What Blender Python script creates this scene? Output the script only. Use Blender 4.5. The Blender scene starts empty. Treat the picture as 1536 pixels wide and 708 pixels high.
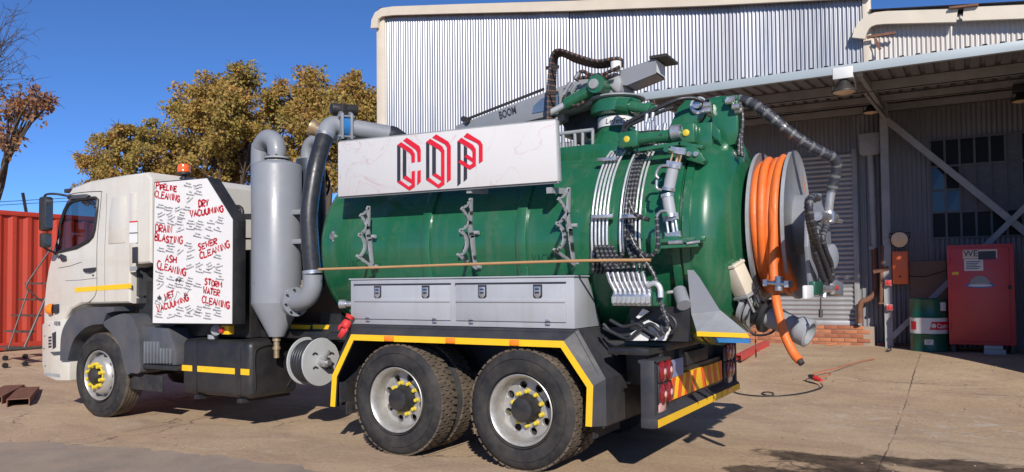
import bpy, bmesh, math, random
from mathutils import Vector, Matrix
from mathutils.geometry import tessellate_polygon
random.seed(7)
R = math.radians
SC = bpy.context.scene
COL = SC.collection

# ------------------------------------------------------------------ camera
F, PCY, W0, H0 = 1174.306, 387.57, 1536.0, 708.0
YAW, PIT, ROL = -0.524283, 0.033502, -0.009318
CAM = Vector((3.2090, -5.6534, 1.5394))
_f = Vector((math.sin(YAW)*math.cos(PIT), math.cos(YAW)*math.cos(PIT), math.sin(PIT)))
_r = Vector((math.cos(YAW), -math.sin(YAW), 0))
_u = _r.cross(_f)
RT = _r*math.cos(ROL) + _u*math.sin(ROL)
UP = -_r*math.sin(ROL) + _u*math.cos(ROL)
cam_d = bpy.data.cameras.new('camera')
cam_d.sensor_width = 36.0
cam_d.lens = F/W0*36.0
cam_d.shift_y = (PCY-H0/2)/W0
cam_d.clip_end = 2000
cam = bpy.data.objects.new('camera', cam_d)
COL.objects.link(cam)
cam.matrix_world = Matrix(((RT.x, UP.x, -_f.x, CAM.x), (RT.y, UP.y, -_f.y, CAM.y), (RT.z, UP.z, -_f.z, CAM.z), (0, 0, 0, 1)))
SC.camera = cam
# ------------------------------------------------------------------ sky, sun, exposure
SUN_EL, SUN_AZ = R(29.5), R(35)
SUN = Vector((math.cos(SUN_EL)*math.sin(SUN_AZ), -math.cos(SUN_EL)*math.cos(SUN_AZ), math.sin(SUN_EL)))
wd = bpy.data.worlds.new('World')
SC.world = wd
wd.use_nodes = True
nt = wd.node_tree
bg = nt.nodes['Background']
sky = nt.nodes.new('ShaderNodeTexSky')
sky.sky_type = 'NISHITA'
sky.sun_disc = False
sky.sun_elevation = SUN_EL
sky.sun_rotation = math.pi-SUN_AZ
sky.altitude = 1600
sky.air_density = 0.66
sky.dust_density = 0.0
sky.ozone_density = 10.0
hsv = nt.nodes.new('ShaderNodeHueSaturation')
hsv.inputs['Saturation'].default_value = 1.0
nt.links.new(sky.outputs[0], hsv.inputs['Color'])
nt.links.new(hsv.outputs[0], bg.inputs[0])
bg.inputs[1].default_value = 0.145
sd = bpy.data.lights.new('sun', 'SUN')
sd.energy = 5.0
sd.angle = R(0.53)
sd.color = (1.0, 0.945, 0.86)
so = bpy.data.objects.new('sun', sd)
so.rotation_euler = SUN.to_track_quat('Z', 'Y').to_euler()
so.location = SUN*40
COL.objects.link(so)
SC.view_settings.view_transform = 'Standard'
SC.view_settings.look = 'None'
SC.view_settings.exposure = 0.02
SC.view_settings.gamma = 1.0
SC.view_settings.use_curve_mapping = False

# ------------------------------------------------------------------ helpers
def at(px, py, X=None, Y=None, Z=None):
    """the point of the place seen at a pixel of the photograph, on a plane at a known distance"""
    d = RT*((px-W0/2)/F) - UP*((py-PCY)/F) + _f
    if X is not None: t = (X-CAM.x)/d.x
    elif Y is not None: t = (Y-CAM.y)/d.y
    else: t = (Z-CAM.z)/d.z
    return CAM + d*t
def pp(pts, Y=None, X=None):
    return [at(a, b, Y=Y, X=X) for a, b in pts]

ORG = {}
def org(o): return ORG.get(o.name, Vector((0, 0, 0)))
def tag(o, label=None, cat=None, group=None, kind=None):
    if label: o['label'] = label
    if cat: o['category'] = cat
    if group: o['group'] = group
    if kind: o['kind'] = kind
    return o
def empty(name, loc, label=None, cat=None, group=None):
    o = bpy.data.objects.new(name, None)
    o.empty_display_size = 0.3
    o.location = loc
    COL.objects.link(o)
    ORG[o.name] = Vector(loc)
    return tag(o, label, cat, group)
def link_copy(src, parent, wloc, name=None):
    """another object on the same mesh data, placed at wloc (its mesh is in local coordinates)"""
    o = bpy.data.objects.new(name or src.name.split('.')[0], src.data)
    COL.objects.link(o)
    o.parent = parent
    o.location = Vector(wloc)-org(parent)
    ORG[o.name] = Vector(wloc)
    return o

class G:
    def __init__(s):
        s.v, s.f, s.m, s.cur = [], [], [], 0
    def add(s, vs, fs):
        n = len(s.v)
        s.v += [tuple(v) for v in vs]
        s.f += [tuple(i+n for i in f) for f in fs]
        s.m += [s.cur]*len(fs)
        return s
    def box(s, a, b):
        x0, y0, z0 = a; x1, y1, z1 = b
        x0, x1 = min(x0, x1), max(x0, x1); y0, y1 = min(y0, y1), max(y0, y1); z0, z1 = min(z0, z1), max(z0, z1)
        return s.add([(x0,y0,z0),(x1,y0,z0),(x1,y1,z0),(x0,y1,z0),(x0,y0,z1),(x1,y0,z1),(x1,y1,z1),(x0,y1,z1)],
                     [(3,2,1,0),(4,5,6,7),(0,1,5,4),(1,2,6,5),(2,3,7,6),(3,0,4,7)])
    def bar(s, p, q, w, h, up=(0, 0, 1)):
        """rectangular bar from p to q, w wide, h high"""
        p, q = Vector(p), Vector(q)
        d = (q-p).normalized()
        sx = d.cross(Vector(up))
        if sx.length < 1e-4: sx = d.cross(Vector((1, 0, 0)))
        sx.normalize()
        sz = sx.cross(d)
        vs = []
        for c in (p, q):
            for a, b in ((-1,-1),(1,-1),(1,1),(-1,1)):
                vs.append(c+sx*(a*w/2)+sz*(b*h/2))
        return s.add(vs, [(3,2,1,0),(4,5,6,7),(0,1,5,4),(1,2,6,5),(2,3,7,6),(3,0,4,7)])
    def prism(s, pts, vec):
        pts = [Vector(p) for p in pts]
        vec = Vector(vec)
        n = len(pts)
        nor = Vector((0, 0, 0))
        for i in range(n): nor += pts[i].cross(pts[(i+1) % n])
        if nor.dot(vec) > 0: pts = pts[::-1]
        return s.add(pts+[p+vec for p in pts], [tuple(range(n)), tuple(range(2*n-1, n-1, -1))] +
                     [(i, n+i, n+(i+1) % n, (i+1) % n) for i in range(n)])
    def poly(s, pts):
        return s.add(pts, [tuple(range(len(pts)))])
    def tube(s, path, r, seg=8, caps=True, closed=False):
        P = [Vector(p) for p in path]
        n = len(P)
        rr = r if isinstance(r, (list, tuple)) else [r]*n
        T = []
        for i in range(n):
            a = P[(i-1) % n] if (closed or i > 0) else P[i]
            b = P[(i+1) % n] if (closed or i < n-1) else P[i]
            t = (b-a)
            T.append(t.normalized() if t.length > 1e-9 else Vector((0, 0, 1)))
        ref = Vector((0, 0, 1)) if abs(T[0].z) < 0.9 else Vector((1, 0, 0))
        N = T[0].cross(ref).normalized()
        vs = []
        for i in range(n):
            N = (N-T[i]*N.dot(T[i])).normalized()
            B = T[i].cross(N)
            for k in range(seg):
                a = 2*math.pi*k/seg
                vs.append(P[i]+(N*math.cos(a)+B*math.sin(a))*rr[i])
        fs = []
        for i in range(n if closed else n-1):
            j = (i+1) % n
            for k in range(seg):
                l = (k+1) % seg
                fs.append((i*seg+k, i*seg+l, j*seg+l, j*seg+k))
        if caps and not closed:
            fs.append(tuple(range(seg-1, -1, -1)))
            fs.append(tuple((n-1)*seg+k for k in range(seg)))
        return s.add(vs, fs)
    def cyl(s, p, q, r, seg=20, r2=None):
        return s.tube([p, q], [r, r if r2 is None else r2], seg)
    def lathe(s, p, axis, prof, seg=32, a0=0.0, a1=2*math.pi):
        """prof: (distance along axis, radius)"""
        p, ax = Vector(p), Vector(axis).normalized()
        ref = Vector((0, 0, 1)) if abs(ax.z) < 0.9 else Vector((1, 0, 0))
        n = ax.cross(ref).normalized(); b = ax.cross(n)
        full = abs(a1-a0-2*math.pi) < 1e-6
        ns = seg if full else seg+1
        vs, fs = [], []
        for d, r in prof:
            for k in range(ns):
                a = a0+(a1-a0)*k/seg
                vs.append(p+ax*d+(n*math.cos(a)+b*math.sin(a))*max(r, 1e-4))
        for i in range(len(prof)-1):
            for k in range(seg):
                l = (k+1) % ns
                fs.append((i*ns+k, i*ns+l, (i+1)*ns+l, (i+1)*ns+k))
        return s.add(vs, fs)
    def build(s, name, mat, parent=None, bev=0.0, smooth=None, seg=2, wloc=None):
        """wloc None: coordinates are world coordinates; else local ones, object placed at wloc"""
        me = bpy.data.meshes.new(name)
        o0 = org(parent) if parent is not None else Vector((0, 0, 0))
        off = o0 if wloc is None else Vector((0, 0, 0))
        me.from_pydata([(v[0]-off.x, v[1]-off.y, v[2]-off.z) for v in s.v], [], s.f)
        mats = mat if isinstance(mat, (list, tuple)) else [mat]
        for m in mats: me.materials.append(m)
        if len(mats) > 1: me.polygons.foreach_set('material_index', s.m)
        bm = bmesh.new(); bm.from_mesh(me)
        bmesh.ops.remove_doubles(bm, verts=bm.verts, dist=1e-5)
        bmesh.ops.recalc_face_normals(bm, faces=bm.faces)
        if bev > 0:
            es = [e for e in bm.edges if len(e.link_faces) == 2 and e.calc_face_angle(0) > 0.5]
            bmesh.ops.bevel(bm, geom=es, offset=bev, offset_type='OFFSET', segments=seg, profile=0.5, affect='EDGES', clamp_overlap=True)
        bm.to_mesh(me); bm.free()
        if smooth is not None or bev > 0:
            me.polygons.foreach_set('use_smooth', [True]*len(me.polygons))
            me.set_sharp_from_angle(angle=R(smooth if smooth is not None else 40))
        me.update()
        o = bpy.data.objects.new(name, me)
        COL.objects.link(o)
        ORG[o.name] = o0.copy()
        if parent is not None: o.parent = parent
        if wloc is not None:
            o.location = Vector(wloc)-o0
            ORG[o.name] = Vector(wloc)
        return o

def spline(pts, n=6):
    P = [Vector(p) for p in pts]
    out = []
    for i in range(len(P)-1):
        p0 = P[i-1] if i > 0 else P[i]*2-P[i+1]
        p1, p2 = P[i], P[i+1]
        p3 = P[i+2] if i+2 < len(P) else P[i+1]*2-P[i]
        for k in range(n):
            t = k/n
            out.append(0.5*((2*p1)+(p2-p0)*t+(2*p0-5*p1+4*p2-p3)*t*t+(3*p1-p0-3*p2+p3)*t**3))
    out.append(P[-1])
    return out
def circle2(r, n, cx=0, cy=0):
    return [(cx+r*math.cos(2*math.pi*k/n), cy+r*math.sin(2*math.pi*k/n)) for k in range(n)]
def holed(loops):
    """triangles of a flat shape with holes; loops of 2D points -> (flat list of points, tris)"""
    flat = [p for l in loops for p in l]
    tr = tessellate_polygon([[Vector((p[0], p[1], 0)) for p in l] for l in loops])
    return flat, [tuple(t) for t in tr]
def text_geo(txt, size=1.0, shear=0.0, bold=0.0):
    cu = bpy.data.curves.new('t', 'FONT')
    cu.body = txt; cu.size = size; cu.shear = shear; cu.offset = bold
    cu.resolution_u = 3
    o = bpy.data.objects.new('t', cu)
    COL.objects.link(o)
    dg = bpy.context.evaluated_depsgraph_get()
    me = o.evaluated_get(dg).to_mesh()
    vs = [(v.co.x, v.co.y) for v in me.vertices]
    fs = [tuple(p.vertices) for p in me.polygons]
    o.evaluated_get(dg).to_mesh_clear()
    bpy.data.objects.remove(o); bpy.data.curves.remove(cu)
    return vs, fs
def put_text(g, txt, o, ux, uy, width=None, height=None, bold=0.0, shear=0.0):
    """flat lettering: o lower left corner, ux / uy unit directions; scaled to width (and height)"""
    vs, fs = text_geo(txt, 1.0, shear, bold)
    x0 = min(v[0] for v in vs); x1 = max(v[0] for v in vs); y0 = min(v[1] for v in vs); y1 = max(v[1] for v in vs)
    sx = width/(x1-x0)
    sy = height/(y1-y0) if height else sx
    o, ux, uy = Vector(o), Vector(ux), Vector(uy)
    return g.add([o+ux*((a-x0)*sx)+uy*((b-y0)*sy) for a, b in vs], fs)

# ------------------------------------------------------------------ materials
MATS = {}
def M(name, col, rough=0.5, metal=0.0, var=0.10, scale=5.0, bump=0.0, bscale=40.0, dirt=None, damt=0.0, dscale=2.5, coat=0.0, rvar=0.12, stretch=None, spec=0.5, emit=0, objvar=0.0, drips=None):
    m = bpy.data.materials.new(name)
    m.use_nodes = True
    t = m.node_tree; N = t.nodes; L = t.links
    b = N['Principled BSDF']
    tc = N.new('ShaderNodeTexCoord')
    src = tc.outputs['Object']
    if stretch:
        mp = N.new('ShaderNodeMapping'); mp.inputs['Scale'].default_value = stretch
        L.new(src, mp.inputs[0]); src = mp.outputs[0]
    nz = N.new('ShaderNodeTexNoise'); nz.inputs['Scale'].default_value = scale; nz.inputs['Detail'].default_value = 6; nz.inputs['Roughness'].default_value = 0.65
    L.new(src, nz.inputs['Vector'])
    mr = N.new('ShaderNodeMapRange'); mr.inputs[1].default_value = 0.3; mr.inputs[2].default_value = 0.7
    mr.inputs[3].default_value = 1-var; mr.inputs[4].default_value = 1+var
    L.new(nz.outputs['Fac'], mr.inputs[0])
    mx = N.new('ShaderNodeMix'); mx.data_type = 'RGBA'; mx.blend_type = 'MULTIPLY'; mx.inputs[0].default_value = 1
    mx.inputs[6].default_value = (*col, 1)
    L.new(mr.outputs[0], mx.inputs[7])
    colout = mx.outputs[2]
    if dirt:
        n2 = N.new('ShaderNodeTexNoise'); n2.inputs['Scale'].default_value = dscale; n2.inputs['Detail'].default_value = 9; n2.inputs['Roughness'].default_value = 0.72
        L.new(src, n2.inputs['Vector'])
        m2 = N.new('ShaderNodeMapRange'); m2.inputs[1].default_value = 0.42; m2.inputs[2].default_value = 0.75; m2.inputs[3].default_value = 0; m2.inputs[4].default_value = damt
        L.new(n2.outputs['Fac'], m2.inputs[0])
        x2 = N.new('ShaderNodeMix'); x2.data_type = 'RGBA'; x2.inputs[7].default_value = (*dirt, 1)
        L.new(m2.outputs[0], x2.inputs[0]); L.new(colout, x2.inputs[6])
        colout = x2.outputs[2]
    if drips:
        mp2 = N.new('ShaderNodeMapping'); mp2.inputs['Scale'].default_value = (9, 9, 0.7); L.new(tc.outputs['Object'], mp2.inputs[0])
        n4 = N.new('ShaderNodeTexNoise'); n4.inputs['Scale'].default_value = 1.0; n4.inputs['Detail'].default_value = 5; n4.inputs['Roughness'].default_value = 0.6; L.new(mp2.outputs[0], n4.inputs['Vector'])
        m4 = N.new('ShaderNodeMapRange'); m4.inputs[1].default_value = 0.52; m4.inputs[2].default_value = 0.74; m4.inputs[3].default_value = 0; m4.inputs[4].default_value = drips[1]; L.new(n4.outputs['Fac'], m4.inputs[0])
        x4 = N.new('ShaderNodeMix'); x4.data_type = 'RGBA'; x4.inputs[7].default_value = (*drips[0], 1); L.new(m4.outputs[0], x4.inputs[0]); L.new(colout, x4.inputs[6]); colout = x4.outputs[2]
    if objvar:
        oi = N.new('ShaderNodeObjectInfo'); m5 = N.new('ShaderNodeMapRange'); m5.inputs[3].default_value = 1-objvar; m5.inputs[4].default_value = 1+objvar*0.6; L.new(oi.outputs['Random'], m5.inputs[0])
        x5 = N.new('ShaderNodeMix'); x5.data_type = 'RGBA'; x5.blend_type = 'MULTIPLY'; x5.inputs[0].default_value = 1; L.new(colout, x5.inputs[6]); L.new(m5.outputs[0], x5.inputs[7]); colout = x5.outputs[2]
    L.new(colout, b.inputs['Base Color'])
    r2 = N.new('ShaderNodeMapRange'); r2.inputs[1].default_value = 0.3; r2.inputs[2].default_value = 0.7
    r2.inputs[3].default_value = max(rough-rvar, 0.03); r2.inputs[4].default_value = min(rough+rvar, 1)
    L.new(nz.outputs['Fac'], r2.inputs[0]); L.new(r2.outputs[0], b.inputs['Roughness'])
    b.inputs['Metallic'].default_value = metal
    b.inputs['Specular IOR Level'].default_value = spec
    if coat: b.inputs['Coat Weight'].default_value = coat; b.inputs['Coat Roughness'].default_value = 0.08
    if emit: b.inputs['Emission Color'].default_value = (*col, 1); b.inputs['Emission Strength'].default_value = emit
    if bump:
        n3 = N.new('ShaderNodeTexNoise'); n3.inputs['Scale'].default_value = bscale; n3.inputs['Detail'].default_value = 4
        L.new(src, n3.inputs['Vector'])
        bp = N.new('ShaderNodeBump'); bp.inputs['Strength'].default_value = bump; bp.inputs['Distance'].default_value = 0.02
        L.new(n3.outputs['Fac'], bp.inputs['Height']); L.new(bp.outputs[0], b.inputs['Normal'])
    MATS[name] = m
    return m
def glass(name, col=(0.02, 0.025, 0.03), alpha=0.5, rough=0.02):
    m = bpy.data.materials.new(name); m.use_nodes = True
    t = m.node_tree; N = t.nodes; L = t.links
    N.remove(N['Principled BSDF'])
    tr = N.new('ShaderNodeBsdfTransparent'); tr.inputs[0].default_value = (1-alpha*0.9, 1-alpha*0.85, 1-alpha*0.85, 1)
    gl = N.new('ShaderNodeBsdfGlossy'); gl.inputs['Roughness'].default_value = rough
    fr = N.new('ShaderNodeFresnel'); fr.inputs[0].default_value = 1.5
    mx = N.new('ShaderNodeMixShader')
    L.new(fr.outputs[0], mx.inputs[0]); L.new(tr.outputs[0], mx.inputs[1]); L.new(gl.outputs[0], mx.inputs[2])
    L.new(mx.outputs[0], N['Material Output'].inputs[0])
    return m

DUST = (0.24, 0.17, 0.11)
m_green = M('green tank paint', (0.0105, 0.108, 0.048), 0.26, var=0.14, scale=2.2, dirt=(0.055, 0.145, 0.085), damt=0.45, dscale=1.6, coat=0.4, bump=0.05, bscale=5, drips=((0.085, 0.135, 0.09), 0.5))
m_grey = M('light grey paint', (0.225, 0.237, 0.262), 0.42, var=0.05, scale=3, dirt=(0.23, 0.225, 0.22), damt=0.35, coat=0.1)
m_grey2 = M('worn grey paint', (0.29, 0.305, 0.32), 0.5, var=0.1, scale=6, dirt=(0.2, 0.18, 0.16), damt=0.5, dscale=5)
m_white = M('cab white paint', (0.605, 0.57, 0.505), 0.28, var=0.03, scale=2, dirt=(0.42, 0.36, 0.28), damt=0.35, dscale=1.6, coat=0.4, drips=((0.40, 0.34, 0.26), 0.25))
m_black = M('black chassis paint', (0.016, 0.017, 0.020), 0.45, var=0.25, scale=4, dirt=(0.07, 0.055, 0.042), damt=0.45, dscale=3)
m_guard = M('dark mudguard paint', (0.028, 0.029, 0.036), 0.58, var=0.2, scale=3, dirt=(0.09, 0.08, 0.07), damt=0.4, dscale=4)
m_plastic = M('grey black plastic', (0.062, 0.070, 0.085), 0.45, var=0.15, scale=4, dirt=DUST, damt=0.3)
m_dark = M('dark steel', (0.03, 0.03, 0.032), 0.55, metal=0.3, var=0.3, scale=8, dirt=(0.1, 0.075, 0.05), damt=0.5)
m_rubber = M('tyre rubber', (0.022, 0.022, 0.024), 0.78, var=0.25, scale=7, dirt=(0.105, 0.088, 0.072), damt=0.55, dscale=3.5, spec=0.3)
m_tread = M('dusty tyre tread', (0.085, 0.068, 0.052), 0.9, var=0.3, scale=9, dirt=(0.23, 0.175, 0.125), damt=0.8, dscale=6, spec=0.2)
m_hose = M('black hose', (0.024, 0.025, 0.029), 0.4, var=0.2, scale=20)
m_guardglint = M('spiral guard glints', (0.13, 0.13, 0.13), 0.3, var=0.3, scale=60)  # pale rings painting the sun glints on the spiral guard
m_tool = M('tool box paint', (0.36, 0.375, 0.405), 0.4, var=0.05, scale=3, dirt=(0.28, 0.27, 0.26), damt=0.35, coat=0.1, drips=((0.25, 0.23, 0.21), 0.3))
m_disc = M('reel disc paint', (0.42, 0.43, 0.43), 0.5, var=0.12, scale=5, dirt=(0.25, 0.22, 0.2), damt=0.5)
m_sleeve = M('grey hose sleeve', (0.035, 0.036, 0.045), 0.35, var=0.2, scale=30, bump=0.3, bscale=90)
m_yellow = M('yellow reflective tape', (0.85, 0.50, 0.01), 0.45, var=0.06, scale=10, dirt=(0.5, 0.33, 0.08), damt=0.25)
m_nut = M('yellow nut caps', (0.66, 0.50, 0.03), 0.45, var=0.1, scale=30, dirt=(0.3, 0.22, 0.08), damt=0.4, dscale=20)
m_rim = M('silver rim', (0.50, 0.49, 0.47), 0.42, metal=0.55, var=0.08, scale=6, dirt=(0.22, 0.17, 0.12), damt=0.55, dscale=7)
m_steel = M('zinc steel', (0.55, 0.55, 0.56), 0.35, metal=0.8, var=0.15, scale=15)
m_chrome = M('bright tube', (0.72, 0.73, 0.74), 0.28, metal=0.5, var=0.06, scale=15)
m_orange = M('orange hose', (0.80, 0.165, 0.025), 0.5, var=0.12, scale=14, dirt=(0.36, 0.13, 0.06), damt=0.6, dscale=7, bump=0.15, bscale=30)
m_sign = M('white sign sheet', (0.72, 0.70, 0.68), 0.4, var=0.03, scale=2, dirt=(0.62, 0.58, 0.52), damt=0.3)
m_red = M('red lettering', (0.62, 0.012, 0.03), 0.45, var=0.08, scale=9)
m_redink = M('red marker', (0.45, 0.012, 0.028), 0.6, var=0.15, scale=20)
m_ink = M('black lettering', (0.03, 0.03, 0.04), 0.5, var=0.1)
m_print = M('small grey print', (0.13, 0.13, 0.14), 0.6, var=0.2)
m_inkgrey = M('grey print', (0.07, 0.07, 0.078), 0.6, var=0.2)
m_amber = M('amber lens', (0.85, 0.22, 0.01), 0.2, var=0.1, scale=30, coat=0.5)
m_beacon = M('beacon lens', (0.80, 0.13, 0.02), 0.15, var=0.15, scale=40, coat=0.6)
m_tail = M('red lamp lens', (0.20, 0.012, 0.014), 0.15, var=0.25, scale=50, coat=0.6)
m_lampw = M('pink white lens', (0.6, 0.35, 0.33), 0.15, var=0.2, scale=50, coat=0.6)
m_blue = M('blue paint', (0.03, 0.17, 0.42), 0.35, var=0.1)
m_bluem = M('blue print', (0.02, 0.16, 0.45), 0.5, var=0.2, scale=30)
m_wood = M('pole wood', (0.42, 0.24, 0.11), 0.6, var=0.2, scale=6, stretch=(1, 20, 20))
m_brass = M('brass fitting', (0.45, 0.33, 0.2), 0.4, metal=0.6, var=0.2, scale=20)
m_hazred = M('red orange reflective', (0.75, 0.10, 0.02), 0.4, var=0.06)
m_glove = M('red glove rubber', (0.55, 0.03, 0.03), 0.6, var=0.15, scale=20)
m_glass = glass('window glass', alpha=0.6)
m_mirror = M('mirror face', (0.6, 0.65, 0.7), 0.06, metal=0.95, var=0.03)
m_seat = M('seat fabric', (0.05, 0.05, 0.055), 0.85, var=0.2)
m_cream = M('cream paint', (0.62, 0.55, 0.44), 0.5, var=0.08, dirt=(0.4, 0.33, 0.26), damt=0.4)
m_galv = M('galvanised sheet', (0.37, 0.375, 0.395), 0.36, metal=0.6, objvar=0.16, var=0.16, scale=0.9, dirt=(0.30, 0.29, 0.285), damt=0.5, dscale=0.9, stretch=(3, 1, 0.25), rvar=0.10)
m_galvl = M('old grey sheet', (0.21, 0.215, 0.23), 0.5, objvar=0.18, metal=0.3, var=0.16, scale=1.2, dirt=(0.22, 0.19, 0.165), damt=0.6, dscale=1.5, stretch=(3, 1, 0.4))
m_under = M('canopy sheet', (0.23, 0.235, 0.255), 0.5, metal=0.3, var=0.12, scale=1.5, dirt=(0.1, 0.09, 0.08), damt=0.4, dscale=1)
m_fascia = M('pale blue grey fascia', (0.36, 0.42, 0.45), 0.45, var=0.06, dirt=(0.25, 0.25, 0.24), damt=0.4)
m_beam = M('grey steel beam', (0.33, 0.335, 0.345), 0.5, var=0.12, scale=3, dirt=(0.14, 0.11, 0.09), damt=0.5)
m_roll = M('roller door steel', (0.40, 0.40, 0.415), 0.42, metal=0.4, var=0.1, scale=1.5, dirt=(0.28, 0.26, 0.24), damt=0.5)
m_brick = M('orange brick', (0.46, 0.165, 0.075), 0.85, var=0.22, scale=5, dirt=(0.30, 0.15, 0.09), damt=0.6, dscale=9, bump=0.3, bscale=60)
m_mortar = M('mortar', (0.30, 0.24, 0.19), 0.9, var=0.15)
m_rust = M('rusty steel', (0.17, 0.075, 0.045), 0.8, var=0.35, scale=9, bump=0.2)
m_cabinet = M('red cabinet paint', (0.55, 0.05, 0.05), 0.42, var=0.12, scale=2, dirt=(0.40, 0.07, 0.06), damt=0.5)
m_obox = M('orange box paint', (0.80, 0.16, 0.045), 0.5, var=0.08)
m_dgreen = M('drum green', (0.008, 0.085, 0.05), 0.35, var=0.1, dirt=(0.05, 0.08, 0.06), damt=0.3)
m_dwhite = M('drum white', (0.66, 0.66, 0.64), 0.4, var=0.05)
m_paper = M('paper', (0.68, 0.68, 0.66), 0.7, var=0.05)
m_cont = M('container red paint', (0.44, 0.036, 0.014), 0.55, var=0.14, scale=0.8, dirt=(0.30, 0.05, 0.03), damt=0.6, dscale=1.1, stretch=(1, 1, 0.4))
m_lamp = M('lamp glass', (0.70, 0.52, 0.33), 0.25, var=0.05)
m_concrete = M('block concrete', (0.42, 0.41, 0.39), 0.9, var=0.12, scale=12, bump=0.3)
m_hard = M('brown board', (0.26, 0.16, 0.11), 0.7, var=0.15, scale=3)

# ------------------------------------------------------------------ ground
def sstep(t):
    t = min(max(t, 0.0), 1.0)
    return t*t*(3-2*t)
def gz(x, y):
    return 0.36*sstep(max((y-2.9)/6.4, (-x-7.6)/5.0))
def axis_steps(segs):
    out = []
    for a, b, n in segs:
        out += [a+(b-a)*k/n for k in range(n)]
    return out+[segs[-1][1]]
gx = axis_steps([(-400, -60, 8), (-60, -16, 12), (-16, 12, 112), (12, 40, 10), (40, 400, 8)])
gy = axis_steps([(-300, -20, 6), (-20, -6, 10), (-6, 14, 100), (14, 50, 12), (50, 500, 8)])
g = G()
vs = [(x, y, gz(x, y)+0.004*math.sin(x*1.7+y*0.6)*math.sin(y*1.3-x*0.4)) for y in gy for x in gx]
nx = len(gx)
g.add(vs, [(j*nx+i, j*nx+i+1, (j+1)*nx+i+1, (j+1)*nx+i) for j in range(len(gy)-1) for i in range(nx-1)])
def ground_mat():
    m = bpy.data.materials.new('dusty concrete yard'); m.use_nodes = True
    t = m.node_tree; N = t.nodes; L = t.links; b = N['Principled BSDF']
    tc = N.new('ShaderNodeTexCoord'); P = tc.outputs['Object']
    def noise(sc, det=8, rough=0.65, vec=P, dist=0.0):
        n = N.new('ShaderNodeTexNoise'); n.inputs['Scale'].default_value = sc; n.inputs['Detail'].default_value = det
        n.inputs['Roughness'].default_value = rough; n.inputs['Distortion'].default_value = dist
        L.new(vec, n.inputs['Vector']); return n.outputs['Fac']
    def rng(x, a, b_, c, d):
        n = N.new('ShaderNodeMapRange'); n.inputs[1].default_value = a; n.inputs[2].default_value = b_; n.inputs[3].default_value = c; n.inputs[4].default_value = d
        L.new(x, n.inputs[0]); return n.outputs[0]
    def mixc(f, a, b_, bt='MIX'):
        n = N.new('ShaderNodeMix'); n.data_type = 'RGBA'; n.blend_type = bt
        for s_, v in ((0, f), (6, a), (7, b_)):
            if hasattr(v, 'links'): L.new(v, n.inputs[s_])
            elif isinstance(v, tuple): n.inputs[s_].default_value = (*v, 1)
            else: n.inputs[s_].default_value = v
        return n.outputs[2]
    def math_(op, a, b_=None):
        n = N.new('ShaderNodeMath'); n.operation = op
        for i, v in enumerate((a, b_)):
            if v is None: continue
            if hasattr(v, 'links'): L.new(v, n.inputs[i])
            else: n.inputs[i].default_value = v
        return n.outputs[0]
    mp = N.new('ShaderNodeMapping'); mp.inputs['Scale'].default_value = (0.75, 1.25, 1); mp.inputs['Rotation'].default_value = (0, 0, R(-28)); L.new(P, mp.inputs[0])
    big = noise(0.35, 8, 0.6); mid = noise(1.3, 10, 0.7, mp.outputs[0], 0.6); fine = noise(28, 6, 0.7); grit = noise(140, 3, 0.6)
    c = mixc(rng(big, 0.35, 0.68, 0, 1), (0.43, 0.303, 0.193), (0.55, 0.41, 0.275))
    c = mixc(rng(mid, 0.44, 0.66, 0, 0.75), c, (0.33, 0.228, 0.158))
    c = mixc(rng(noise(2.6, 12, 0.75, mp.outputs[0], 1.2), 0.56, 0.76, 0, 0.8), c, (0.58, 0.48, 0.385))
    c = mixc(1.0, c, rng(fine, 0.3, 0.7, 0.80, 1.18), 'MULTIPLY')
    c = mixc(1.0, c, rng(grit, 0.3, 0.7, 0.84, 1.14), 'MULTIPLY')
    sx = N.new('ShaderNodeSeparateXYZ'); L.new(P, sx.inputs[0])
    # slab joints
    def joint(comp, x0, step, w):
        a = math_('SUBTRACT', comp, x0); a = math_('ADD', a, step*50+step/2); a = math_('MODULO', a, step); a = math_('SUBTRACT', a, step/2); a = math_('ABSOLUTE', a)
        return rng(a, w, w*1.8, 1, 0)
    wob = rng(noise(6, 3), 0.3, 0.7, -0.008, 0.008)
    j = math_('MAXIMUM', joint(math_('ADD', sx.outputs[0], wob), 2.55, 3.6, 0.006), joint(math_('ADD', sx.outputs[1], wob), 5.6, 3.9, 0.006))
    j = math_('MULTIPLY', j, rng(noise(0.8, 4), 0.4, 0.6, 0.0, 1.0))
    c = mixc(math_('MULTIPLY', j, 0.8), c, (0.09, 0.065, 0.05))
    # cracks
    vo = N.new('ShaderNodeTexVoronoi'); vo.feature = 'DISTANCE_TO_EDGE'; vo.inputs['Scale'].default_value = 0.42
    vd = N.new('ShaderNodeMixRGB') if False else None
    wv = N.new('ShaderNodeVectorMath'); wv.operation = 'ADD'; nn_ = N.new('ShaderNodeTexNoise'); nn_.inputs['Scale'].default_value = 1.6; nn_.inputs['Detail'].default_value = 6; L.new(P, nn_.inputs['Vector'])
    sv = N.new('ShaderNodeVectorMath'); sv.operation = 'SCALE'; sv.inputs['Scale'].default_value = 0.9; L.new(nn_.outputs['Color'], sv.inputs[0]); L.new(P, wv.inputs[0]); L.new(sv.outputs[0], wv.inputs[1]); L.new(wv.outputs[0], vo.inputs['Vector'])
    crk = math_('MULTIPLY', rng(vo.outputs['Distance'], 0.002, 0.006, 1, 0), rng(noise(0.55, 3), 0.48, 0.58, 0, 1))
    c = mixc(math_('MULTIPLY', crk, 0.75), c, (0.12, 0.085, 0.06))
    # tyre rubber and dirt specks
    spk = math_('MULTIPLY', rng(noise(9, 4, 0.8), 0.66, 0.72, 0, 1), 0.5)
    c = mixc(spk, c, (0.17, 0.12, 0.085))
    # wet oil stains
    st = None
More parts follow.
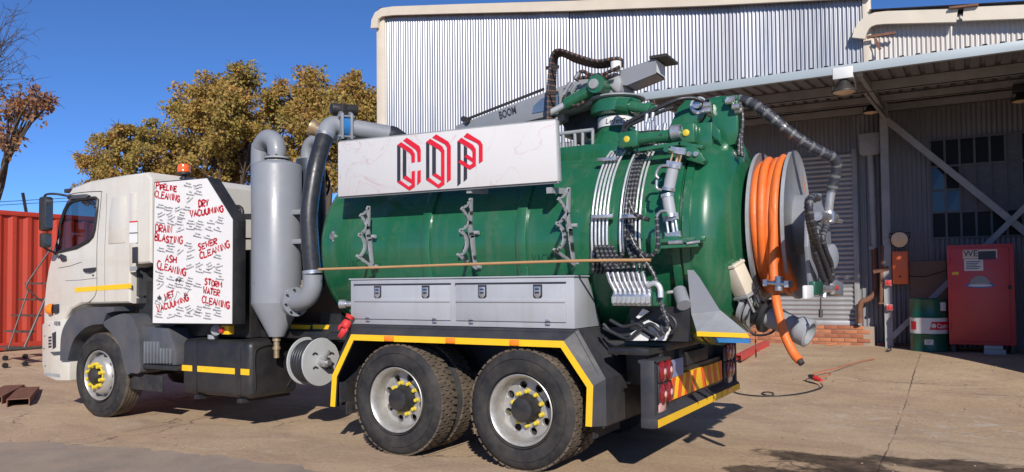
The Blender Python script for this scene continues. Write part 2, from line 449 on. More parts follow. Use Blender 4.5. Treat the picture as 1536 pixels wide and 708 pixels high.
    nd = rng(noise(1.7, 8, 0.7), 0.25, 0.75, -0.75, 0.75)
    for (cx, cy, ax, ay) in STAINS:
        v = N.new('ShaderNodeVectorMath'); v.operation = 'SUBTRACT'; v.inputs[1].default_value = (cx, cy, 0); L.new(P, v.inputs[0])
        w = N.new('ShaderNodeVectorMath'); w.operation = 'MULTIPLY'; w.inputs[1].default_value = (1/ax, 1/ay, 0); L.new(v.outputs[0], w.inputs[0])
        l = N.new('ShaderNodeVectorMath'); l.operation = 'LENGTH'; L.new(w.outputs[0], l.inputs[0])
        k = rng(math_('ADD', l.outputs['Value'], nd), 0.8, 1.08, 1, 0)
        st = k if st is None else math_('MAXIMUM', st, k)
    c = mixc(math_('MULTIPLY', st, rng(noise(5, 6, 0.7), 0.3, 0.6, 0.6, 0.93)), c, (0.035, 0.025, 0.020))
    # white scuffs on the right
    v = N.new('ShaderNodeVectorMath'); v.operation = 'SUBTRACT'; v.inputs[1].default_value = tuple(SCUFF)+(0,); L.new(P, v.inputs[0])
    w = N.new('ShaderNodeVectorMath'); w.operation = 'MULTIPLY'; w.inputs[1].default_value = (0.55, 0.9, 0); L.new(v.outputs[0], w.inputs[0])
    l = N.new('ShaderNodeVectorMath'); l.operation = 'LENGTH'; L.new(w.outputs[0], l.inputs[0])
    sc = math_('MULTIPLY', rng(l.outputs['Value'], 0.3, 1.0, 1, 0), rng(noise(4.5, 10, 0.75, mp.outputs[0], 0.8), 0.52, 0.66, 0, 0.8))
    c = mixc(sc, c, (0.55, 0.52, 0.48))
    L.new(c, b.inputs['Base Color'])
    L.new(rng(st, 0, 1, 0.9, 0.62), b.inputs['Roughness'])
    b.inputs['Specular IOR Level'].default_value = 0.25
    h = math_('ADD', math_('MULTIPLY', fine, 0.5), math_('MULTIPLY', grit, 0.4)); h = math_('SUBTRACT', h, math_('MULTIPLY', j, 1.5)); h = math_('ADD', h, math_('MULTIPLY', mid, 0.8))
    bp = N.new('ShaderNodeBump'); bp.inputs['Strength'].default_value = 0.45; bp.inputs['Distance'].default_value = 0.02
    L.new(h, bp.inputs['Height']); L.new(bp.outputs[0], b.inputs['Normal'])
    return m
def gat(px, py, z=0.0):
    for _ in range(6):
        p = at(px, py, Z=z); z = gz(p.x, p.y)
    return p
_s = [gat(1235, 688), gat(1440, 702), gat(1170, 712), gat(1330, 716)]
STAINS = [(_s[0].x, _s[0].y, 0.55, 0.26), (_s[1].x, _s[1].y, 0.85, 0.28), (_s[2].x, _s[2].y, 0.55, 0.22), (_s[3].x, _s[3].y, 0.8, 0.3)]
SCUFF = [gat(1390, 640).x, gat(1390, 640).y]
tag(g.build('ground', ground_mat(), smooth=60), kind='structure')

# tarmac drive along the near edge of the yard
edge = [gat(x, y) for x, y in ((-260, 650), (-120, 655), (0, 664), (60, 664), (130, 670), (200, 674), (280, 681), (350, 688), (430, 699), (520, 714), (640, 745))]
edge = spline(edge, 5)
g = G()
near = [Vector((p.x+1.0, p.y-6.5, 0)) for p in edge]
random.seed(3)
jit = [Vector((random.uniform(-.03, .03), random.uniform(-.05, .05), 0)) for _ in edge]
n = len(edge)
vs = [(e+q+Vector((0, 0, 0.012-0.008))) for e, q in zip(edge, jit)] + [(a+Vector((0, 0, 0.014))) for a in near]
g.add([(v[0], v[1], 0.010+gz(v[0], v[1])) for v in vs], [(i, i+1, n+i+1, n+i) for i in range(n-1)])
m_tar = M('worn tarmac', (0.30, 0.24, 0.19), 0.9, var=0.2, scale=1.5, dirt=(0.40, 0.29, 0.205), damt=0.95, dscale=2.0, bump=0.5, bscale=120)
tag(g.build('tarmac_drive', m_tar), kind='structure')

# ------------------------------------------------------------------ workshop building
WY = 10.2
bld = empty('workshop_building', (0, WY, 0.3), 'tall corrugated metal workshop with canopy and roller door behind the truck', 'building')
XL = at(577, 100, Y=WY).x
def roof_z(x):
    return ZR0+(ZR1-ZR0)*(x-XL)/(XR-XL)
XR = at(1296, 30, Y=WY).x
ZR0 = at(577, 20, Y=WY).z; ZR1 = at(1290, -4, Y=WY).z
def corr(x0, x1, zb, ztop, y, pitch=0.0762, amp=0.0115, mat=None, parent=None, name='wall_sheet', tilt=0.0):
    g = G()
    n = max(int(round((x1-x0)/pitch)), 1)*8
    vs = []
    for k in range(n+1):
        x = x0+(x1-x0)*k/n
        yy = y-amp*math.sin(2*math.pi*(x-x0)/pitch)
        vs += [(x, yy, zb), (x, yy-tilt, ztop(x) if callable(ztop) else ztop)]
    g.add(vs, [(2*k, 2*k+1, 2*k+3, 2*k+2) for k in range(n)])
    return g.build(name, mat, parent, smooth=80)
SW = 0.0762*10
# door and window openings in the lower wall
DX0, DX1 = -2.6, at(1283, 300, Y=WY).x
DZ0, DZ1 = at(1250, 487, Y=WY).z, at(1270, 229, Y=WY).z
WX0, WX1 = at(1397, 300, Y=WY).x, 5.0
WZ0, WZ1 = at(1450, 356, Y=WY).z, at(1450, 206, Y=WY).z
CZ = at(1363, 158, Y=WY).z              # canopy height at the wall
random.seed(11)
x = XL
while x < XR-0.05:
    x1 = min(x+SW, XR)
    corr(x, x1, CZ+0.02, lambda q: roof_z(q)-0.02, WY+random.uniform(-.004, .004), mat=m_galv, parent=bld, tilt=random.uniform(-.012, .012))
    x = x1
ZL = at(1400, 40, Y=WY).z
def low_roof(x):
    a, b = at(1320, 24, Y=WY), at(1536, 13, Y=WY)
    return a.z+(b.z-a.z)*(x-a.x)/(b.x-a.x)
m_galv2 = M('warm old sheet', (0.50, 0.47, 0.44), 0.5, metal=0.35, var=0.14, scale=1.0, dirt=(0.33, 0.27, 0.22), damt=0.5, dscale=1, stretch=(3, 1, 0.3))
x = XR+0.02
while x < 9.0:
    x1 = x+SW
    corr(x, x1, CZ+0.02, lambda q: low_roof(q)-0.03, WY+0.03+random.uniform(-.004, .004), mat=m_galv2, parent=bld)
    x = x1
# lower wall, round the openings
def low(x0, x1, z0, z1):
    x = x0
    while x < x1-0.02:
        xe = min(x+SW, x1)
        corr(x, xe, z0, z1, WY+0.012+random.uniform(-.003, .003), mat=m_galvl, parent=bld, name='lower_wall_sheet')
        x = xe
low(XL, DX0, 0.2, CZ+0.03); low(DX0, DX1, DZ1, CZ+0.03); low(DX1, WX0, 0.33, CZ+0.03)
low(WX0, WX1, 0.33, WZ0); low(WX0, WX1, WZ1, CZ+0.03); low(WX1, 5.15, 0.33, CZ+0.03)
# trims: white corner post, bullnosed barge board
g = G(); g.box((XL-0.22, WY-0.06, 0.2), (XL+0.04, WY+0.1, ZR0-0.02)); g.build('corner_trim', m_cream, bld, bev=0.008)
def barge(pts, name, h=0.26, th=0.07, y=WY-0.16):
    """curved barge board through the points (upper edge), h deep"""
    P = [Vector(p) for p in pts]
    g = G(); vs = []
    n = len(P)
    for i, p in enumerate(P):
        a = P[max(i-1, 0)]; b = P[min(i+1, n-1)]
        t = (b-a).normalized(); d = Vector((t.z, 0, -t.x))
        if d.z > 0.2: d = -d
        q = p+d*h
        vs += [(p.x, y, p.z), (q.x, y, q.z), (p.x, y+th, p.z), (q.x, y+th, q.z)]
    fs = []
    for i in range(n-1):
        a, b = 4*i, 4*i+4
        fs += [(a, b, b+1, a+1), (a+2, a+3, b+3, b+2), (a, a+2, b+2, b), (a+1, b+1, b+3, a+3)]
    fs += [(0, 1, 3, 2), (4*n-4, 4*n-2, 4*n-1, 4*n-3)]
    g.add(vs, fs)
    return g.build(name, m_cream, bld, smooth=50)
by = WY-0.16
bp0 = [at(a, b, Y=by) for a, b in ((556, 42), (557, 30), (562, 19), (572, 12), (590, 9.5))]
bp0 += [at(690, 6, Y=by), at(860, 1, Y=by), at(1060, -8, Y=by), at(1306, -22, Y=by)]
barge(bp0, 'barge_board', h=0.22)
bp1 = [at(a, b, Y=by-0.05) for a, b in ((1278, 56), (1281, 45), (1288, 33), (1298, 24), (1312, 18.5), (1330, 16.5), (1437, 13))]
barge(bp1, 'barge_board', h=0.23, y=by-0.05)
barge([at(1446, 11, Y=by-0.05), at(1536, 7, Y=by-0.05), at(1700, 0, Y=by-0.05)], 'barge_board', h=0.23, y=by-0.05)
g = G(); g.bar(at(1424, 12, Y=by-0.1), at(1468, 7, Y=by-0.1), 0.06, 0.035); g.build('rusty_batten', m_rust, bld)
g = G(); g.bar(at(1300, 56, Y=by), at(1344, 49, Y=by), 0.06, 0.045); g.bar(at(1313, 58, Y=by), at(1320, 74, Y=by), 0.05, 0.05); g.build('rusty_bracket', m_rust, bld)
g = G(); g.box((XR-0.02, WY-0.05, CZ+0.02), (XR+0.12, WY+0.1, ZR1+0.25)); g.build('corner_trim', m_cream, bld, bev=0.006)
# roofs: bullnosed main roof falling to the right, lower roof beyond it
def roof(x0, x1, zf, name, depth=14):
    g = G(); n = 10
    vs = []
    for k in range(n+1):
        xx = x0+(x1-x0)*k/n
        vs += [(xx, WY-0.12, zf(xx)), (xx, WY+depth, zf(xx)), (xx, WY-0.12, zf(xx)-0.05), (xx, WY+depth, zf(xx)-0.05)]
    fs = []
    for k in range(n):
        a, b = 4*k, 4*k+4
        fs += [(a, a+1, b+1, b), (a+2, b+2, b+3, a+3)]
    g.add(vs, fs); g.build(name, m_galv, bld)
roof(XL-0.1, XR, lambda q: roof_z(q)+0.12, 'roof')
g = G(); c = at(577, 40, Y=WY)
for k in range(6):
    a0 = R(90+15*k); a1 = R(105+15*k)
    q0 = (XL+0.0+0.34*math.cos(a0), ZR0-0.25+0.37*math.sin(a0)); q1 = (XL+0.34*math.cos(a1), ZR0-0.25+0.37*math.sin(a1))
    g.add([(q0[0], WY-0.1, q0[1]), (q1[0], WY-0.1, q1[1]), (q1[0], WY+14, q1[1]), (q0[0], WY+14, q0[1])], [(0, 1, 2, 3)])
g.build('roof_bullnose', m_galv, bld, smooth=60)
roof(XR+0.1, 9.0, lambda q: low_roof(q)+0.1, 'lower_roof')
# left side wall and back
g = G()
n = 180
for k in range(n):
    y0 = WY+0.1+k*0.0762; 
    for h in range(4):
        ya = y0+h*0.01905; yb = ya+0.01905
        xa = XL-0.1+0.0095*math.sin(2*math.pi*h/4); xb = XL-0.1+0.0095*math.sin(2*math.pi*(h+1)/4)
        g.add([(xa, ya, 0.2), (xb, yb, 0.2), (xb, yb, ZR0), (xa, ya, ZR0)], [(0, 1, 2, 3)])
g.build('side_wall', m_galvl, bld, smooth=80)
g = G(); g.box((XL, WY+14, 0), (9, WY+14.05, ZR1)); g.build('back_wall', m_galvl, bld)
g = G(); g.box((9.0, WY-0.0, 0), (9.05, WY+14, ZR1)); g.build('end_wall', m_galvl, bld)

# canopy: box-rib sheets, fascia, purlins, rafters
CY0 = 5.95
CX0 = at(959, 128, Y=CY0).x
CZF = at(1300, 100, Y=CY0).z
def canopy_sheet(x0):
    g = G(); p = 0.19
    prof = [(0, 0), (0.055, 0), (0.07, 0.037), (0.12, 0.037), (0.135, 0), (0.19, 0)]
    pts = [(x0+p*k+a, b) for k in range(4) for a, b in (prof if k == 3 else prof[:-1])]
    # sheets carry on to the wall from the fascia
    vs = []
    for a, b in pts: vs += [(a, CY0+0.004, CZF+0.052+b), (a, WY+0.06, CZ+0.09+b)]
    g.add(vs, [(2*k, 2*k+2, 2*k+3, 2*k+1) for k in range(len(pts)-1)])
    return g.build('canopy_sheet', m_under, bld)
x = CX0
while x < 5.0:
    canopy_sheet(x); x += 0.76
g = G(); g.prism([(CX0-0.01, CY0-.02, CZF-0.055), (CX0-0.01, CY0-.02, CZF+0.065), (CX0-0.01, CY0+0.0, CZF+0.065), (CX0-0.01, CY0+0.0, CZF-0.045), (CX0-0.01, CY0+0.06, CZF-0.045), (CX0-0.01, CY0+0.06, CZF-0.055)], (6.25, 0, 0)); g.build('fascia', m_fascia, bld, bev=0.003)
def zc(y): return CZF+(CZ-CZF)*(y-CY0)/(WY-CY0)
for yy, hh in ((7.5, 0.17), (9.0, 0.13), (WY-0.07, 0.15)):
    g = G(); x0 = CX0+0.05
    g.box((x0, yy, zc(yy)+0.065-hh), (5.08, yy+0.012, zc(yy)+0.065)); g.box((x0, yy, zc(yy)+0.065-hh), (5.08, yy+0.06, zc(yy)+0.065-hh+0.012)); g.box((x0, yy, zc(yy)+0.055), (5.08, yy+0.06, zc(yy)+0.067))
    g.build('purlin', m_beam, bld)
COLX = at(1329, 300, Y=9.9).x
for xx in (CX0+0.15, COLX, 4.95):
    g = G(); g.bar((xx, CY0+0.1, zc(CY0)-0.02), (xx, WY-0.1, zc(WY)-0.06), 0.06, 0.12); g.build('rafter', m_beam, bld)
# column (I section) with X bracing
def icol(x, y, z0, z1, b=0.13, d=0.16, t=0.012):
    g = G()
    g.box((x-b/2, y-d/2, z0), (x+b/2, y-d/2+t, z1)); g.box((x-b/2, y+d/2-t, z0), (x+b/2, y+d/2, z1)); g.box((x-t/2, y-d/2+t, z0), (x+t/2, y+d/2-t, z1))
    g.box((x-b/2-0.05, y-d/2-0.05, z0-0.02), (x+b/2+0.05, y+d/2+0.05, z0))
    return g.build('column', m_beam, bld)
icol(COLX, 9.9, 0.36, CZ+0.02)
icol(CX0+0.2, 9.9, 0.30, CZ+0.02)
g = G(); g.bar(at(1327, 178, Y=9.84), at(1600, 398, Y=9.84), 0.11, 0.012, (0, 1, 0)); g.bar(at(1327, 178, Y=9.84)+Vector((0.03, 0.035, 0.045)), at(1600, 398, Y=9.84)+Vector((0.03, 0.035, 0.045)), 0.012, 0.06, (0, 1, 0)); g.build('diagonal_brace', m_beam, bld)
g = G(); g.bar(at(1338, 506, Y=9.80), at(1620, 230, Y=9.80), 0.09, 0.012, (0, 1, 0)); g.build('diagonal_brace', m_beam, bld)
g = G(); g.bar(at(1274, 108, Y=7.0), at(1328, 176, Y=9.85), 0.05, 0.07); g.build('knee_brace', m_beam, bld)

# roller door: curtain of curved slats, guides, barrel box
ns = int(round((DZ1-DZ0)/0.0875)); sp = (DZ1-DZ0)/ns
g = G(); vs = []
for k in range(7):
    a = k/6
    z = sp*a; y = -0.034*math.sin(math.pi*a)**0.8 if 0 < a < 1 else 0.0
    vs += [(0, y, z), (DX1-DX0, y, z)]
vs += [(0, 0.012, sp+0.004), (DX1-DX0, 0.012, sp+0.004)]
g.add(vs, [(2*k, 2*k+1, 2*k+3, 2*k+2) for k in range(7)])
rd = G(); rd.box((DX0-0.05, WY+0.03, DZ1-0.05), (DX1+0.05, WY+0.28, DZ1+0.3)); rd = rd.build('roller_door', m_roll, bld, bev=0.01)
slat0 = g.build('slat', m_roll, rd, smooth=60, wloc=(DX0, WY+0.015, DZ0))
for k in range(1, ns):
    link_copy(slat0, rd, (DX0, WY+0.015, DZ0+sp*k), 'slat')
for xx in (DX0, DX1):
    g = G(); g.box((xx-0.045, WY-0.06, DZ0), (xx+0.045, WY+0.03, DZ1+0.05)); g.build('guide_rail', m_beam, rd, bev=0.004)
g = G(); g.box((DX0+0.05, WY-0.025, DZ0-0.01), (DX1-0.05, WY+0.01, DZ0+0.075)); g.build('bottom_rail', m_roll, rd, bev=0.004)
# brick plinth under the door and the wall foot
pl = G(); pl.box((-3.6, WY-0.115, 0.1), (DX1+0.28, WY+0.05, DZ0-0.02)); pl = pl.build('brick_plinth', m_mortar, bld)
g = G(); g.box((0, 0, 0), (0.215, 0.10, 0.066))
random.seed(5)
bz = DZ0-0.012-0.066
b0 = None; row = 0
m_bricks = [m_brick, M('dark brick', (0.34, 0.11, 0.055), 0.85, var=0.2, scale=6, dirt=(0.2, 0.11, 0.07), damt=0.5, dscale=8, bump=0.3, bscale=60)]
protos = [g.build('brick', mm, pl, bev=0.004, wloc=(-3.6, WY-0.128, bz)) if i == 0 else None for i, mm in enumerate(m_bricks)]
first = protos[0]
m2 = first.data.copy(); m2.materials.clear(); m2.materials.append(m_bricks[1])
while bz > 0.2:
    xx = -3.6-(0.11 if row % 2 else 0)
    while xx < DX1+0.06:
        if not (row == 0 and xx == -3.6):
            o = link_copy(first, pl, (xx, WY-0.128+random.uniform(-.004, .004), bz+random.uniform(-.002, .002)), 'brick')
            if random.random() < 0.35: o.data = m2
        xx += 0.225
    bz -= 0.078; row += 1
# loose low brick footing by the column
ft = G(); ft.box((DX1+0.32, WY-0.10, 0.2), (COLX+0.75, WY+0.0, 0.40)); ft = ft.build('brick_footing', m_mortar, bld)
xx = DX1+0.32
while xx < COLX+0.55:
    for r_ in range(3):
        o = link_copy(first, ft, (xx+(0.1 if r_ % 2 else 0), WY-0.115, 0.415-0.078*r_-0.066), 'brick'); o.data = m2
    xx += 0.225

# steel framed window
win = G()
th = 0.035
cols = [WX0+(WX1-WX0)*k/10 for k in range(11)]
rows = [WZ0, at(1450, 317, Y=WY).z, at(1450, 283, Y=WY).z, at(1450, 247, Y=WY).z, WZ1]
for i, xx in enumerate(cols): win.box((xx-th/2, WY-0.035, WZ0), (xx+th/2, WY+0.01, WZ1))
for i, zz in enumerate(rows): win.box((WX0, WY-0.032, zz-th/2), (WX1, WY+0.007, zz+th/2))
win = win.build('window', M('window steel', (0.11, 0.11, 0.12), 0.6, var=0.2), bld)
m_pane = [M('dark pane', (0.012, 0.014, 0.017), 0.45, var=0.3, rvar=0.05, spec=0.15), M('hazy pane', (0.12, 0.13, 0.145), 0.5, var=0.25, spec=0.2), M('sky pane', (0.02, 0.025, 0.03), 0.03, var=0.1, rvar=0.01)]
random.seed(21)
pane_kind = {(0, 1): 2, (0, 2): 2, (1, 1): 2, (2, 2): 1, (3, 2): 1, (4, 2): 1, (2, 1): 1, (3, 1): 1, (4, 1): 1, (1, 2): 0}
for i in range(10):
    for j in range(4):
        g = G(); t = random.uniform(-.004, .004); s = random.uniform(-.004, .004)
        x0, x1, z0, z1 = cols[i]+th/2, cols[i+1]-th/2, rows[j]+th/2, rows[j+1]-th/2
        k = pane_kind.get((i, j), 0 if i < 5 else random.choice((0, 1)))
        tl = 0.05 if k == 2 else 0.0
        g.add([(x0, WY-0.01+t, z0), (x1, WY-0.01+s, z0), (x1, WY-0.01-s+0.0, z1), (x0, WY-0.01-t, z1)], [(0, 1, 2, 3)])
        g.build('pane', m_pane[k], win)
g = G(); g.box((WX0-0.1, WY+0.4, WZ0-0.3), (WX1+0.1, WY+0.42, WZ1+0.3)); g.build('inner_sheet', m_dark, win)  # plain dark sheet set behind the panes
# brown hardboard patch low on the wall
g = G(); q0, q1 = at(1364, 392, Y=WY-0.03), at(1421, 470, Y=WY-0.03); g.box((q0.x, WY-0.03, q1.z), (q1.x, WY-0.012, q0.z)); g.build('patch_panel', m_hard, bld)

# rain hopper and downpipe
dp = empty('downpipe', (at(1306, 440, Y=WY-0.12).x, WY-0.12, 0.4), 'grey rainwater hopper with rusty bent downpipe beside the roller door', 'downpipe')
q0, q1 = at(1288, 201, Y=WY-0.22), at(1320, 231, Y=WY-0.22)
g = G(); g.prism([(q0.x, WY-0.22, q0.z), (q1.x, WY-0.22, q0.z), (q1.x, WY-0.22, q1.z+0.04), (q1.x-0.05, WY-0.22, q1.z), (q0.x+0.05, WY-0.22, q1.z), (q0.x, WY-0.22, q1.z+0.04)], (0, 0.19, 0)); g.build('hopper', m_beam, dp, bev=0.006)
P = [at(1306, 232, Y=WY-0.12), at(1309, 300, Y=WY-0.12), at(1312, 372, Y=WY-0.12)]
g = G(); g.tube(P, 0.055, 14); g.build('pipe', m_beam, dp, smooth=50)
P = spline([at(1312, 372, Y=WY-0.12), at(1314, 425, Y=WY-0.14), at(1312, 440, Y=WY-0.16), at(1302, 449, Y=WY-0.2), at(1293, 453, Y=WY-0.22), at(1290, 462, Y=WY-0.22), at(1290, 485, Y=WY-0.22)], 5)
g = G(); g.tube(P, 0.05, 14); g.build('pipe_bend', m_rust, dp, smooth=50)
for py in (300, 372): 
    p = at(1309, py, Y=WY-0.12); g = G(); g.cyl(p-Vector((0, 0, .03)), p+Vector((0, 0, .03)), 0.066, 14); g.build('pipe_collar', m_beam, dp, smooth=50)

# neighbouring wing of the workshop, right of the picture: shades the yard
wing = empty('workshop_wing', (5.12, 5.4, 0), 'corrugated side wing of the workshop at the right end of the canopy', 'building')
def wing_wall(p, q, z1, name):
    p, q = Vector(p), Vector(q); d = (q-p); L_ = d.length; d.normalize(); nn = Vector((d.y, -d.x, 0))
    g = G(); n = int(L_/0.019); vs = []
    for k in range(n+1):
        s_ = L_*k/n; o = p+d*s_+nn*(0.0095*math.sin(2*math.pi*s_/0.0762))
        vs += [(o.x, o.y, 0), (o.x, o.y, z1)]
    g.add(vs, [(2*k, 2*k+2, 2*k+3, 2*k+1) for k in range(n)]); g.build(name, m_galvl, wing, smooth=80)
wing_wall((5.12, 10.15, 0), (5.12, 5.4, 0), 4.62, 'side_wall')
wing_wall((5.12, 5.4, 0), (9.4, 5.4, 0), 4.62, 'front_wall')
wing_wall((9.4, 5.4, 0), (9.4, 10.15, 0), 4.62, 'end_wall')
g = G(); g.box((5.06, 5.3, 4.62), (9.5, 10.18, 4.68)); g.build('roof', m_galvl, wing)

# ------------------------------------------------------------------ things in the yard
def on_ground(px, py): return gat(px, py)
# oil drum
c = gat(1394, 527); DR = 0.292; DH = 0.88
zs = c.z; c = Vector((at(1394, 500, Y=9.35).x, 9.35, gz(2.6, 9.35)))
drum = empty('oil_drum', c, 'green oil drum with white band beside the red cabinet', 'drum')
def ring(z0, z1): return [(z0, DR), (z1, DR)]
prof = [(0, 0.01), (0, DR-.02), (0.0, DR), (0.012, DR+.006), (0.025, DR), (0.27, DR), (0.285, DR+.010), (0.30, DR)]
g = G(); g.lathe(c, (0, 0, 1), prof, 40); g.build('lower_body', m_dgreen, drum, smooth=35)
g = G(); g.lathe(c, (0, 0, 1), [(0.30, DR), (0.56, DR)], 40); g.build('white_band', m_dwhite, drum, smooth=35)
g = G(); g.lathe(c, (0, 0, 1), [(0.56, DR), (0.575, DR+.010), (0.59, DR), (0.855, DR), (0.868, DR+.008), (0.88, DR), (0.88, DR-.012), (0.862, DR-.014), (0.862, 0.01)], 40); g.build('upper_body', m_dgreen, drum, smooth=35)
def on_drum(vs2, z0, ang0, off=0.004):
    """flat artwork (x along the skin in m, y up) wrapped on the drum"""
    return [(c.x+(DR+off)*math.sin(ang0+x/DR), c.y-(DR+off)*math.cos(ang0+x/DR), c.z+z0+y) for x, y in vs2]
ang = math.atan2(CAM.x-c.x, -(CAM.y-c.y))
def drum_patch(w, h, z0, a, name, mat, shear=0.0, off=0.003):
    g = G(); n = 8; vs = []
    for k in range(n+1):
        vs += [(w*k/n, 0), (w*k/n+shear*h, h)]
    g.add(on_drum(vs, z0, a, off), [(2*k, 2*k+2, 2*k+3, 2*k+1) for k in range(n)])
    return g.build(name, mat, drum)
drum_patch(0.36, 0.135, 0.365, ang+0.02, 'brand_patch', m_red, 0.25)
drum_patch(0.13, 0.135, 0.365, ang-1.15, 'brand_patch', m_red, 0.0)
drum_patch(0.13, 0.085, 0.12, ang-0.25, 'paper_label', m_paper)
drum_patch(0.12, 0.14, 0.68, ang+0.62, 'paper_label', m_paper)
vs, fs = text_geo('Castrol', 1.0, 0.0, 0.02)
sx = 0.24/(max(v[0] for v in vs)); g = G()
g.add(on_drum([(v[0]*sx+0.11, v[1]*0.105+0.03) for v in vs], 0.365, ang+0.02, 0.006), fs); g.build('lettering', m_paper, drum)
g = G(); g.add(on_drum([(0.062+a, 0.068+b) for a, b in circle2(0.036, 16)], 0.365, ang+0.02, 0.006), [tuple(range(16))]); g.build('emblem', m_paper, drum)
for k, hh in enumerate((0.06, 0.042, 0.024)):
    drum_patch(0.09-0.02*k, 0.006, 0.12+hh, ang-0.18, 'print_line', m_inkgrey, 0, 0.005)
g = G(); g.cyl(c+Vector((.17, -.05, .862)), c+Vector((.17, -.05, .878)), 0.035, 14); g.build('bung', m_steel, drum, smooth=40)

# red gas cabinet
CYF = 9.10
q0, q1 = at(1420, 368, Y=CYF), at(1523, 519, Y=CYF)
cab_z = gz(q0.x, CYF)
rc = empty('red_cabinet', ((q0.x+q1.x)/2, CYF+.3, cab_z), 'tall red steel cabinet with worn stickers right of the green drum', 'cabinet')
cz0 = q1.z
g = G(); g.box((q0.x, CYF, cz0), (q1.x+0.02, CYF+0.75, q0.z)); g.build('body', m_cabinet, rc, bev=0.01)
g = G(); g.box((q0.x+0.045, CYF-0.022, cz0+0.06), (q1.x-0.05, CYF+0.0, q0.z-0.05)); door = g.build('door', m_cabinet, rc, bev=0.006)
def cplate(px0, py0, px1, py1, name, mat, d=0.026):
    a, b = at(px0, py0, Y=CYF-d), at(px1, py1, Y=CYF-d)
    g = G(); g.box((a.x, CYF-d, b.z), (b.x, CYF-d+0.003, a.z)); return g.build(name, mat, door)
cplate(1444, 375, 1496, 387, 'sticker', m_cream)
cplate(1446, 389, 1475, 406, 'notice', m_paper)
cplate(1428, 408, 1438, 412, 'warning_label', m_yellow)
cplate(1467, 377, 1494, 389, 'black_smear', m_ink, 0.029)
a = at(1445, 385, Y=CYF-0.031); g = G(); put_text(g, 'WE', a, (1, 0, 0), (0, 0, 1), width=0.20, height=0.10, bold=0.01); g.build('lettering', m_inkgrey, door)
g = G()
for k in range(5):
    a, b = at(1449, 392+k*2.6, Y=CYF-0.031), at(1471-(k % 3)*3, 392.7+k*2.6, Y=CYF-0.031); g.box((a.x, CYF-.031, b.z), (b.x, CYF-.0295, a.z))
g.build('print_lines', m_inkgrey, door)
# worn oval emblem: dark blue band under a pale dome
ce = at(1470, 423, Y=CYF-0.028)
g = G(); pts = [(ce.x+0.20*math.cos(t_*math.pi/16), CYF-0.028, ce.z-0.05+0.045*math.sin(t_*math.pi/16)) for t_ in range(32)]; g.poly(pts); g.build('emblem_band', m_bluem, door)
g = G(); pts = [(ce.x+0.14*math.cos(t_*math.pi/12), CYF-0.030, ce.z-0.035+0.135*math.sin(t_*math.pi/12)) for t_ in range(13)]; g.poly(pts); g.build('emblem_dome', m_grey2, door)
g = G(); pts = [(ce.x+0.165*math.cos(t_*math.pi/16), CYF-0.031, ce.z-0.055+0.022*math.sin(t_*math.pi/16)) for t_ in range(32)]; g.poly(pts); g.build('emblem_line', m_paper, door)
a = at(1418+90, 431, Y=CYF-0.03); g = G(); g.box((q1.x-0.075, CYF-0.06, a.z-0.03), (q1.x-0.03, CYF-0.02, a.z+0.03)); g.build('latch', m_dark, door, bev=0.005)
for zz in (cz0+0.25, q0.z-0.3):
    g = G(); g.cyl((q0.x+0.03, CYF-0.02, zz), (q0.x+0.03, CYF-0.02, zz+0.09), 0.014, 10); g.build('hinge', m_cabinet, door, smooth=50)
g = G(); g.box((q0.x+0.04, CYF-0.0245, at(1470, 440, Y=CYF).z), (q1.x-0.07, CYF-0.0215, at(1470, 440, Y=CYF).z+0.012)); g.build('door_seam', m_cabinet, door)
for xx in (q0.x+0.03, q1.x-0.06):
    g = G(); g.box((xx, CYF+0.05, cab_z-.02), (xx+0.06, CYF+0.7, cz0)); g.build('foot_rail', m_dark, rc)
bl = G(); a = at(1490, 517, Y=CYF-0.12)
bl.box((a.x-0.13, CYF-0.12, cab_z-.01), (a.x+0.17, CYF+0.05, cab_z+0.075)); 
bo = bl.build('concrete_block', m_concrete, None, bev=0.006); tag(bo, 'pale concrete block lying under the front of the red cabinet', 'block')
bl = G(); a = at(1487, 515, Y=CYF-0.1); bl.box((a.x-0.10, CYF-0.10, cab_z+0.077), (a.x+0.16, CYF+0.04, cab_z+0.135))
bo = bl.build('concrete_block', m_concrete, None, bev=0.006); tag(bo, 'upper pale block of the pair propping the red cabinet', 'block')

# orange box and lamps on the column
ob = empty('electrical_box', at(1350, 425, Y=9.75), 'orange metal box fixed to the wall beside the steel column', 'box')
a, b = at(1338, 377, Y=9.72), at(1363, 426, Y=9.72)
g = G(); g.box((a.x, 9.72, b.z), (b.x, 9.95, a.z)); g.build('case', m_obox, ob, bev=0.012)
g = G(); g.box((a.x+0.02, 9.708, b.z+0.02), (b.x-0.02, 9.722, a.z-0.02)); g.build('lid', m_obox, ob, bev=0.006)
g = G(); p = at(1350, 415, Y=9.7); g.cyl((p.x, 9.695, p.z), (p.x, 9.71, p.z), 0.018, 12); g.build('lock', m_dark, ob, smooth=40)
g = G(); g.tube(spline([at(1363, 414, Y=9.9), at(1385, 415, Y=10.1), at(1405, 410, Y=10.12), at(1425, 404, Y=10.1)], 5), 0.008, 6); g.build('cable', m_hose, ob, smooth=60)
fl = empty('floodlight', at(1350, 370, Y=9.7), 'round-faced floodlight on the wall above the orange box', 'lamp')
p = at(1349, 358, Y=9.68)
g = G(); g.lathe(p+Vector((0, 0.12, 0)), (0, -1, -0.15), [(0, 0.05), (0.02, 0.10), (0.10, 0.145), (0.125, 0.15), (0.125, 0.135)], 24); g.build('housing', m_dark, fl, smooth=40)
g = G(); g.lathe(p+Vector((0, 0.12, 0)), (0, -1, -0.15), [(0.118, 0.136), (0.135, 0.07), (0.138, 0.001)], 24); g.build('lens', m_lamp, fl, smooth=60)
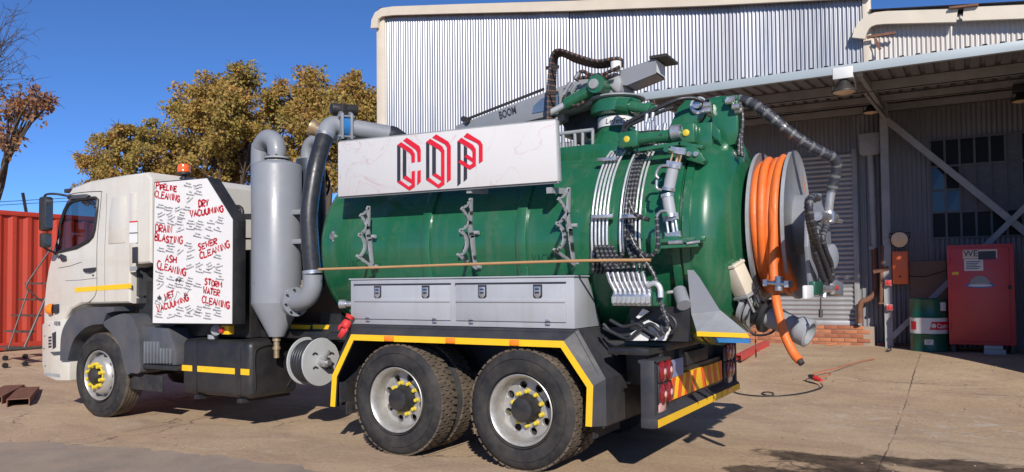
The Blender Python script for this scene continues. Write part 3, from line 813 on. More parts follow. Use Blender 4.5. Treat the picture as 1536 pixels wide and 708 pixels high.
g = G(); g.tube([p+Vector((-.15, .06, 0)), p+Vector((-.17, .1, .10)), p+Vector((.17, .1, .10)), p+Vector((.15, .06, 0))], 0.012, 6); g.build('bracket', m_dark, fl)
for i, (px, py) in enumerate(((1333, 424), (1335, 461))):
    p = at(px, py, Y=9.8)
    o = empty('red_valve', p, ('upper' if i == 0 else 'lower')+' small red and white valve on the column by the orange box', 'valve')
    g = G(); g.box((p.x-.055, 9.76, p.z-.055), (p.x+.055, 9.815, p.z+.055)); g.build('plate', m_paper, o, bev=0.006)
    g = G(); g.lathe((p.x, 9.765, p.z), (0, -1, 0), [(0, 0.055), (0.03, 0.055), (0.035, 0.045), (0.035, .02), (0.05, .015), (0.05, .001)], 16); g.build('handwheel', m_cabinet, o, smooth=40)
# rusty conduit post left of the column
g = G(); g.bar(at(1324, 368, Y=9.84), at(1322, 455, Y=9.84), 0.05, 0.05); g.bar(at(1310, 408, Y=9.83), at(1333, 402, Y=9.83), 0.06, 0.07); g.bar(at(1318, 455, Y=9.84), at(1326, 455, Y=9.84), 0.09, 0.03)
o = g.build('rusty_bracket_post', m_rust, None, bev=0.006); tag(o, 'rusty steel bracket standing between downpipe and column', 'bracket')

# high bay lamps under the canopy
def highbay(px, py, Y, label, s=1.0):
    p = at(px, py, Y=Y)
    o = empty('high_bay_lamp', p, label, 'lamp', 'lamps under the canopy')
    top = zc(Y)-0.02
    g = G(); g.box((p.x-.13*s, Y-.1*s, p.z+.16*s), (p.x+.13*s, Y+.1*s, p.z+.32*s)); g.build('ballast_box', m_dwhite if s == 1 else m_dark, o, bev=0.008)
    g = G(); g.box((p.x-.03, Y-.02, p.z+.32*s), (p.x+.03, Y+.02, max(top, p.z+.33*s))); g.build('hanger', m_beam, o)
    g = G(); g.lathe(p, (0, 0, 1), [(0.17*s, 0.05*s), (0.13*s, 0.075*s), (0.06*s, 0.10*s), (0.02*s, 0.15*s), (0, 0.165*s), (-.015*s, 0.165*s), (-.015*s, 0.15*s)], 24); g.build('shade', m_dark, o, smooth=45)
    g = G(); g.lathe(p, (0, 0, -1), [(0.012*s, 0.156*s), (0.030*s, 0.12*s), (0.045*s, 0.06*s), (0.05*s, 0.001)], 24); g.build('lens', m_lamp, o, smooth=60)
    g = G()
    for sx_ in (-1, 1): g.tube([p+Vector((sx_*.155*s, 0, .01)), p+Vector((sx_*.13*s, 0, .18*s))], 0.006, 6)
    g.build('stay', m_dark, o)
highbay(1266, 137, 6.02, 'round high bay lamp with white box hanging at the canopy edge')
highbay(1306, 168, 9.3, 'small dark lamp under the canopy by the column top', 0.8)
highbay(1531, 151, 9.0, 'lamp under the canopy at the right edge of the picture', 0.8)

# extension cord with red plug
def lay(pts, r): return [Vector((p.x, p.y, p.z+r+0.003)) for p in pts]
m_lead = M('dusty orange lead', (0.42, 0.10, 0.04), 0.6)
cd = empty('extension_cord', gat(1225, 570), 'orange and black extension cord with red coupling on the concrete', 'cord')
g = G(); g.tube(lay(spline([gat(a, b) for a, b in ((1312, 539), (1290, 543), (1268, 549), (1256, 553), (1240, 556), (1226, 560), (1219, 563), (1224, 566), (1240, 565), (1246, 562), (1236, 560), (1222, 561), (1214, 566), (1216, 569))], 6), 0.006), 0.006, 6); g.build('orange_lead', m_lead, cd, smooth=60)
g = G(); g.tube(lay(spline([gat(a, b) for a, b in ((1231, 576), (1234, 581), (1228, 584), (1212, 589), (1190, 593), (1165, 595), (1150, 594), (1143, 591), (1150, 589), (1160, 591), (1156, 595), (1135, 595), (1110, 592), (1095, 587), (1060, 580))], 6), 0.008), 0.008, 6); g.build('black_lead', m_hose, cd, smooth=60)
a, b = gat(1214, 568)+Vector((0, 0, .04)), gat(1232, 575)+Vector((0, 0, .04))
g = G(); mmid = a.lerp(b, .5); g.tube([a, a.lerp(b, .25), mmid], [0.022, 0.034, 0.036], 12); g.build('socket', m_dark, cd, smooth=50)
g = G(); g.tube([mmid, a.lerp(b, .6), b], [0.04, 0.036, 0.022], 12); g.build('plug', m_glove, cd, smooth=50)
g = G(); pts = lay(spline([gat(a, b) for a, b in ((1288, 500), (1280, 506), (1268, 512), (1255, 517), (1240, 519))], 5), 0.01); g.tube(pts, 0.010, 6)
o = g.build('garden_hose', M('faded orange hose', (0.5, 0.22, 0.1), 0.5), None, smooth=60); tag(o, 'faded orange hose lying against the brick step', 'hose')
random.seed(9)
p = gat(1329, 527); g = G(); g.tube(lay(spline([p, p+Vector((.05, .02, .05)), p+Vector((.08, -.05, .02)), p+Vector((.02, -.12, 0))], 4), .01), 0.012, 6)
o = g.build('plug_end', m_hose, None, smooth=60); tag(o, 'black plug end lying on the concrete before the drum', 'plug')
# red channel beam on the ground behind the truck
p, q = gat(1108, 541), gat(1150, 519)
g = G(); d = (q-p).normalized(); z_ = Vector((0, 0, 0.09)); g.bar(p+z_, q+z_, 0.10, 0.012); g.bar(p+z_*0.55+Vector((.045, 0, 0)), q+z_*.55+Vector((.045, 0, 0)), 0.012, 0.1); g.bar(p+z_*0.55-Vector((.045, 0, 0)), q+z_*.55-Vector((.045, 0, 0)), 0.012, 0.1)
o = g.build('red_beam', m_cabinet, None); tag(o, 'red steel channel lying on the ground behind the truck', 'beam')

# ------------------------------------------------------------------ left side: container, steel channels, mobile ladder
CXF = -12.6
a, b = at(0, 315, X=CXF), at(0, 531, X=CXF)
ct = empty('shipping_container', (CXF-1.2, a.y+1.5, gz(CXF, 2)), 'orange red shipping container with ribbed side behind the cab', 'container')
cz0, cz1 = gz(CXF, 2)+0.02, a.z
y0, y1 = -2.5, 9.7
g = G(); vs = []
per = 0.28; n = int((y1-y0)/per)
for k in range(n):
    yy = y0+k*per
    for a_, b_ in ((0, 0), (0.07, 0), (0.14, -0.036), (0.21, -0.036)):
        vs += [(CXF+b_, yy+a_, cz0+0.12), (CXF+b_, yy+a_, cz1-0.08)]
g.add(vs, [(2*k, 2*k+2, 2*k+3, 2*k+1) for k in range(len(vs)//2-1)])
g.build('ribbed_side', m_cont, ct)
g = G(); g.box((CXF-0.06, y0-.05, cz1-0.09), (CXF+0.02, y1+.05, cz1)); g.build('top_rail', m_cont, ct, bev=0.008)
g = G(); g.box((CXF-0.06, y0-.05, cz0), (CXF+0.02, y1+.05, cz0+0.14)); g.build('bottom_rail', m_cont, ct, bev=0.008)
for yy in (y0-.05, y1-.1):
    g = G(); g.box((CXF-0.12, yy, cz0+.02), (CXF+0.03, yy+.16, cz1-.02)); g.build('corner_post', m_cont, ct, bev=0.008)
g = G(); g.box((CXF-2.4, y0, cz0+.1), (CXF-0.05, y1, cz1-.04)); g.build('box_body', m_cont, ct)

# steel channels on the ground, front left
for i, (pa, pb, lab) in enumerate((((-14, 607), (18, 577), 'rusty brown steel channel on the ground, the left one of two'), ((27, 610), (47, 572), 'rusty brown steel channel on the ground, the right one nearest the front wheel'))):
    p, q = gat(*pa), gat(*pb)
    d = (q-p); d.z = 0; q = p+d.normalized()*1.35; d.normalize(); sd_ = Vector((d.y, -d.x, 0))
    o = empty('steel_channel', p, lab, 'channel', 'steel channels by the container')
    w, h = 0.26, 0.10
    g = G(); g.bar(p+Vector((0, 0, h)), q+Vector((0, 0, h)), w, 0.012); g.build('web', m_rust, o)
    for s_ in (-1, 1):
        g = G(); g.bar(p+sd_*(s_*(w/2-.006))+Vector((0, 0, h/2-.003)), q+sd_*(s_*(w/2-.006))+Vector((0, 0, h/2-.003)), 0.012, h-.008); g.build('flange', m_rust, o)

# mobile stair trolley in front of the container
TX = -10.6
tr = empty('mobile_stairs', gat(35, 530), 'thin grey mobile steps on castors between container and truck cab', 'stairs')
def tp(px, py, dx=0.0): return at(px, py, X=TX+dx)
m_frame = M('frame steel', (0.11, 0.105, 0.10), 0.5, metal=0.4, var=0.2, dirt=(0.15, 0.1, 0.07), damt=0.4)
for dx in (0.0, -0.7):
    g = G(); g.tube([tp(36, 522, dx), tp(78, 425, dx), tp(95, 385, dx)], 0.022, 8); g.build('stringer', m_frame, tr, smooth=50)
    g = G(); g.tube([tp(8, 524, dx), tp(70, 520, dx)], 0.025, 8); g.build('base_rail', m_frame, tr, smooth=50)
    g = G(); g.tube(spline([tp(42, 436, dx), tp(40, 428, dx), tp(44, 420, dx), tp(68, 385, dx), tp(78, 370, dx)], 4), 0.016, 8); g.build('handrail', m_frame, tr, smooth=50)
    g = G(); g.tube([tp(42, 434, dx), tp(62, 452, dx)], 0.014, 8); g.tube([tp(70, 520, dx), tp(70, 440, dx)], 0.018, 8); g.tube([tp(12, 524, dx), tp(42, 436, dx)], 0.014, 8); g.build('strut', m_frame, tr, smooth=50)
    for px in (8, 38, 70):
        p = tp(px, 528, dx); zc_ = gz(p.x, p.y)+0.045
        g = G(); g.cyl((p.x-.02, p.y, zc_), (p.x+.02, p.y, zc_), 0.045, 14); g.build('castor', m_hose, tr, smooth=50)
for k in range(5):
    p = tp(36+10.5*k*1.0, 522-24.3*k); q = Vector((p.x-.7, p.y, p.z))
    g = G(); g.bar(p, q, 0.16, 0.03); g.build('tread', m_frame, tr)

# electric fence post and wires above the container
fp = empty('fence_post', at(36, 318, Y=9.0), 'short leaning black post with wires above the container', 'post')
g = G(); g.bar(at(40, 322, X=-15.5), at(34, 289, X=-15.5), 0.05, 0.05); g.build('post', m_dark, fp)
for py in (303.5, 308.5):
    p, q = at(-30, py+1, X=-15.5), at(125, py-8, X=-15.5)
    g = G(); g.tube([p, q], 0.007, 5); g.build('wire', m_dark, fp)

# ------------------------------------------------------------------ trees
def leaf_mat(name, c1, c2, c3):
    m = bpy.data.materials.new(name); m.use_nodes = True
    t = m.node_tree; N = t.nodes; L = t.links; b = N['Principled BSDF']
    gi = N.new('ShaderNodeNewGeometry')
    cr = N.new('ShaderNodeValToRGB'); e = cr.color_ramp.elements
    e[0].position = 0.0; e[0].color = (*c1, 1); e[1].position = 1.0; e[1].color = (*c3, 1)
    k = e.new(0.5); k.color = (*c2, 1)
    tc = N.new('ShaderNodeTexCoord'); nz = N.new('ShaderNodeTexNoise'); nz.inputs['Scale'].default_value = 0.55; nz.inputs['Detail'].default_value = 5
    L.new(tc.outputs['Object'], nz.inputs['Vector'])
    ma = N.new('ShaderNodeMath'); ma.operation = 'MULTIPLY_ADD'; ma.inputs[1].default_value = 0.55; L.new(gi.outputs['Random Per Island'], ma.inputs[0])
    mb = N.new('ShaderNodeMapRange'); mb.inputs[1].default_value = 0.32; mb.inputs[2].default_value = 0.68; mb.inputs[3].default_value = 0; mb.inputs[4].default_value = 0.5; L.new(nz.outputs['Fac'], mb.inputs[0]); L.new(mb.outputs[0], ma.inputs[2])
    L.new(ma.outputs[0], cr.inputs[0]); L.new(cr.outputs[0], b.inputs['Base Color'])
    b.inputs['Roughness'].default_value = 0.6; b.inputs['Specular IOR Level'].default_value = 0.3
    tl = N.new('ShaderNodeBsdfTranslucent'); L.new(cr.outputs[0], tl.inputs[0])
    mx = N.new('ShaderNodeMixShader'); mx.inputs[0].default_value = 0.38
    L.new(b.outputs[0], mx.inputs[1]); L.new(tl.outputs[0], mx.inputs[2]); L.new(mx.outputs[0], N['Material Output'].inputs[0])
    return m
m_leafy = leaf_mat('autumn leaves', (0.16, 0.175, 0.045), (0.42, 0.31, 0.085), (0.58, 0.31, 0.10))
m_leafr = leaf_mat('dry leaves', (0.22, 0.10, 0.05), (0.38, 0.18, 0.08), (0.42, 0.25, 0.13))
m_bark = M('bark', (0.085, 0.062, 0.047), 0.9, var=0.3, scale=6, bump=0.6, bscale=30)
import numpy as np
def leaves(centres, name, mat, parent, per, size, rng):
    C = np.array([c[0] for c in centres]); Rr = np.array([c[1] for c in centres])
    n = per*len(centres)
    idx = np.repeat(np.arange(len(centres)), per)
    d = rng.normal(size=(n, 3)); d /= np.linalg.norm(d, axis=1)[:, None]
    rad = rng.random(n)**0.45
    P = C[idx]+d*(rad*Rr[idx])[:, None]*np.array([1, 1, 0.8])
    a = rng.normal(size=(n, 3)); a /= np.linalg.norm(a, axis=1)[:, None]
    a = a*0.8+d*0.6; a[:, 2] -= 0.25; a /= np.linalg.norm(a, axis=1)[:, None]
    b = np.cross(a, rng.normal(size=(n, 3))); b /= np.linalg.norm(b, axis=1)[:, None]
    s = size*(0.6+0.8*rng.random(n))
    L_, W_ = a*s[:, None], b*(s*0.32)[:, None]
    V = np.stack([P, P+L_*0.5+W_, P+L_, P+L_*0.5-W_], axis=1).reshape(-1, 3)
    o0 = np.array(org(parent))
    V = (V-o0).astype(np.float32)
    me = bpy.data.meshes.new(name)
    me.vertices.add(4*n); me.vertices.foreach_set('co', V.ravel())
    me.loops.add(4*n); me.loops.foreach_set('vertex_index', np.arange(4*n, dtype=np.int32))
    me.polygons.add(n); me.polygons.foreach_set('loop_start', np.arange(0, 4*n, 4, dtype=np.int32))
    me.update(calc_edges=True); me.validate()
    me.materials.append(mat)
    o = bpy.data.objects.new(name, me); COL.objects.link(o); o.parent = parent; ORG[o.name] = org(parent).copy()
    return o
def grow_tree(name, base, clumps, label, group, mat, seed, per=260, size=0.17, trunk_r=0.28, sub=12, subr=0.5, kn=1.0, twigs=3):
    """clumps: (centre, radius): boughs end in them; every clump is split into leafy sprays"""
    rng = np.random.default_rng(seed); rd_ = random.Random(seed)
    t = empty(name, base, label, 'tree', group)
    base = Vector(base)
    top = sum((c for c, r in clumps), Vector())/len(clumps)
    fork = base.lerp(top, 0.30); fork.z = max(base.z+1.3, base.z+(top.z-base.z)*0.33)
    g = G()
    g.tube(spline([base-Vector((0, 0, .2)), base.lerp(fork, .5)+Vector((.12, .1, 0)), fork], 4), [trunk_r*(1.25-0.06*i) for i in range(9)], 10)
    g.build('trunk', m_bark, t, smooth=60)
    g = G(); sprays = []
    for c, r in clumps:
        mid = fork.lerp(c, 0.5)+Vector((rd_.uniform(-.4, .4), rd_.uniform(-.4, .4), rd_.uniform(-.1, .5)))
        P = spline([fork, mid, c], 5); n = len(P)
        g.tube(P, [trunk_r*0.55*(1-0.8*i/(n-1)) for i in range(n)], 7)
        for k in range(sub):
            d = Vector(rng.normal(size=3)).normalized()
            e = c+Vector((d.x, d.y, d.z*0.85))*r*rd_.uniform(0.45, 1.22)
            st = P[rd_.randint(n//2, n-1)]
            m1 = st.lerp(e, .55)+Vector((rd_.uniform(-.15, .15), rd_.uniform(-.15, .15), rd_.uniform(0, .2)))
            g.tube(spline([st, m1, e], 3), [0.045*(1-0.12*i) for i in range(7)], 5)
            sprays.append((tuple(e), subr*rd_.uniform(0.45, 1.35)))
            for q in range(twigs):
                f = e+Vector((rd_.uniform(-1, 1), rd_.uniform(-1, 1), rd_.uniform(-.6, 1)))*subr*1.1
                g.tube([e, e.lerp(f, .5)+Vector((0, 0, .05)), f], [0.016, 0.011, 0.005], 4)
    g.build('branches', m_bark, t, smooth=60)
    leaves(sprays, 'crown', mat, t, int(per*kn), size, rng)
    return t
def clump(px, py, Y, rpx):
    p = at(px, py, Y=Y); dep = (p-CAM).dot(_f)
    return (p, rpx*dep/F)
TY = 19.0
A = [clump(x, y, TY+dy, r) for x, y, dy, r in ((318, 148, 0, 44), (352, 122, .5, 34), (298, 190, -.6, 40), (345, 178, -1, 46), (272, 232, 0, 34), (322, 232, -.4, 38), (372, 215, .3, 40), (365, 155, 1, 40), (283, 158, .3, 28), (330, 262, 0.5, 30), (262, 262, 0, 28))]
grow_tree('autumn_tree', (at(330, 400, Y=TY).x, TY, 0.3), A, 'tallest yellow brown tree, behind the silo and sign panel', 'trees behind the truck', m_leafy, 4, per=170, sub=20, subr=0.46, size=0.15, twigs=5)
A = [clump(x, y, TY+1.5+dy, r) for x, y, dy, r in ((440, 150, 0, 38), (485, 140, .5, 36), (525, 150, 0, 36), (465, 190, -.8, 40), (515, 190, -.8, 40), (420, 200, 0, 40), (555, 165, 0.6, 28), (550, 210, .4, 36), (430, 250, -.5, 40), (490, 245, 0, 40), (545, 258, 0, 38), (395, 255, .4, 32))]
grow_tree('autumn_tree', (at(490, 400, Y=TY+1.5).x, TY+1.5, 0.3), A, 'broad golden tree between the silo and the workshop corner', 'trees behind the truck', m_leafy, 8, per=170, sub=20, subr=0.48, size=0.155, twigs=5)
A = [clump(x, y, TY-2+dy, r) for x, y, dy, r in ((160, 215, 0, 24), (195, 208, .4, 28), (140, 252, 0, 26), (185, 250, -.5, 32), (225, 240, 0, 32), (238, 205, .6, 22), (220, 275, 0, 30), (150, 285, 0, 28), (190, 290, .3, 30))]
grow_tree('autumn_tree', (at(190, 400, Y=TY-2).x, TY-2, 0.3), A, 'lowest olive and yellow tree, above the white cab', 'trees behind the truck', m_leafy, 15, per=150, sub=16, subr=0.38, size=0.13, twigs=5)
# bare tree at the left edge
A = [clump(x, y, 9.5, r) for x, y, r in ((12, 158, 24), (45, 158, 22), (-30, 175, 30), (18, 205, 22), (-20, 130, 26), (62, 150, 16), (-50, 210, 30))]
lt = grow_tree('bare_tree', (at(-70, 420, Y=9.5).x, 9.5, 0.3), A, 'thin brown half bare tree at the left edge', None, m_leafr, 23, per=42, sub=7, subr=0.42, size=0.15, trunk_r=0.2, twigs=4)
g = G(); rd_ = random.Random(5)
root = at(-60, 150, Y=9.5)
for k in range(30):
    e = at(rd_.uniform(5, 52), rd_.uniform(5, 125), Y=9.5+rd_.uniform(-1, 1))
    st = at(rd_.uniform(-60, -20), rd_.uniform(80, 170), Y=9.5)
    m1 = st.lerp(e, .5)+Vector((0, 0, rd_.uniform(-.15, .25)))
    P = spline([root, st, m1, e], 4); n = len(P); g.tube(P, [0.03*(1-0.86*i/(n-1)) for i in range(n)], 4)
    for q in range(7):
        s0 = P[rd_.randint(n//2, n-1)]; f = s0+Vector((rd_.uniform(-.2, .7), rd_.uniform(-.4, .4), rd_.uniform(-.35, .45)))
        g.tube([s0, s0.lerp(f, .5)+Vector((0, 0, .03)), f], [0.009, 0.007, 0.003], 3)
g.build('twigs', m_bark, lt, smooth=60)
# loose grit and small stones on the yard
rg = np.random.default_rng(77)
g = G()
for k in range(420):
    if k < 260: x, y = rg.uniform(-9, 4.5), rg.uniform(-1.6, 0.0) if rg.random() < .4 else rg.uniform(2.8, 9)
    else: x, y = rg.uniform(1.2, 4.5), rg.uniform(-1, 9)
    r_ = rg.uniform(.006, .02); z = gz(x, y)+r_*.2
    P_ = [(x+r_*math.cos(a_)*rg.uniform(.7, 1.2), y+r_*math.sin(a_)*rg.uniform(.7, 1.2), z) for a_ in (0, 1.3, 2.5, 3.8, 5.1)]
    g.add(P_+[(x, y, z+r_*.7)], [(0, 1, 5), (1, 2, 5), (2, 3, 5), (3, 4, 5), (4, 0, 5)])
tag(g.build('grit', M('grit', (0.30, 0.22, 0.16), .9, var=.4, scale=3), None), 'loose grit and small stones scattered over the concrete yard', 'grit', kind='stuff')

# ------------------------------------------------------------------ the truck
YC = 1.23
truck = empty('vacuum_truck', (-2.5, YC, 0), 'white and green vacuum tanker truck with hose reel and COP board', 'truck')
V3 = Vector
# --- chassis
ch = G()
for y in (YC-0.42, YC+0.34):
    ch.box((-6.6, y, 0.72), (1.1, y+0.08, 0.98))
for x in (-6.4, -4.6, -3.0, -1.4, 0.1, 1.0):
    ch.box((x, YC-0.34, 0.76), (x+0.10, YC+0.34, 0.94))
ch = ch.build('chassis_frame', m_black, truck, bev=0.006)
g = G(); g.box((-4.0, YC-0.75, 0.985), (1.1, YC+0.75, 1.06)); g.box((-2.7, YC-.5, 1.06), (1.2, YC-.35, 1.16)); g.box((-2.7, YC+.35, 1.06), (1.2, YC+.5, 1.16)); g.build('subframe', m_black, ch, bev=0.005)
for x in (-5.79, -1.3, 0):
    g = G(); g.cyl((x, 0.35, 0.5), (x, 2.1, 0.5), 0.075, 14); g.lathe((x, YC-.25, .5), (0, 1, 0), [(0, .08), (.08, .2), (.25, .24), (.42, .2), (.5, .08)], 20); g.build('axle', m_black, ch, smooth=50)
for y in (0.60, 1.78):
    g = G()
    for k in range(5): g.bar((-1.75+.1*k, y, 0.72-.018*k), (0.45-.1*k, y, 0.72-.018*k), 0.08, 0.014)
    g.build('leaf_spring', m_black, ch)
    g = G()
    for k in range(4): g.bar((-6.5+.1*k, y, 0.70-.018*k), (-5.0-.1*k, y, 0.70-.018*k), 0.08, 0.014)
    g.build('leaf_spring', m_black, ch)
# black side rail with yellow dashes above the fuel tank
g = G(); a, b = at(430, 494, Y=0.62), at(520, 494, Y=0.62); g.box((a.x-1.2, 0.62, a.z-.12), (b.x+.1, 0.75, a.z+.07)); g.build('side_rail', m_black, ch, bev=0.006)
for u0, u1 in ((436, 466), (469, 494)):
    a, b = at(u0, 487, Y=0.615), at(u1, 494, Y=0.615); g = G(); g.prism([(a.x, .616, b.z), (b.x-.02, .616, b.z), (b.x, .616, a.z), (a.x, .616, a.z)], (0, .003, 0)); g.build('yellow_dash', m_yellow, ch)

# --- wheels
TR_ = 0.507
def tyre_geo(w=0.285, rear=True):
    g = G()
    r0 = TR_
    if rear:
        pr = [(0.035, 0.285), (0.012, 0.33), (0.002, 0.38), (0.006, 0.44), (0.022, 0.475), (0.036, r0-.018), (0.05, r0-.010), (w-0.05, r0-.010), (w-.036, r0-.018), (w-.022, .475), (w-.006, .44), (w-.002, .38), (w-.012, .33), (w-.035, .285)]
    else:
        pr = [(0.035, 0.285), (0.012, 0.33), (0.002, 0.38), (0.006, 0.44), (0.020, 0.48), (0.034, r0-.006)]
        x = 0.045
        for k in range(5):
            pr += [(x, r0), (x+0.028, r0), (x+0.030, r0-.012), (x+0.038, r0-.012)]; x += 0.040
        pr += [(w-.045, r0), (w-.034, r0-.006), (w-.020, .48), (w-.006, .44), (w-.002, .38), (w-.012, .33), (w-.035, .285)]
    i_t = [i for i, (d, r) in enumerate(pr) if r > r0-.02]
    seg = 64
    for i in range(len(pr)-1):
        g.cur = 1 if (pr[i][1] > r0-.02 and pr[i+1][1] > r0-.02) else 0
        g.lathe((0, 0, 0), (0, 1, 0), [pr[i], pr[i+1]], seg)
    # raised sidewall rings and lettering bumps
    g.cur = 0
    for rr in (0.315, 0.425):
        g.lathe((0, 0, 0), (0, 1, 0), [(0.010, rr-.004), (-0.002, rr), (0.010, rr+.004)], seg)
    if rear:
        g.cur = 1
        nb = 46
        rows = [(0.030, 0.058), (0.066, 0.062), (0.137, 0.058), (0.203, 0.058)]
        rows = [(0.032, 0.050), (0.087, 0.047), (0.139, 0.047), (0.191, 0.062)]
        for ri, (y0, wd_) in enumerate(rows):
            for k in range(nb):
                a = 2*math.pi*(k+0.5*(ri % 2))/nb; da = 2*math.pi/nb*0.34; sk = 0.012*(1 if ri % 2 else -1)
                vs = []
                for r_ in (r0-.014, r0+.003):
                    for aa, yy in ((a-da, y0), (a+da, y0+0.0), (a+da+sk, y0+wd_), (a-da+sk, y0+wd_)):
                        vs.append((r_*math.sin(aa), yy, r_*math.cos(aa)))
                g.add(vs, [(4, 5, 6, 7), (0, 1, 5, 4), (1, 2, 6, 5), (2, 3, 7, 6), (3, 0, 4, 7)])
    return g
def rim_geo(rear=True):
    g = G()
    if rear:
        g.lathe((0, 0, 0), (0, 1, 0), [(0.030, 0.292), (0.008, 0.298), (0.004, 0.292), (0.012, 0.282), (0.03, 0.272), (0.05, 0.262), (0.075, 0.259), (0.13, 0.248), (0.15, 0.240)], 48)
        yd, ro, rh, hr, nh = 0.150, 0.240, 0.198, 0.035, 8
    else:
        g.lathe((0, 0, 0), (0, 1, 0), [(0.030, 0.292), (0.010, 0.298), (0.006, 0.290), (0.016, 0.280), (0.05, 0.272), (0.085, 0.262), (0.075, 0.245), (0.03, 0.228), (-0.005, 0.205), (-.012, 0.19)], 48)
        yd, ro, rh, hr, nh = 0.155, 0.226, 0.185, 0.030, 8
    if rear:
        loops = [circle2(ro, 48)]
        for k in range(nh):
            a = 2*math.pi*(k+.3)/nh
            loops.append(circle2(hr, 12, rh*math.cos(a), rh*math.sin(a))[::-1])
        loops.append(circle2(0.085, 24)[::-1])
        fl_, tr_ = holed(loops)
        g.add([(a, yd, b) for a, b in fl_], tr_)
        for k in range(nh):
            a = 2*math.pi*(k+.3)/nh
            g.lathe((rh*math.cos(a), yd, rh*math.sin(a)), (0, 1, 0), [(-.004, hr+.004), (-.002, hr), (.03, hr)], 12)
    else:
        g.lathe((0, 0, 0), (0, 1, 0), [(-.012, 0.19), (-.016, .17), (-.014, .10)], 48)
    return g
def lug(x, y, z, r=0.019, h=0.035):
    g = G(); g.lathe((x, y, z), (0, -1, 0), [(0, r*1.15), (h*.3, r*1.1), (h*.35, r), (h, r*.85), (h*1.1, r*.4), (h*1.1, .001)], 8); return g
def make_wheel(name, X, Yo, far=False, rear=True, protos={}):
    key = rear
    wl = (X, Yo, 0.50)
    if key not in protos:
        g = rim_geo(rear); rim = g.build(name, m_rim, truck, smooth=35, wloc=wl)
        ty = tyre_geo(rear=rear).build('tyre', [m_rubber, m_tread], rim, smooth=38, wloc=wl)
        ch_ = [ty]
        if rear:
            g = tyre_geo(rear=True); g.v = [(a, b+0.335, c_) for a, b, c_ in g.v]
            ch_.append(g.build('tyre', [m_rubber, m_tread], rim, smooth=38, wloc=wl))
            g = G(); g.lathe((0, 0.15, 0), (0, 1, 0), [(0.04, .3), (0.02, .25), (0.05, .2), (0.10, .2), (0.10, .001)], 32); ch_.append(g.build('brake_drum', m_dark, rim, smooth=40, wloc=wl))
            g = G(); g.lathe((0, 0, 0), (0, 1, 0), [(0.16, .125), (0.12, .120), (0.10, .108), (0.04, .104), (0.020, .094), (0.012, .07), (0.010, .001)], 24); ch_.append(g.build('hub', m_dark, rim, smooth=35, wloc=wl))
            g = G(); g.lathe((0, 0, 0), (0, 1, 0), [(0.150, .12), (0.143, .122), (0.143, .160), (0.150, .163)], 32); ch_.append(g.build('flange_ring', m_rim, rim, smooth=35, wloc=wl))
            rl, yl, nl = 0.143, 0.148, 10
        else:
            g = G(); g.lathe((0, 0, 0), (0, 1, 0), [(-.010, .105), (-.05, .095), (-.075, .085), (-.085, .06), (-.088, .001)], 24); ch_.append(g.build('hub', m_dark, rim, smooth=35, wloc=wl))
            g = G()
            for k in range(10):
                a = 2*math.pi*k/10; g.lathe((0.243*math.cos(a), 0.045, 0.243*math.sin(a)), (0, 1, 0), [(-0.012, .001), (-.012, .02), (0.02, .024)], 10)
            ch_.append(g.build('vent_hole', m_ink, rim, wloc=wl))
            g = G(); g.tube([(0.135*math.cos(t_*math.pi/18), -0.028, 0.135*math.sin(t_*math.pi/18)) for t_ in range(36)], 0.011, 6, closed=True); ch_.append(g.build('nut_ring', m_nut, rim, smooth=50, wloc=wl))
            rl, yl, nl = 0.135, -0.016, 10
        g = lug(0, 0, 0, 0.019 if rear else 0.024, 0.045 if rear else 0.055)
        a = math.pi/nl
        l0 = g.build('lug_nut', m_nut, rim, smooth=35, wloc=(wl[0]+rl*math.cos(a), wl[1]+yl, wl[2]+rl*math.sin(a)))
        ch_.append(l0)
        for k in range(1, nl):
            a = 2*math.pi*(k+.5)/nl
            ch_.append(link_copy(l0, rim, (wl[0]+rl*math.cos(a), wl[1]+yl, wl[2]+rl*math.sin(a)), 'lug_nut'))
        protos[key] = (rim, ch_)
        return rim
    r0, cs = protos[key]
    o = link_copy(r0, truck, wl, name)
    for c_ in cs:
        k = c_.copy(); COL.objects.link(k); k.parent = o
    o.rotation_euler = (0, R(37*len(protos)+X*40) if not far else 0, math.pi if far else 0)
    return o
make_wheel('wheel', 0.0, 0.0)
make_wheel('wheel', -1.30, 0.0)
make_wheel('wheel', 0.0, 2*YC, far=True)
make_wheel('wheel', -1.30, 2*YC, far=True)
make_wheel('front_wheel', -5.79, 0.0, rear=False)
make_wheel('front_wheel', -5.79, 2*YC, far=True, rear=False)

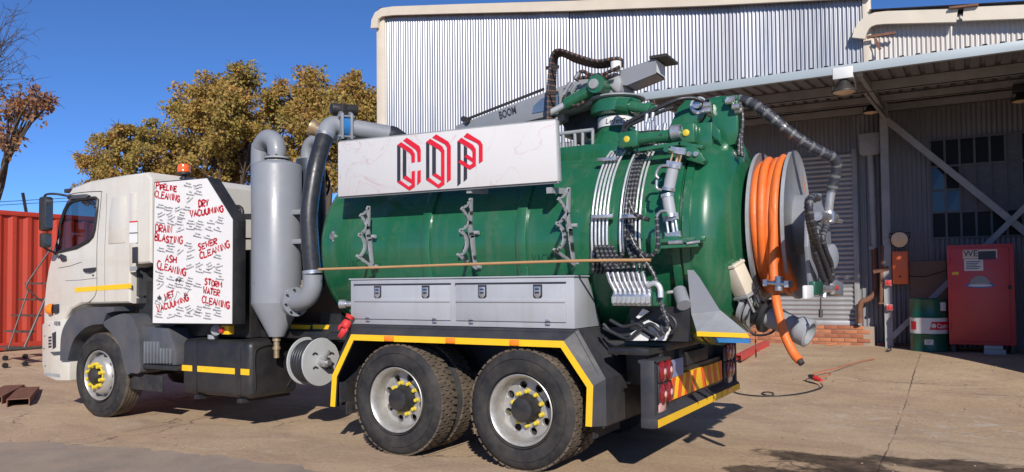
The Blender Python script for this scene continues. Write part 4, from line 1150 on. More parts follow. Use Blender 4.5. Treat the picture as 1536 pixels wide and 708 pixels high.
# --- rear mudguards (near one in full, far one the same shape)
lip = [(-2.085, .39), (-2.06, .69), (-1.82, 1.085), (.41, 1.085), (.665, .74), (.65, .42)]
outer = [(-2.13, .39), (-2.12, .71), (-1.90, 1.172), (.50, 1.172), (.735, .79), (.735, .42)]
inner = [(-2.025, .39), (-2.002, .675), (-1.79, 1.030), (.385, 1.030), (.610, .725), (.595, .42)]
def guard(sgn):
    def yy(d): return d if sgn > 0 else 2*YC-d
    g = G(); n = len(lip)
    def strip(A, ya, B, yb):
        g.add([(a, yy(ya), c_) for a, c_ in A]+[(a, yy(yb), c_) for a, c_ in B], [(i, i+1, n+i+1, n+i) for i in range(n-1)])
    strip(inner, 0, lip, 0); strip(lip, 0, outer, 0.085); strip(outer, .085, outer, .92)
    strip(inner, 0, inner, .02); strip([(a*.985-.01, c_-.02) for a, c_ in outer], .92, [(a*.985-.01, c_-.02) for a, c_ in outer], .06)
    o = g.build('mudguard', m_guard, truck, smooth=25)
    g2 = G()
    g2.add([(a, yy(-.003), c_) for a, c_ in inner]+[(a, yy(-.003), c_) for a, c_ in lip]+[(a, yy(.0005), c_) for a, c_ in inner]+[(a, yy(.0005), c_) for a, c_ in lip],
           [(i, i+1, n+i+1, n+i) for i in range(n-1)]+[(2*n+i, i, i+1, 2*n+i+1) for i in range(n-1)]+[(n+i, 3*n+i, 3*n+i+1, n+i+1) for i in range(n-1)])
    g2.build('yellow_edge', m_yellow, o)
    if sgn > 0:
        for px in (584, 676, 772):
            a = at(px-7, 511, Y=-.004); b = at(px+7, 519, Y=-.004)
            g = G(); g.box((a.x, -.016, 1.034), (b.x, -.002, 1.081)); g.build('side_marker', m_amber, o, bev=0.004)
    return o
mg = guard(1); guard(-1)
# inner mud flaps ahead of and behind the bogie
for x_ in (0.60, -2.0):
    g = G(); g.box((x_, 0.12, 0.30), (x_+.012, 0.66, 0.62)); g.build('mud_flap', m_rubber, mg)
g = G(); g.prism([(-2.0, .03, .43), (-2.0, .03, .62), (-2.0, .66, .62), (-2.0, .66, .38)], (.012, 0, 0)); g.build('guard_end_plate', m_guard, mg)

# --- tool boxes on the mudguard
TBY = 0.10
tl, tr2, br, bl_ = (at(526, 420.5, Y=TBY), at(861, 414.7, Y=TBY), at(861.8, 494.6, Y=TBY), at(526.8, 490, Y=TBY))
x0, x1, z0, z1 = tl.x, tr2.x, 1.176, (tl.z+tr2.z)/2
tb = G()
tb.prism([(x0, TBY, z0), (x0, TBY, z1), (x0, TBY+.27, z1), (x0, TBY+.34, z0+.32), (x0, TBY+.53, z0)], (x1-x0, 0, 0))
tb = tb.build('tool_box', m_tool, truck, bev=0.006)
g = G(); g.prism([(x0-.012, TBY-.012, z1+.002), (x1+.012, TBY-.012, z1+.002), (x1+.012, TBY+.3, z1+.002), (x0-.012, TBY+.3, z1+.002)], (0, 0, .012)); g.build('lid_edge', m_tool, tb)
def tbd(pxa, pya, pxb, pyb):
    a, b = at(pxa, pya, Y=TBY), at(pxb, pyb, Y=TBY)
    dz1, dz0 = z1-.055, z0+.052
    g = G(); g.box((a.x, TBY-.014, dz0), (b.x, TBY, dz1)); d = g.build('door', m_tool, tb, bev=0.004)
    zc_ = dz0+(dz1-dz0)*.56
    g = G(); g.prism([(a.x+.004, TBY-.0145, zc_+.02), (a.x+.004, TBY-.024, zc_+.012), (a.x+.004, TBY-.024, zc_-.012), (a.x+.004, TBY-.0145, zc_-.02)], (b.x-a.x-.008, 0, 0)); g.build('door_rib', m_tool, tb, bev=0.003)
    g = G(); g.box((a.x-.004, TBY-.020, dz1+.004), (b.x, TBY-.001, dz1+.016)); g.build('rubber_seal', m_ink, tb)
    return a.x, b.x, dz0, dz1
D1 = tbd(533, 424, 677, 480); D2 = tbd(685, 423, 850, 482)
def latch(px):
    c_ = at(px, 434, Y=TBY-.02); w = .043; zt = D1[3]-.004
    g = G(); g.prism([(c_.x-w, TBY-.017, zt), (c_.x+w, TBY-.017, zt), (c_.x+w, TBY-.017, zt-.10), (c_.x+.02, TBY-.017, zt-.125), (c_.x-.02, TBY-.017, zt-.125), (c_.x-w, TBY-.017, zt-.10)], (0, .003, 0)); g.build('latch_plate', m_ink, tb)
    g = G(); g.prism([(c_.x-w*.72, TBY-.026, zt-.016), (c_.x+w*.72, TBY-.026, zt-.016), (c_.x+w*.72, TBY-.026, zt-.09), (c_.x+.012, TBY-.026, zt-.112), (c_.x-.012, TBY-.026, zt-.112), (c_.x-w*.72, TBY-.026, zt-.09)], (0, .008, 0)); g.build('latch_paddle', m_steel, tb, bev=0.003)
    g = G(); g.box((c_.x-.02, TBY-.029, zt-.075), (c_.x+.02, TBY-.026, zt-.06)); g.box((c_.x-.02, TBY-.029, zt-.045), (c_.x+.02, TBY-.026, zt-.032)); g.build('latch_slot', m_ink, tb)
for px in (566, 638, 723, 806): latch(px)
for px in (553, 653, 708, 823):
    c_ = at(px, 481, Y=TBY)
    g = G()
    for dz in (-.012, .014): g.box((c_.x-.022, TBY-.02, D1[2]+dz-.010), (c_.x+.022, TBY-.013, D1[2]+dz+.008))
    g.build('hinge', m_steel, tb, bev=0.002)
    g = G(); g.cyl((c_.x-.02, TBY-.02, D1[2]+.001), (c_.x+.02, TBY-.02, D1[2]+.001), .006, 8); g.build('hinge_pin', m_ink, tb)

# --- main tank
TZ, TRAD = 1.925, 0.87
XF, XD = -2.50, 1.29
AX = (1, 0, 0)
tank = G()
pf = [(XF-0.30*math.cos(t_), TRAD*math.sin(t_)) for t_ in [0.02+k*(math.pi/2-.02)/14 for k in range(15)]]
tank.lathe((0, YC, TZ), AX, pf+[(XD-0.0, TRAD)], 96)
tank = tank.build('tank', m_green, truck, smooth=35)
for pxr in (639, 782):
    xx = at(pxr, 350, Y=0.36).x
    g = G(); g.lathe((xx-.05, YC, TZ), AX, [(0, TRAD), (0, TRAD+.022), (.012, TRAD+.028), (.088, TRAD+.028), (.10, TRAD+.022), (.10, TRAD)], 96); g.build('stiffener_ring', m_green, tank, smooth=30)
for xx in (XF+.02,): 
    g = G(); g.lathe((xx-.01, YC, TZ), AX, [(0, TRAD), (.004, TRAD+.006), (.016, TRAD+.006), (.02, TRAD)], 96); g.build('weld_seam', m_green, tank, smooth=40)
# long fold along the lower flank and saddle
g = G(); 
for xx in (-2.3, -1.2, -0.2, 0.8):
    g.box((xx, YC-.72, 1.05), (xx+.12, YC+.72, 1.30))
g.build('saddle', m_green, tank)
# rear ring, door and dome
g = G(); g.lathe((XD, YC, TZ), AX, [(-.075, TRAD), (-.075, TRAD+.06), (-.012, TRAD+.06), (-.012, TRAD+.03), (.012, TRAD+.03), (.012, TRAD+.062), (.07, TRAD+.062), (.07, TRAD+.03)], 96); g.build('door_flange', m_green, tank, smooth=30)
g = G()
RD_ = TRAD+.035
pd = [(XD+.01, RD_), (XD+.13, RD_)]+[(XD+.13+0.30*math.sin(t_), RD_*math.cos(t_)**0.85 if math.cos(t_) > 0.001 else 0.001) for t_ in [k*math.pi/2/16 for k in range(1, 17)]]
g.lathe((0, YC, TZ), AX, pd, 96); rdoor = g.build('rear_door', m_green, truck, smooth=40)
# inlet boss on the front flank
p = at(505, 355, Y=0.42)
g = G(); g.cyl(p+V3((0, .15, 0)), p, .06, 18); g.cyl(p, p-V3((0, .02, 0)), .085, 18); g.build('sight_flange', m_green, tank, smooth=40)
g = G(); g.cyl(p-V3((0, .02, 0)), p-V3((0, .07, 0)), .035, 14); g.cyl(p-V3((0, .05, -.05)), p-V3((0, .05, .05)), .014, 8); g.build('sight_valve', m_steel, tank, smooth=40)
# faded stencil on the flank
def on_tank(vs2, X0, ang0, off=.004):
    """x along the tank, y up the skin; ang0: angle below the horizontal on the near side"""
    out = []
    for a, b in vs2:
        th = -ang0+b/TRAD
        out.append((X0+a, YC-(TRAD+off)*math.cos(th), TZ+(TRAD+off)*math.sin(th)))
    return out
def stencil(txt, px, w, h, ang, mat):
    vs, fs = text_geo(txt, 1.0)
    mxx = max(v[0] for v in vs); myy = max(v[1] for v in vs)
    X0 = at(px, 380, Y=.3).x
    g = G(); g.add(on_tank([(v[0]*w/mxx, v[1]*h/myy) for v in vs], X0, ang), fs); g.build('stencil', mat, tank)
m_sten = M('stencil dark green', (0.006, 0.055, 0.028), 0.5)
stencil('VACUUM', 792, 0.30, 0.075, R(13), m_sten)
stencil('VAC', 514, 0.16, 0.075, R(13), m_sten)

# --- hose hooks on the tank flank
def hook(pxo, X0, spine, hooks, foot, bolts):
    g = G()
    T = 0.014
    def pl(pts): g.prism([at(a, b, X=X0) for a, b in pts], (T, 0, 0))
    for p_ in spine+hooks+foot: pl(p_)
    o = g.build('hose_hook', m_grey2, truck, bev=0.003)
    for (a, b) in bolts:
        q = at(a, b, X=X0)
        g2 = G(); g2.cyl(q+V3((-.06, .0, 0)), q+V3((.012, 0, 0)), .019, 10); g2.build('bolt', m_grey2, o, smooth=40)
    return o
def arc_band(p0, p1, p2, w0, w1, w2):
    """curved tapering band through three points in pixel space"""
    out, back = [], []
    for k in range(9):
        t = k/8
        x = (1-t)**2*p0[0]+2*t*(1-t)*p1[0]+t*t*p2[0]; y = (1-t)**2*p0[1]+2*t*(1-t)*p1[1]+t*t*p2[1]
        dx = 2*(1-t)*(p1[0]-p0[0])+2*t*(p2[0]-p1[0]); dy = 2*(1-t)*(p1[1]-p0[1])+2*t*(p2[1]-p1[1])
        l = math.hypot(dx, dy); w = 0.9*(w0*(1-t)+w2*t)
        out.append((x-dy/l*w/2, y+dx/l*w/2)); back.append((x+dy/l*w/2, y-dx/l*w/2))
    return [out[k:k+2]+back[k:k+2][::-1] for k in range(8)]
def std_hook(ox, oy, X0, s=1.0, first=False):
    """ox, oy: top of the hook in the photograph; s: size"""
    def q(x, y): return (ox+x*s, oy+y*s)
    bands = []
    bands += arc_band(q(0, 0), q(0, 28), q(-1.5, 36), 5, 5, 6)
    bands += arc_band(q(-1.5, 34), q(-2, 48), q(1.5, 60), 6, 7, 8)
    bands += arc_band(q(1.5, 56), q(3.5, 80), q(6.5, 100), 7, 6, 5)
    bands += arc_band(q(-15, 15.5), q(-9, 20), q(-3, 34), 4.5, 4, 4)
    bands += arc_band(q(-14, 15), q(-5, 14), q(-1, 2), 4, 4, 4)
    bands += arc_band(q(-17.5, 49), q(-7, 46), q(-2, 34), 4.5, 5, 5)
    bands += arc_band(q(-17, 49), q(-6, 56), q(-6, 68), 5, 5, 5)
    bands += arc_band(q(-6, 68), q(-6, 78), q(-16, 87), 5, 5, 4.5)
    bands += arc_band(q(-21, 84), q(-6, 95), q(9, 106), 4.5, 5, 5.5)
    return hook(ox, X0, bands, [], [], [q(11, 52), q(14, 103)])
for (ox, oy, s) in ((552, 309, .88), (705.5, 297, 1.0), (852, 281, 1.10)):
    X0 = at(ox, oy, Y=0.22).x
    std_hook(ox, oy, X0, s)
# wooden pole resting in the hooks
g = G(); P = [at(478, 404, Y=.03), at(600, 400, Y=.02), at(760, 394.5, Y=.01), at(880, 391, Y=.01), at(976, 390, Y=.02)]
g.tube(spline(P, 4), 0.0125, 10); pole = g.build('wooden_pole', m_wood, None, smooth=60)
tag(pole, 'long thin wooden pole lying in the hooks along the green tank', 'pole')

# --- COP board
BY = 0.13
cor = [at(507, 213.5, Y=BY), at(832.5, 180, Y=BY), at(836, 271.5, Y=BY), at(507, 295, Y=BY)]
m_board = M('COP board sheet', (0.60, 0.585, 0.58), 0.32, var=0.02, scale=2)
def veins(m):
    t = m.node_tree; N = t.nodes; L = t.links; b = N['Principled BSDF']
    src = b.inputs['Base Color'].links[0].from_socket
    tc = N.new('ShaderNodeTexCoord'); nz = N.new('ShaderNodeTexNoise'); nz.inputs['Scale'].default_value = 2.2; nz.inputs['Detail'].default_value = 3; nz.inputs['Distortion'].default_value = 1.2
    L.new(tc.outputs['Object'], nz.inputs['Vector'])
    s_ = N.new('ShaderNodeMath'); s_.operation = 'SUBTRACT'; s_.inputs[1].default_value = 0.5; L.new(nz.outputs['Fac'], s_.inputs[0])
    a = N.new('ShaderNodeMath'); a.operation = 'ABSOLUTE'; L.new(s_.outputs[0], a.inputs[0])
    r_ = N.new('ShaderNodeMapRange'); r_.inputs[1].default_value = 0; r_.inputs[2].default_value = 0.012; r_.inputs[3].default_value = 0.42; r_.inputs[4].default_value = 0; L.new(a.outputs[0], r_.inputs[0])
    x = N.new('ShaderNodeMix'); x.data_type = 'RGBA'; x.inputs[7].default_value = (0.50, 0.26, 0.26, 1)
    L.new(r_.outputs[0], x.inputs[0]); L.new(src, x.inputs[6]); L.new(x.outputs[2], b.inputs['Base Color'])
veins(m_board)
g = G(); g.prism(cor, (0, .03, 0)); board = g.build('sign_board', m_board, truck, bev=0.002)
g = G()
for i in range(4):
    p, q = cor[i]+V3((0, .034, 0)), cor[(i+1) % 4]+V3((0, .034, 0)); g.bar(p, q, .03, .03, (0, 1, 0))
g.build('board_frame', m_grey2, board)
for px in (552, 706, 826):
    a = at(px, 286, Y=.2); g = G(); g.bar(V3((a.x, .17, a.z)), V3((a.x, .46, a.z+.02)), .05, .05); g.build('board_bracket', m_grey2, board)
ZP = lambda L_: [(580+a/5.9, 180+b/5.9) for a, b in L_]
blk = [[(92,222),(122,238),(122,540),(92,550)], [(142,255),(174,278),(174,490),(142,515)], [(348,195),(378,210),(378,512),(348,530)], [(402,228),(436,250),(436,472),(402,490)],
       [(625,190),(655,204),(655,560),(625,588)], [(682,225),(712,245),(712,520),(680,548)]]
red = [[(145,182),(178,156),(290,230),(302,262),(302,365),(272,372),(268,285),(255,262)], [(92,222),(128,195),(225,258),(250,300),(250,372),(218,378),(216,315),(200,290),(122,238)],
       [(272,452),(302,442),(302,545),(268,578)], [(92,550),(122,535),(195,590),(220,572),(220,455),(250,448),(250,590),(200,625)], [(142,515),(174,490),(220,525),(220,562)],
       [(402,155),(438,126),(545,190),(568,230),(568,525),(532,555),(532,240),(515,215)], [(348,195),(385,165),(490,230),(512,270),(512,570),(460,605),(348,530),(378,510),(455,570),(480,550),(480,285),(460,262),(378,212)],
       [(402,488),(434,470),(480,502),(480,538)], [(680,148),(712,112),(830,185),(850,220),(850,362),(815,385),(815,225),(800,205)],
       [(625,190),(660,155),(765,220),(790,260),(790,405),(735,440),(632,375),(655,350),(735,400),(758,385),(758,280),(740,255),(655,204)], [(685,325),(715,305),(758,335),(758,372)]]
def flat_poly(L_, y): 
    pts = pp(ZP(L_), Y=y); fl_, tr_ = holed([[(p.x, p.z) for p in pts]]); 
    return [(a, y, b) for a, b in fl_], tr_
g = G()
for L_ in blk: g.add(*flat_poly(L_, BY-.003))
g.build('black_letter_stripes', m_ink, board)
g = G()
for L_ in red: g.add(*flat_poly(L_, BY-.005))
g.build('red_letters', m_red, board)

# --- sign cabinet behind the cab
SY = 0.0
sp_ = [(231, 273), (311, 266), (350, 329), (349, 487), (228, 486)]
g = G(); g.prism(pp(sp_, Y=SY+.004), (0, .17, 0)); cabt = g.build('sign_cabinet', m_black, truck, bev=0.006)
g = G(); g.prism(pp([(232, 274.5), (310, 267.5), (348.5, 329.5), (347.5, 485.5), (229, 484.5)], Y=SY-.004), (0, .007, 0)); spn = g.build('sign_panel', m_sign, cabt)
# open frame behind it with a handle
a, b = at(352, 308, Y=.22), at(363, 380, Y=.22)
g = G(); g.tube(spline([at(350, 312, Y=.2), at(357, 310, Y=.2), at(363, 316, Y=.2), at(363, 345, Y=.2), at(363, 480, Y=.2)], 3), .022, 8); g.build('frame_tube', m_black, cabt, smooth=50)
g = G(); g.bar(at(363, 325, Y=.2), at(380, 325, Y=.2), .05, .06); g.bar(at(363, 358, Y=.22), at(380, 358, Y=.22), .02, .02); g.build('frame_arm', m_black, cabt)
GL = {'P': [[(0,0),(0,1),(.6,.95),(.65,.65),(0,.5)]], 'I': [[(.3,0),(.3,1)]], 'E': [[(.65,.95),(0,1),(0,0),(.65,.05)],[(0,.52),(.5,.52)]], 'L': [[(0,1),(0,0),(.6,.03)]], 'N': [[(0,0),(0,1),(.6,0),(.6,1)]],
      'C': [[(.62,.85),(.3,1),(.03,.7),(.03,.3),(.3,0),(.62,.12)]], 'A': [[(0,0),(.33,1),(.65,0)],[(.13,.38),(.54,.38)]], 'G': [[(.62,.85),(.3,1),(.03,.7),(.03,.3),(.3,0),(.6,.1),(.62,.45),(.36,.45)]],
      'D': [[(0,0),(0,1),(.4,.95),(.62,.6),(.55,.2),(0,0)]], 'R': [[(0,0),(0,1),(.58,.95),(.6,.62),(0,.5),(.62,0)]], 'Y': [[(0,1),(.32,.5),(.62,1)],[(.32,.5),(.25,0)]], 'V': [[(0,1),(.3,0),(.62,1)]],
      'U': [[(0,1),(.03,.25),(.3,0),(.58,.25),(.62,1)]], 'M': [[(0,0),(.05,1),(.36,.35),(.68,1),(.72,0)]], 'B': [[(0,0),(0,1),(.5,.9),(.5,.6),(0,.53),(.58,.4),(.55,.08),(0,0)]], 'S': [[(.6,.88),(.3,1),(.05,.78),(.3,.53),(.6,.3),(.35,0),(.02,.1)]],
      'T': [[(.3,0),(.32,1)],[(-.05,.97),(.68,1)]], 'H': [[(0,0),(0,1)],[(.6,0),(.6,1)],[(0,.5),(.6,.5)]], 'O': [[(.3,0),(.03,.3),(.05,.75),(.32,1),(.6,.72),(.58,.25),(.3,0)]], 'W': [[(0,1),(.15,0),(.36,.6),(.55,0),(.74,1)]]}
def ribbon(g, pts, w, y):
    """flat brush stroke in the plane y; pts: (x,z)"""
    n = len(pts); vs = []
    for i, (x, z) in enumerate(pts):
        a = pts[max(i-1, 0)]; b = pts[min(i+1, n-1)]
        dx, dz = b[0]-a[0], b[1]-a[1]; l = math.hypot(dx, dz) or 1
        vs += [(x-dz/l*w/2, y, z+dx/l*w/2), (x+dz/l*w/2, y, z-dx/l*w/2)]
    g.add(vs, [(2*i, 2*i+1, 2*i+3, 2*i+2) for i in range(n-1)])
rl_ = random.Random(2)
def hand(g, word, p0, p1, hpx, y):
    """hand lettering along the baseline from pixel p0 to p1"""
    a, b = at(*p0, Y=y), at(*p1, Y=y); top = at(p0[0], p0[1]-hpx, Y=y)
    h = top.z-a.z; L_ = math.hypot(b.x-a.x, b.z-a.z); ux, uz = (b.x-a.x)/L_, (b.z-a.z)/L_
    wts = [{'I': .55, 'M': 1.15, 'W': 1.15}.get(c_, 1.0) for c_ in word]; unit = L_/sum(wts)
    for i, c_ in enumerate(word):
        sc_x = unit*1.18; hh = h*rl_.uniform(.9, 1.1)*(1.12 if i == 0 else 1); ox = unit*sum(wts[:i])-(unit*.12 if c_ == 'I' else 0); oz = rl_.uniform(-.06, .06)*h
        for st_ in GL[c_]:
            pts = []
            for (x, z) in st_:
                X = ox+(x+rl_.uniform(-.03, .03))*sc_x*(1.05); Z = oz+(z+rl_.uniform(-.03, .03))*hh
                pts.append((a.x+ux*X+(-uz)*Z*.9, a.z+uz*X+ux*Z))
            sm = spline([V3((p[0], p[1], 0)) for p in pts], 3) if c_ in 'CGSOUDBPR' else [V3((p[0], p[1], 0)) for p in pts]
            ribbon(g, [(p.x, p.y) for p in sm], 0.0185*rl_.uniform(.85, 1.2), y)
def z1_(x, y): return (220+x/5.447, 240+y/5.447)
def z2_(x, y): return (220+x/5.447, 360+y/5.447)
WORDS = [('PIPELINE', z1_(76,238), z1_(248,258), 8), ('CLEANING', z1_(66,300), z1_(272,342), 9), ('DRY', z1_(426,384), z1_(512,372), 9.5), ('VACUUMING', z1_(355,468), z1_(632,418), 8.5), ('DRAIN', z1_(72,585), z1_(212,592), 10), ('BLASTING', z1_(66,660), z1_(296,684), 9.5),
         ('SEWER', z2_(424,84), z2_(582,26), 8.5), ('CLEANING', z2_(438,156), z2_(686,58), 9.5), ('ASH', z2_(152,178), z2_(248,190), 10), ('CLEANING', z2_(82,232), z2_(322,296), 10), ('STORM', z2_(472,362), z2_(618,390), 8.5), ('WATER', z2_(462,436), z2_(600,460), 9), ('CLEANING', z2_(450,506), z2_(680,564), 9.5), ('WET', z2_(150,488), z2_(230,456), 9), ('VACUUMING', z2_(88,594), z2_(350,492), 8.5)]
boxes = []
for w_, p0, p1, h in WORDS:
    g = G(); hand(g, w_, p0, p1, h, SY-.007); g.build('red_word', m_redink, spn)
    for k in range(12):
        t = k/11; boxes.append((p0[0]+(p1[0]-p0[0])*t, p0[1]+(p1[1]-p0[1])*t-h/2))
g = G()
SMALL = [('Pipeline', 'Cleaning'), ('Dry', 'Vacuuming'), ('Drain', 'Blasting'), ('Sewer', 'Cleaning'), ('Ash', 'Cleaning'), ('Storm', 'Water', 'Cleaning'), ('Wet', 'Vacuuming')]; TG = {}
gyy = 279
while gyy < 482:
    gxx = 240+rl_.uniform(-1, 2)
    while gxx < 342:
        px, py = gxx+rl_.uniform(-2, 2), gyy+rl_.uniform(-2.5, 2.5)
        lim = 345 if py > 330 else 345-(330-py)*.62-6
        if px < lim-6 and all(abs(px-a) > 8 or abs(py-b) > 7.0 for a, b in boxes):
            px = min(max(px, 238), lim-7); ang = rl_.choice((rl_.uniform(.12, .32), rl_.uniform(-.75, -.25), rl_.uniform(.1, .3)))
            wd_ = rl_.choice(SMALL); nl = len(wd_); hpx_ = 2.7
            for ln, t_ in enumerate(wd_):
                if t_ not in TG: TG[t_] = text_geo(t_, 1.0, 0.15, 0.02)
                vs, fs = TG[t_]; mxx = max(v[0] for v in vs); wpx = min(1.65*len(t_), 13); y_off = (ln-nl/2)*4.0
                pts = []
                for (a_, b_) in vs:
                    x = -wpx/2+a_/mxx*wpx; yv = y_off+hpx_-b_/0.73*hpx_
                    pts.append(at(px+x*math.cos(ang)-yv*math.sin(ang), py+x*math.sin(ang)+yv*math.cos(ang), Y=SY-.0062))
                g.add(pts, fs)
        gxx += 14.5
    gyy += 10.8
tag(g.build('small_print', m_print, spn), kind='stuff')
g = G()   # the scribbled-over drawing at the lower left
for k in range(7):
    pts = [at(z2_(90+40*k+rl_.uniform(-30, 30), 480+rl_.uniform(-35, 45))[0], z2_(0, 470+rl_.uniform(-30, 60)-8*k)[1], Y=SY-.008) for _ in range(4)]
    ribbon(g, [(p.x, p.z) for p in spline(pts, 4)], .005, SY-.008)
for (x, y_) in ((98, 470), (110, 478), (245, 325), (270, 330)):
    p = at(*z2_(x, y_), Y=SY-.008); ribbon(g, [(p.x-.02, p.z-.012), (p.x+.02, p.z+.012)], .03, SY-.0085)
g.build('black_scribble', m_inkgrey, spn)
# beacon
p = at(276, 262, Y=.45)
g = G(); g.cyl(p-V3((0, 0, .22)), p, .03, 10); g.cyl(p-V3((0, 0, .0)), p+V3((0, 0, .025)), .075, 20); beac = g.build('beacon', m_dark, truck, smooth=40)
g = G(); g.lathe(p+V3((0, 0, .025)), (0, 0, 1), [(0, .072), (.012, .078), (.03, .072), (.05, .076), (.085, .068), (.10, .05), (.104, .001)], 24); g.build('lens', m_beacon, beac, smooth=30)

# --- cab
prof = [(-4.86, 1.82), (-5.16, 1.81), (-5.24, 1.75), (-5.245, 1.36), (-6.20, 1.345), (-6.42, 1.28), (-6.58, 1.14), (-6.66, .96), (-7.03, .96), (-7.04, 1.30), (-7.00, 1.60), (-6.945, 1.80), (-6.89, 1.93), (-6.53, 2.73), (-6.42, 2.815), (-6.05, 2.865), (-5.4, 2.885), (-4.97, 2.885), (-4.86, 2.80)]
def inset(P, d):
    n = len(P); out = []
    ar = sum(P[i][0]*P[(i+1) % n][1]-P[(i+1) % n][0]*P[i][1] for i in range(n)); s = 1 if ar > 0 else -1
    for i in range(n):
        a, b, c_ = P[i-1], P[i], P[(i+1) % n]
        e1 = V3((b[0]-a[0], b[1]-a[1], 0)).normalized(); e2 = V3((c_[0]-b[0], c_[1]-b[1], 0)).normalized()
        n1 = V3((-e1.y, e1.x, 0))*s; n2 = V3((-e2.y, e2.x, 0))*s
        m_ = (n1+n2); m_ = m_/max(m_.dot(n1), .5)
        out.append((b[0]+m_.x*d, b[1]+m_.y*d))
    return out
CR = [(0.035, .050), (0.040, .028), (0.055, .010), (0.085, 0.0)]
rings = [(y, inset(prof, d)) for y, d in CR]+[(2*YC-y, inset(prof, d)) for y, d in CR[::-1]]
WIN = [(86, 378.5), (91, 336), (97, 317), (102, 307), (109, 302), (118, 299.5), (144, 297), (147.5, 300), (146, 318), (142.5, 345), (140, 354), (134, 361), (116, 371)]
win2 = [(p.x, p.z) for p in pp(WIN, Y=.035)]
g = G(); n = len(prof)
for y in (.035, 2*YC-.035):
    o_ = inset(prof, .050); fl_, tr_ = holed([o_, win2[::-1]])
    g.add([(a, y, b) for a, b in fl_], tr_)
iw = 12   # windscreen segment
for r_ in range(len(rings)-1):
    (ya, A), (yb, B) = rings[r_], rings[r_+1]
    for i in range(n):
        if r_ == 3 and i == iw: continue
        j = (i+1) % n
        g.add([(A[i][0], ya, A[i][1]), (A[j][0], ya, A[j][1]), (B[j][0], yb, B[j][1]), (B[i][0], yb, B[i][1])], [(0, 1, 2, 3)])
cabo = g.build('cab', m_white, truck, smooth=24)
g = G(); A, B = prof[12], prof[13]; g.add([(A[0], .085, A[1]), (B[0], .085, B[1]), (B[0], 2*YC-.085, B[1]), (A[0], 2*YC-.085, A[1])], [(0, 1, 2, 3)]); g.build('windscreen', m_glass, cabo)
for y in (.045, 2*YC-.045):
    g = G(); g.poly([(a, y, b) for a, b in win2]); g.build('side_window', m_glass, cabo)
for y in (.033, 2*YC-.033):
    g = G(); g.tube([(a, y, b) for a, b in win2], .024, 6, closed=True); g.build('window_rubber', m_hose, cabo, smooth=60)
SYC = .032
def cp(pts, y=SYC): return [(p.x, p.z) for p in pp(pts, Y=y)]
m_seam = M('groove shade', (0.05, 0.047, 0.042), 0.8)  # dark tone painting the shade in door gaps and panel creases
g = G()
ribbon(g, [(v.x, v.y) for v in spline([V3((*p, 0)) for p in cp([(99, 293), (118, 289), (150, 287), (152, 291), (150, 315), (146, 355), (145, 395), (145, 432), (140, 447), (128, 456), (112, 462)])], 4)], .008, SYC)
ribbon(g, cp([(88, 402), (105, 399), (122, 393)]), .006, SYC)
ribbon(g, cp([(160, 290), (159, 330), (157, 372), (157, 452)]), .004, SYC)
ribbon(g, cp([(98, 421), (120, 420), (145, 417)]), .004, SYC)
g.build('door_seam', m_seam, cabo)
g = G(); q = pp([(112, 431.5), (197, 425), (197, 432.5), (112, 438.5)], Y=SYC); g.prism(q, (0, .002, 0)); g.build('yellow_stripe', m_yellow, cabo)
g = G(); q = pp([(167, 296), (189, 294), (187, 364), (162, 366), (163, 330)], Y=SYC-.006); g.prism(q, (0, .012, 0)); g.build('quarter_panel', m_white, cabo, bev=.006)
g = G(); q = pp([(194, 290), (203, 289), (203, 408), (194, 409)], Y=SYC-.008); g.prism(q, (0, .014, 0)); g.build('rear_pillar', m_white, cabo, bev=.006)
g = G(); q = pp([(198, 371), (206, 370), (206, 394), (198, 395)], Y=SYC-.012); g.prism(q, (0, .006, 0)); g.build('vent', m_ink, cabo, bev=.003)
g = G(); q = pp([(195, 400), (205, 399), (205, 405), (195, 406)], Y=SYC-.012); g.prism(q, (0, .006, 0)); g.build('grille_label', m_grey2, cabo)
g = G(); q = pp([(194, 333), (206, 332), (206, 364), (194, 365)], Y=SYC-.0105); g.prism(q, (0, .003, 0)); g.build('sticker', m_paper, cabo)
g = G(); q = pp([(194, 332), (206, 331), (206, 333), (194, 334)], Y=SYC-.012); g.prism(q, (0, .002, 0)); g.build('sticker_line', m_red, cabo)
g = G(); q = pp([(194, 349), (206, 348.5), (206, 350), (194, 350.5)], Y=SYC-.012); g.prism(q, (0, .002, 0)); g.build('sticker_line', m_ink, cabo)
g = G(); q = pp([(124, 403), (141, 401), (141, 406), (134, 409), (125, 408)], Y=SYC-.025); g.prism(q, (0, .03, 0)); g.build('door_handle', m_ink, cabo, bev=.004)
g = G(); p = at(139, 413, Y=SYC-.006); g.cyl(p, p+V3((0, .02, 0)), .012, 10); g.build('keyhole', m_ink, cabo, smooth=40)
g = G(); q = pp([(100, 293), (128, 291), (133, 293), (128, 297), (101, 299)], Y=SYC-.03); g.prism(q, (0, .03, 0)); g.build('rain_visor', m_plastic, cabo, bev=.004)
g = G(); q = pp([(87, 384), (90, 381), (97, 384), (98, 391), (92, 392)], Y=SYC-.02); g.prism(q, (0, .06, 0)); g.build('mirror_foot', m_ink, cabo, bev=.004)
g = G(); p = at(102, 287, Y=.10); g.box((p.x-.04, .07, p.z-.02), (p.x+.05, .14, p.z+.03)); g.build('roof_marker', m_dark, cabo, bev=.008)
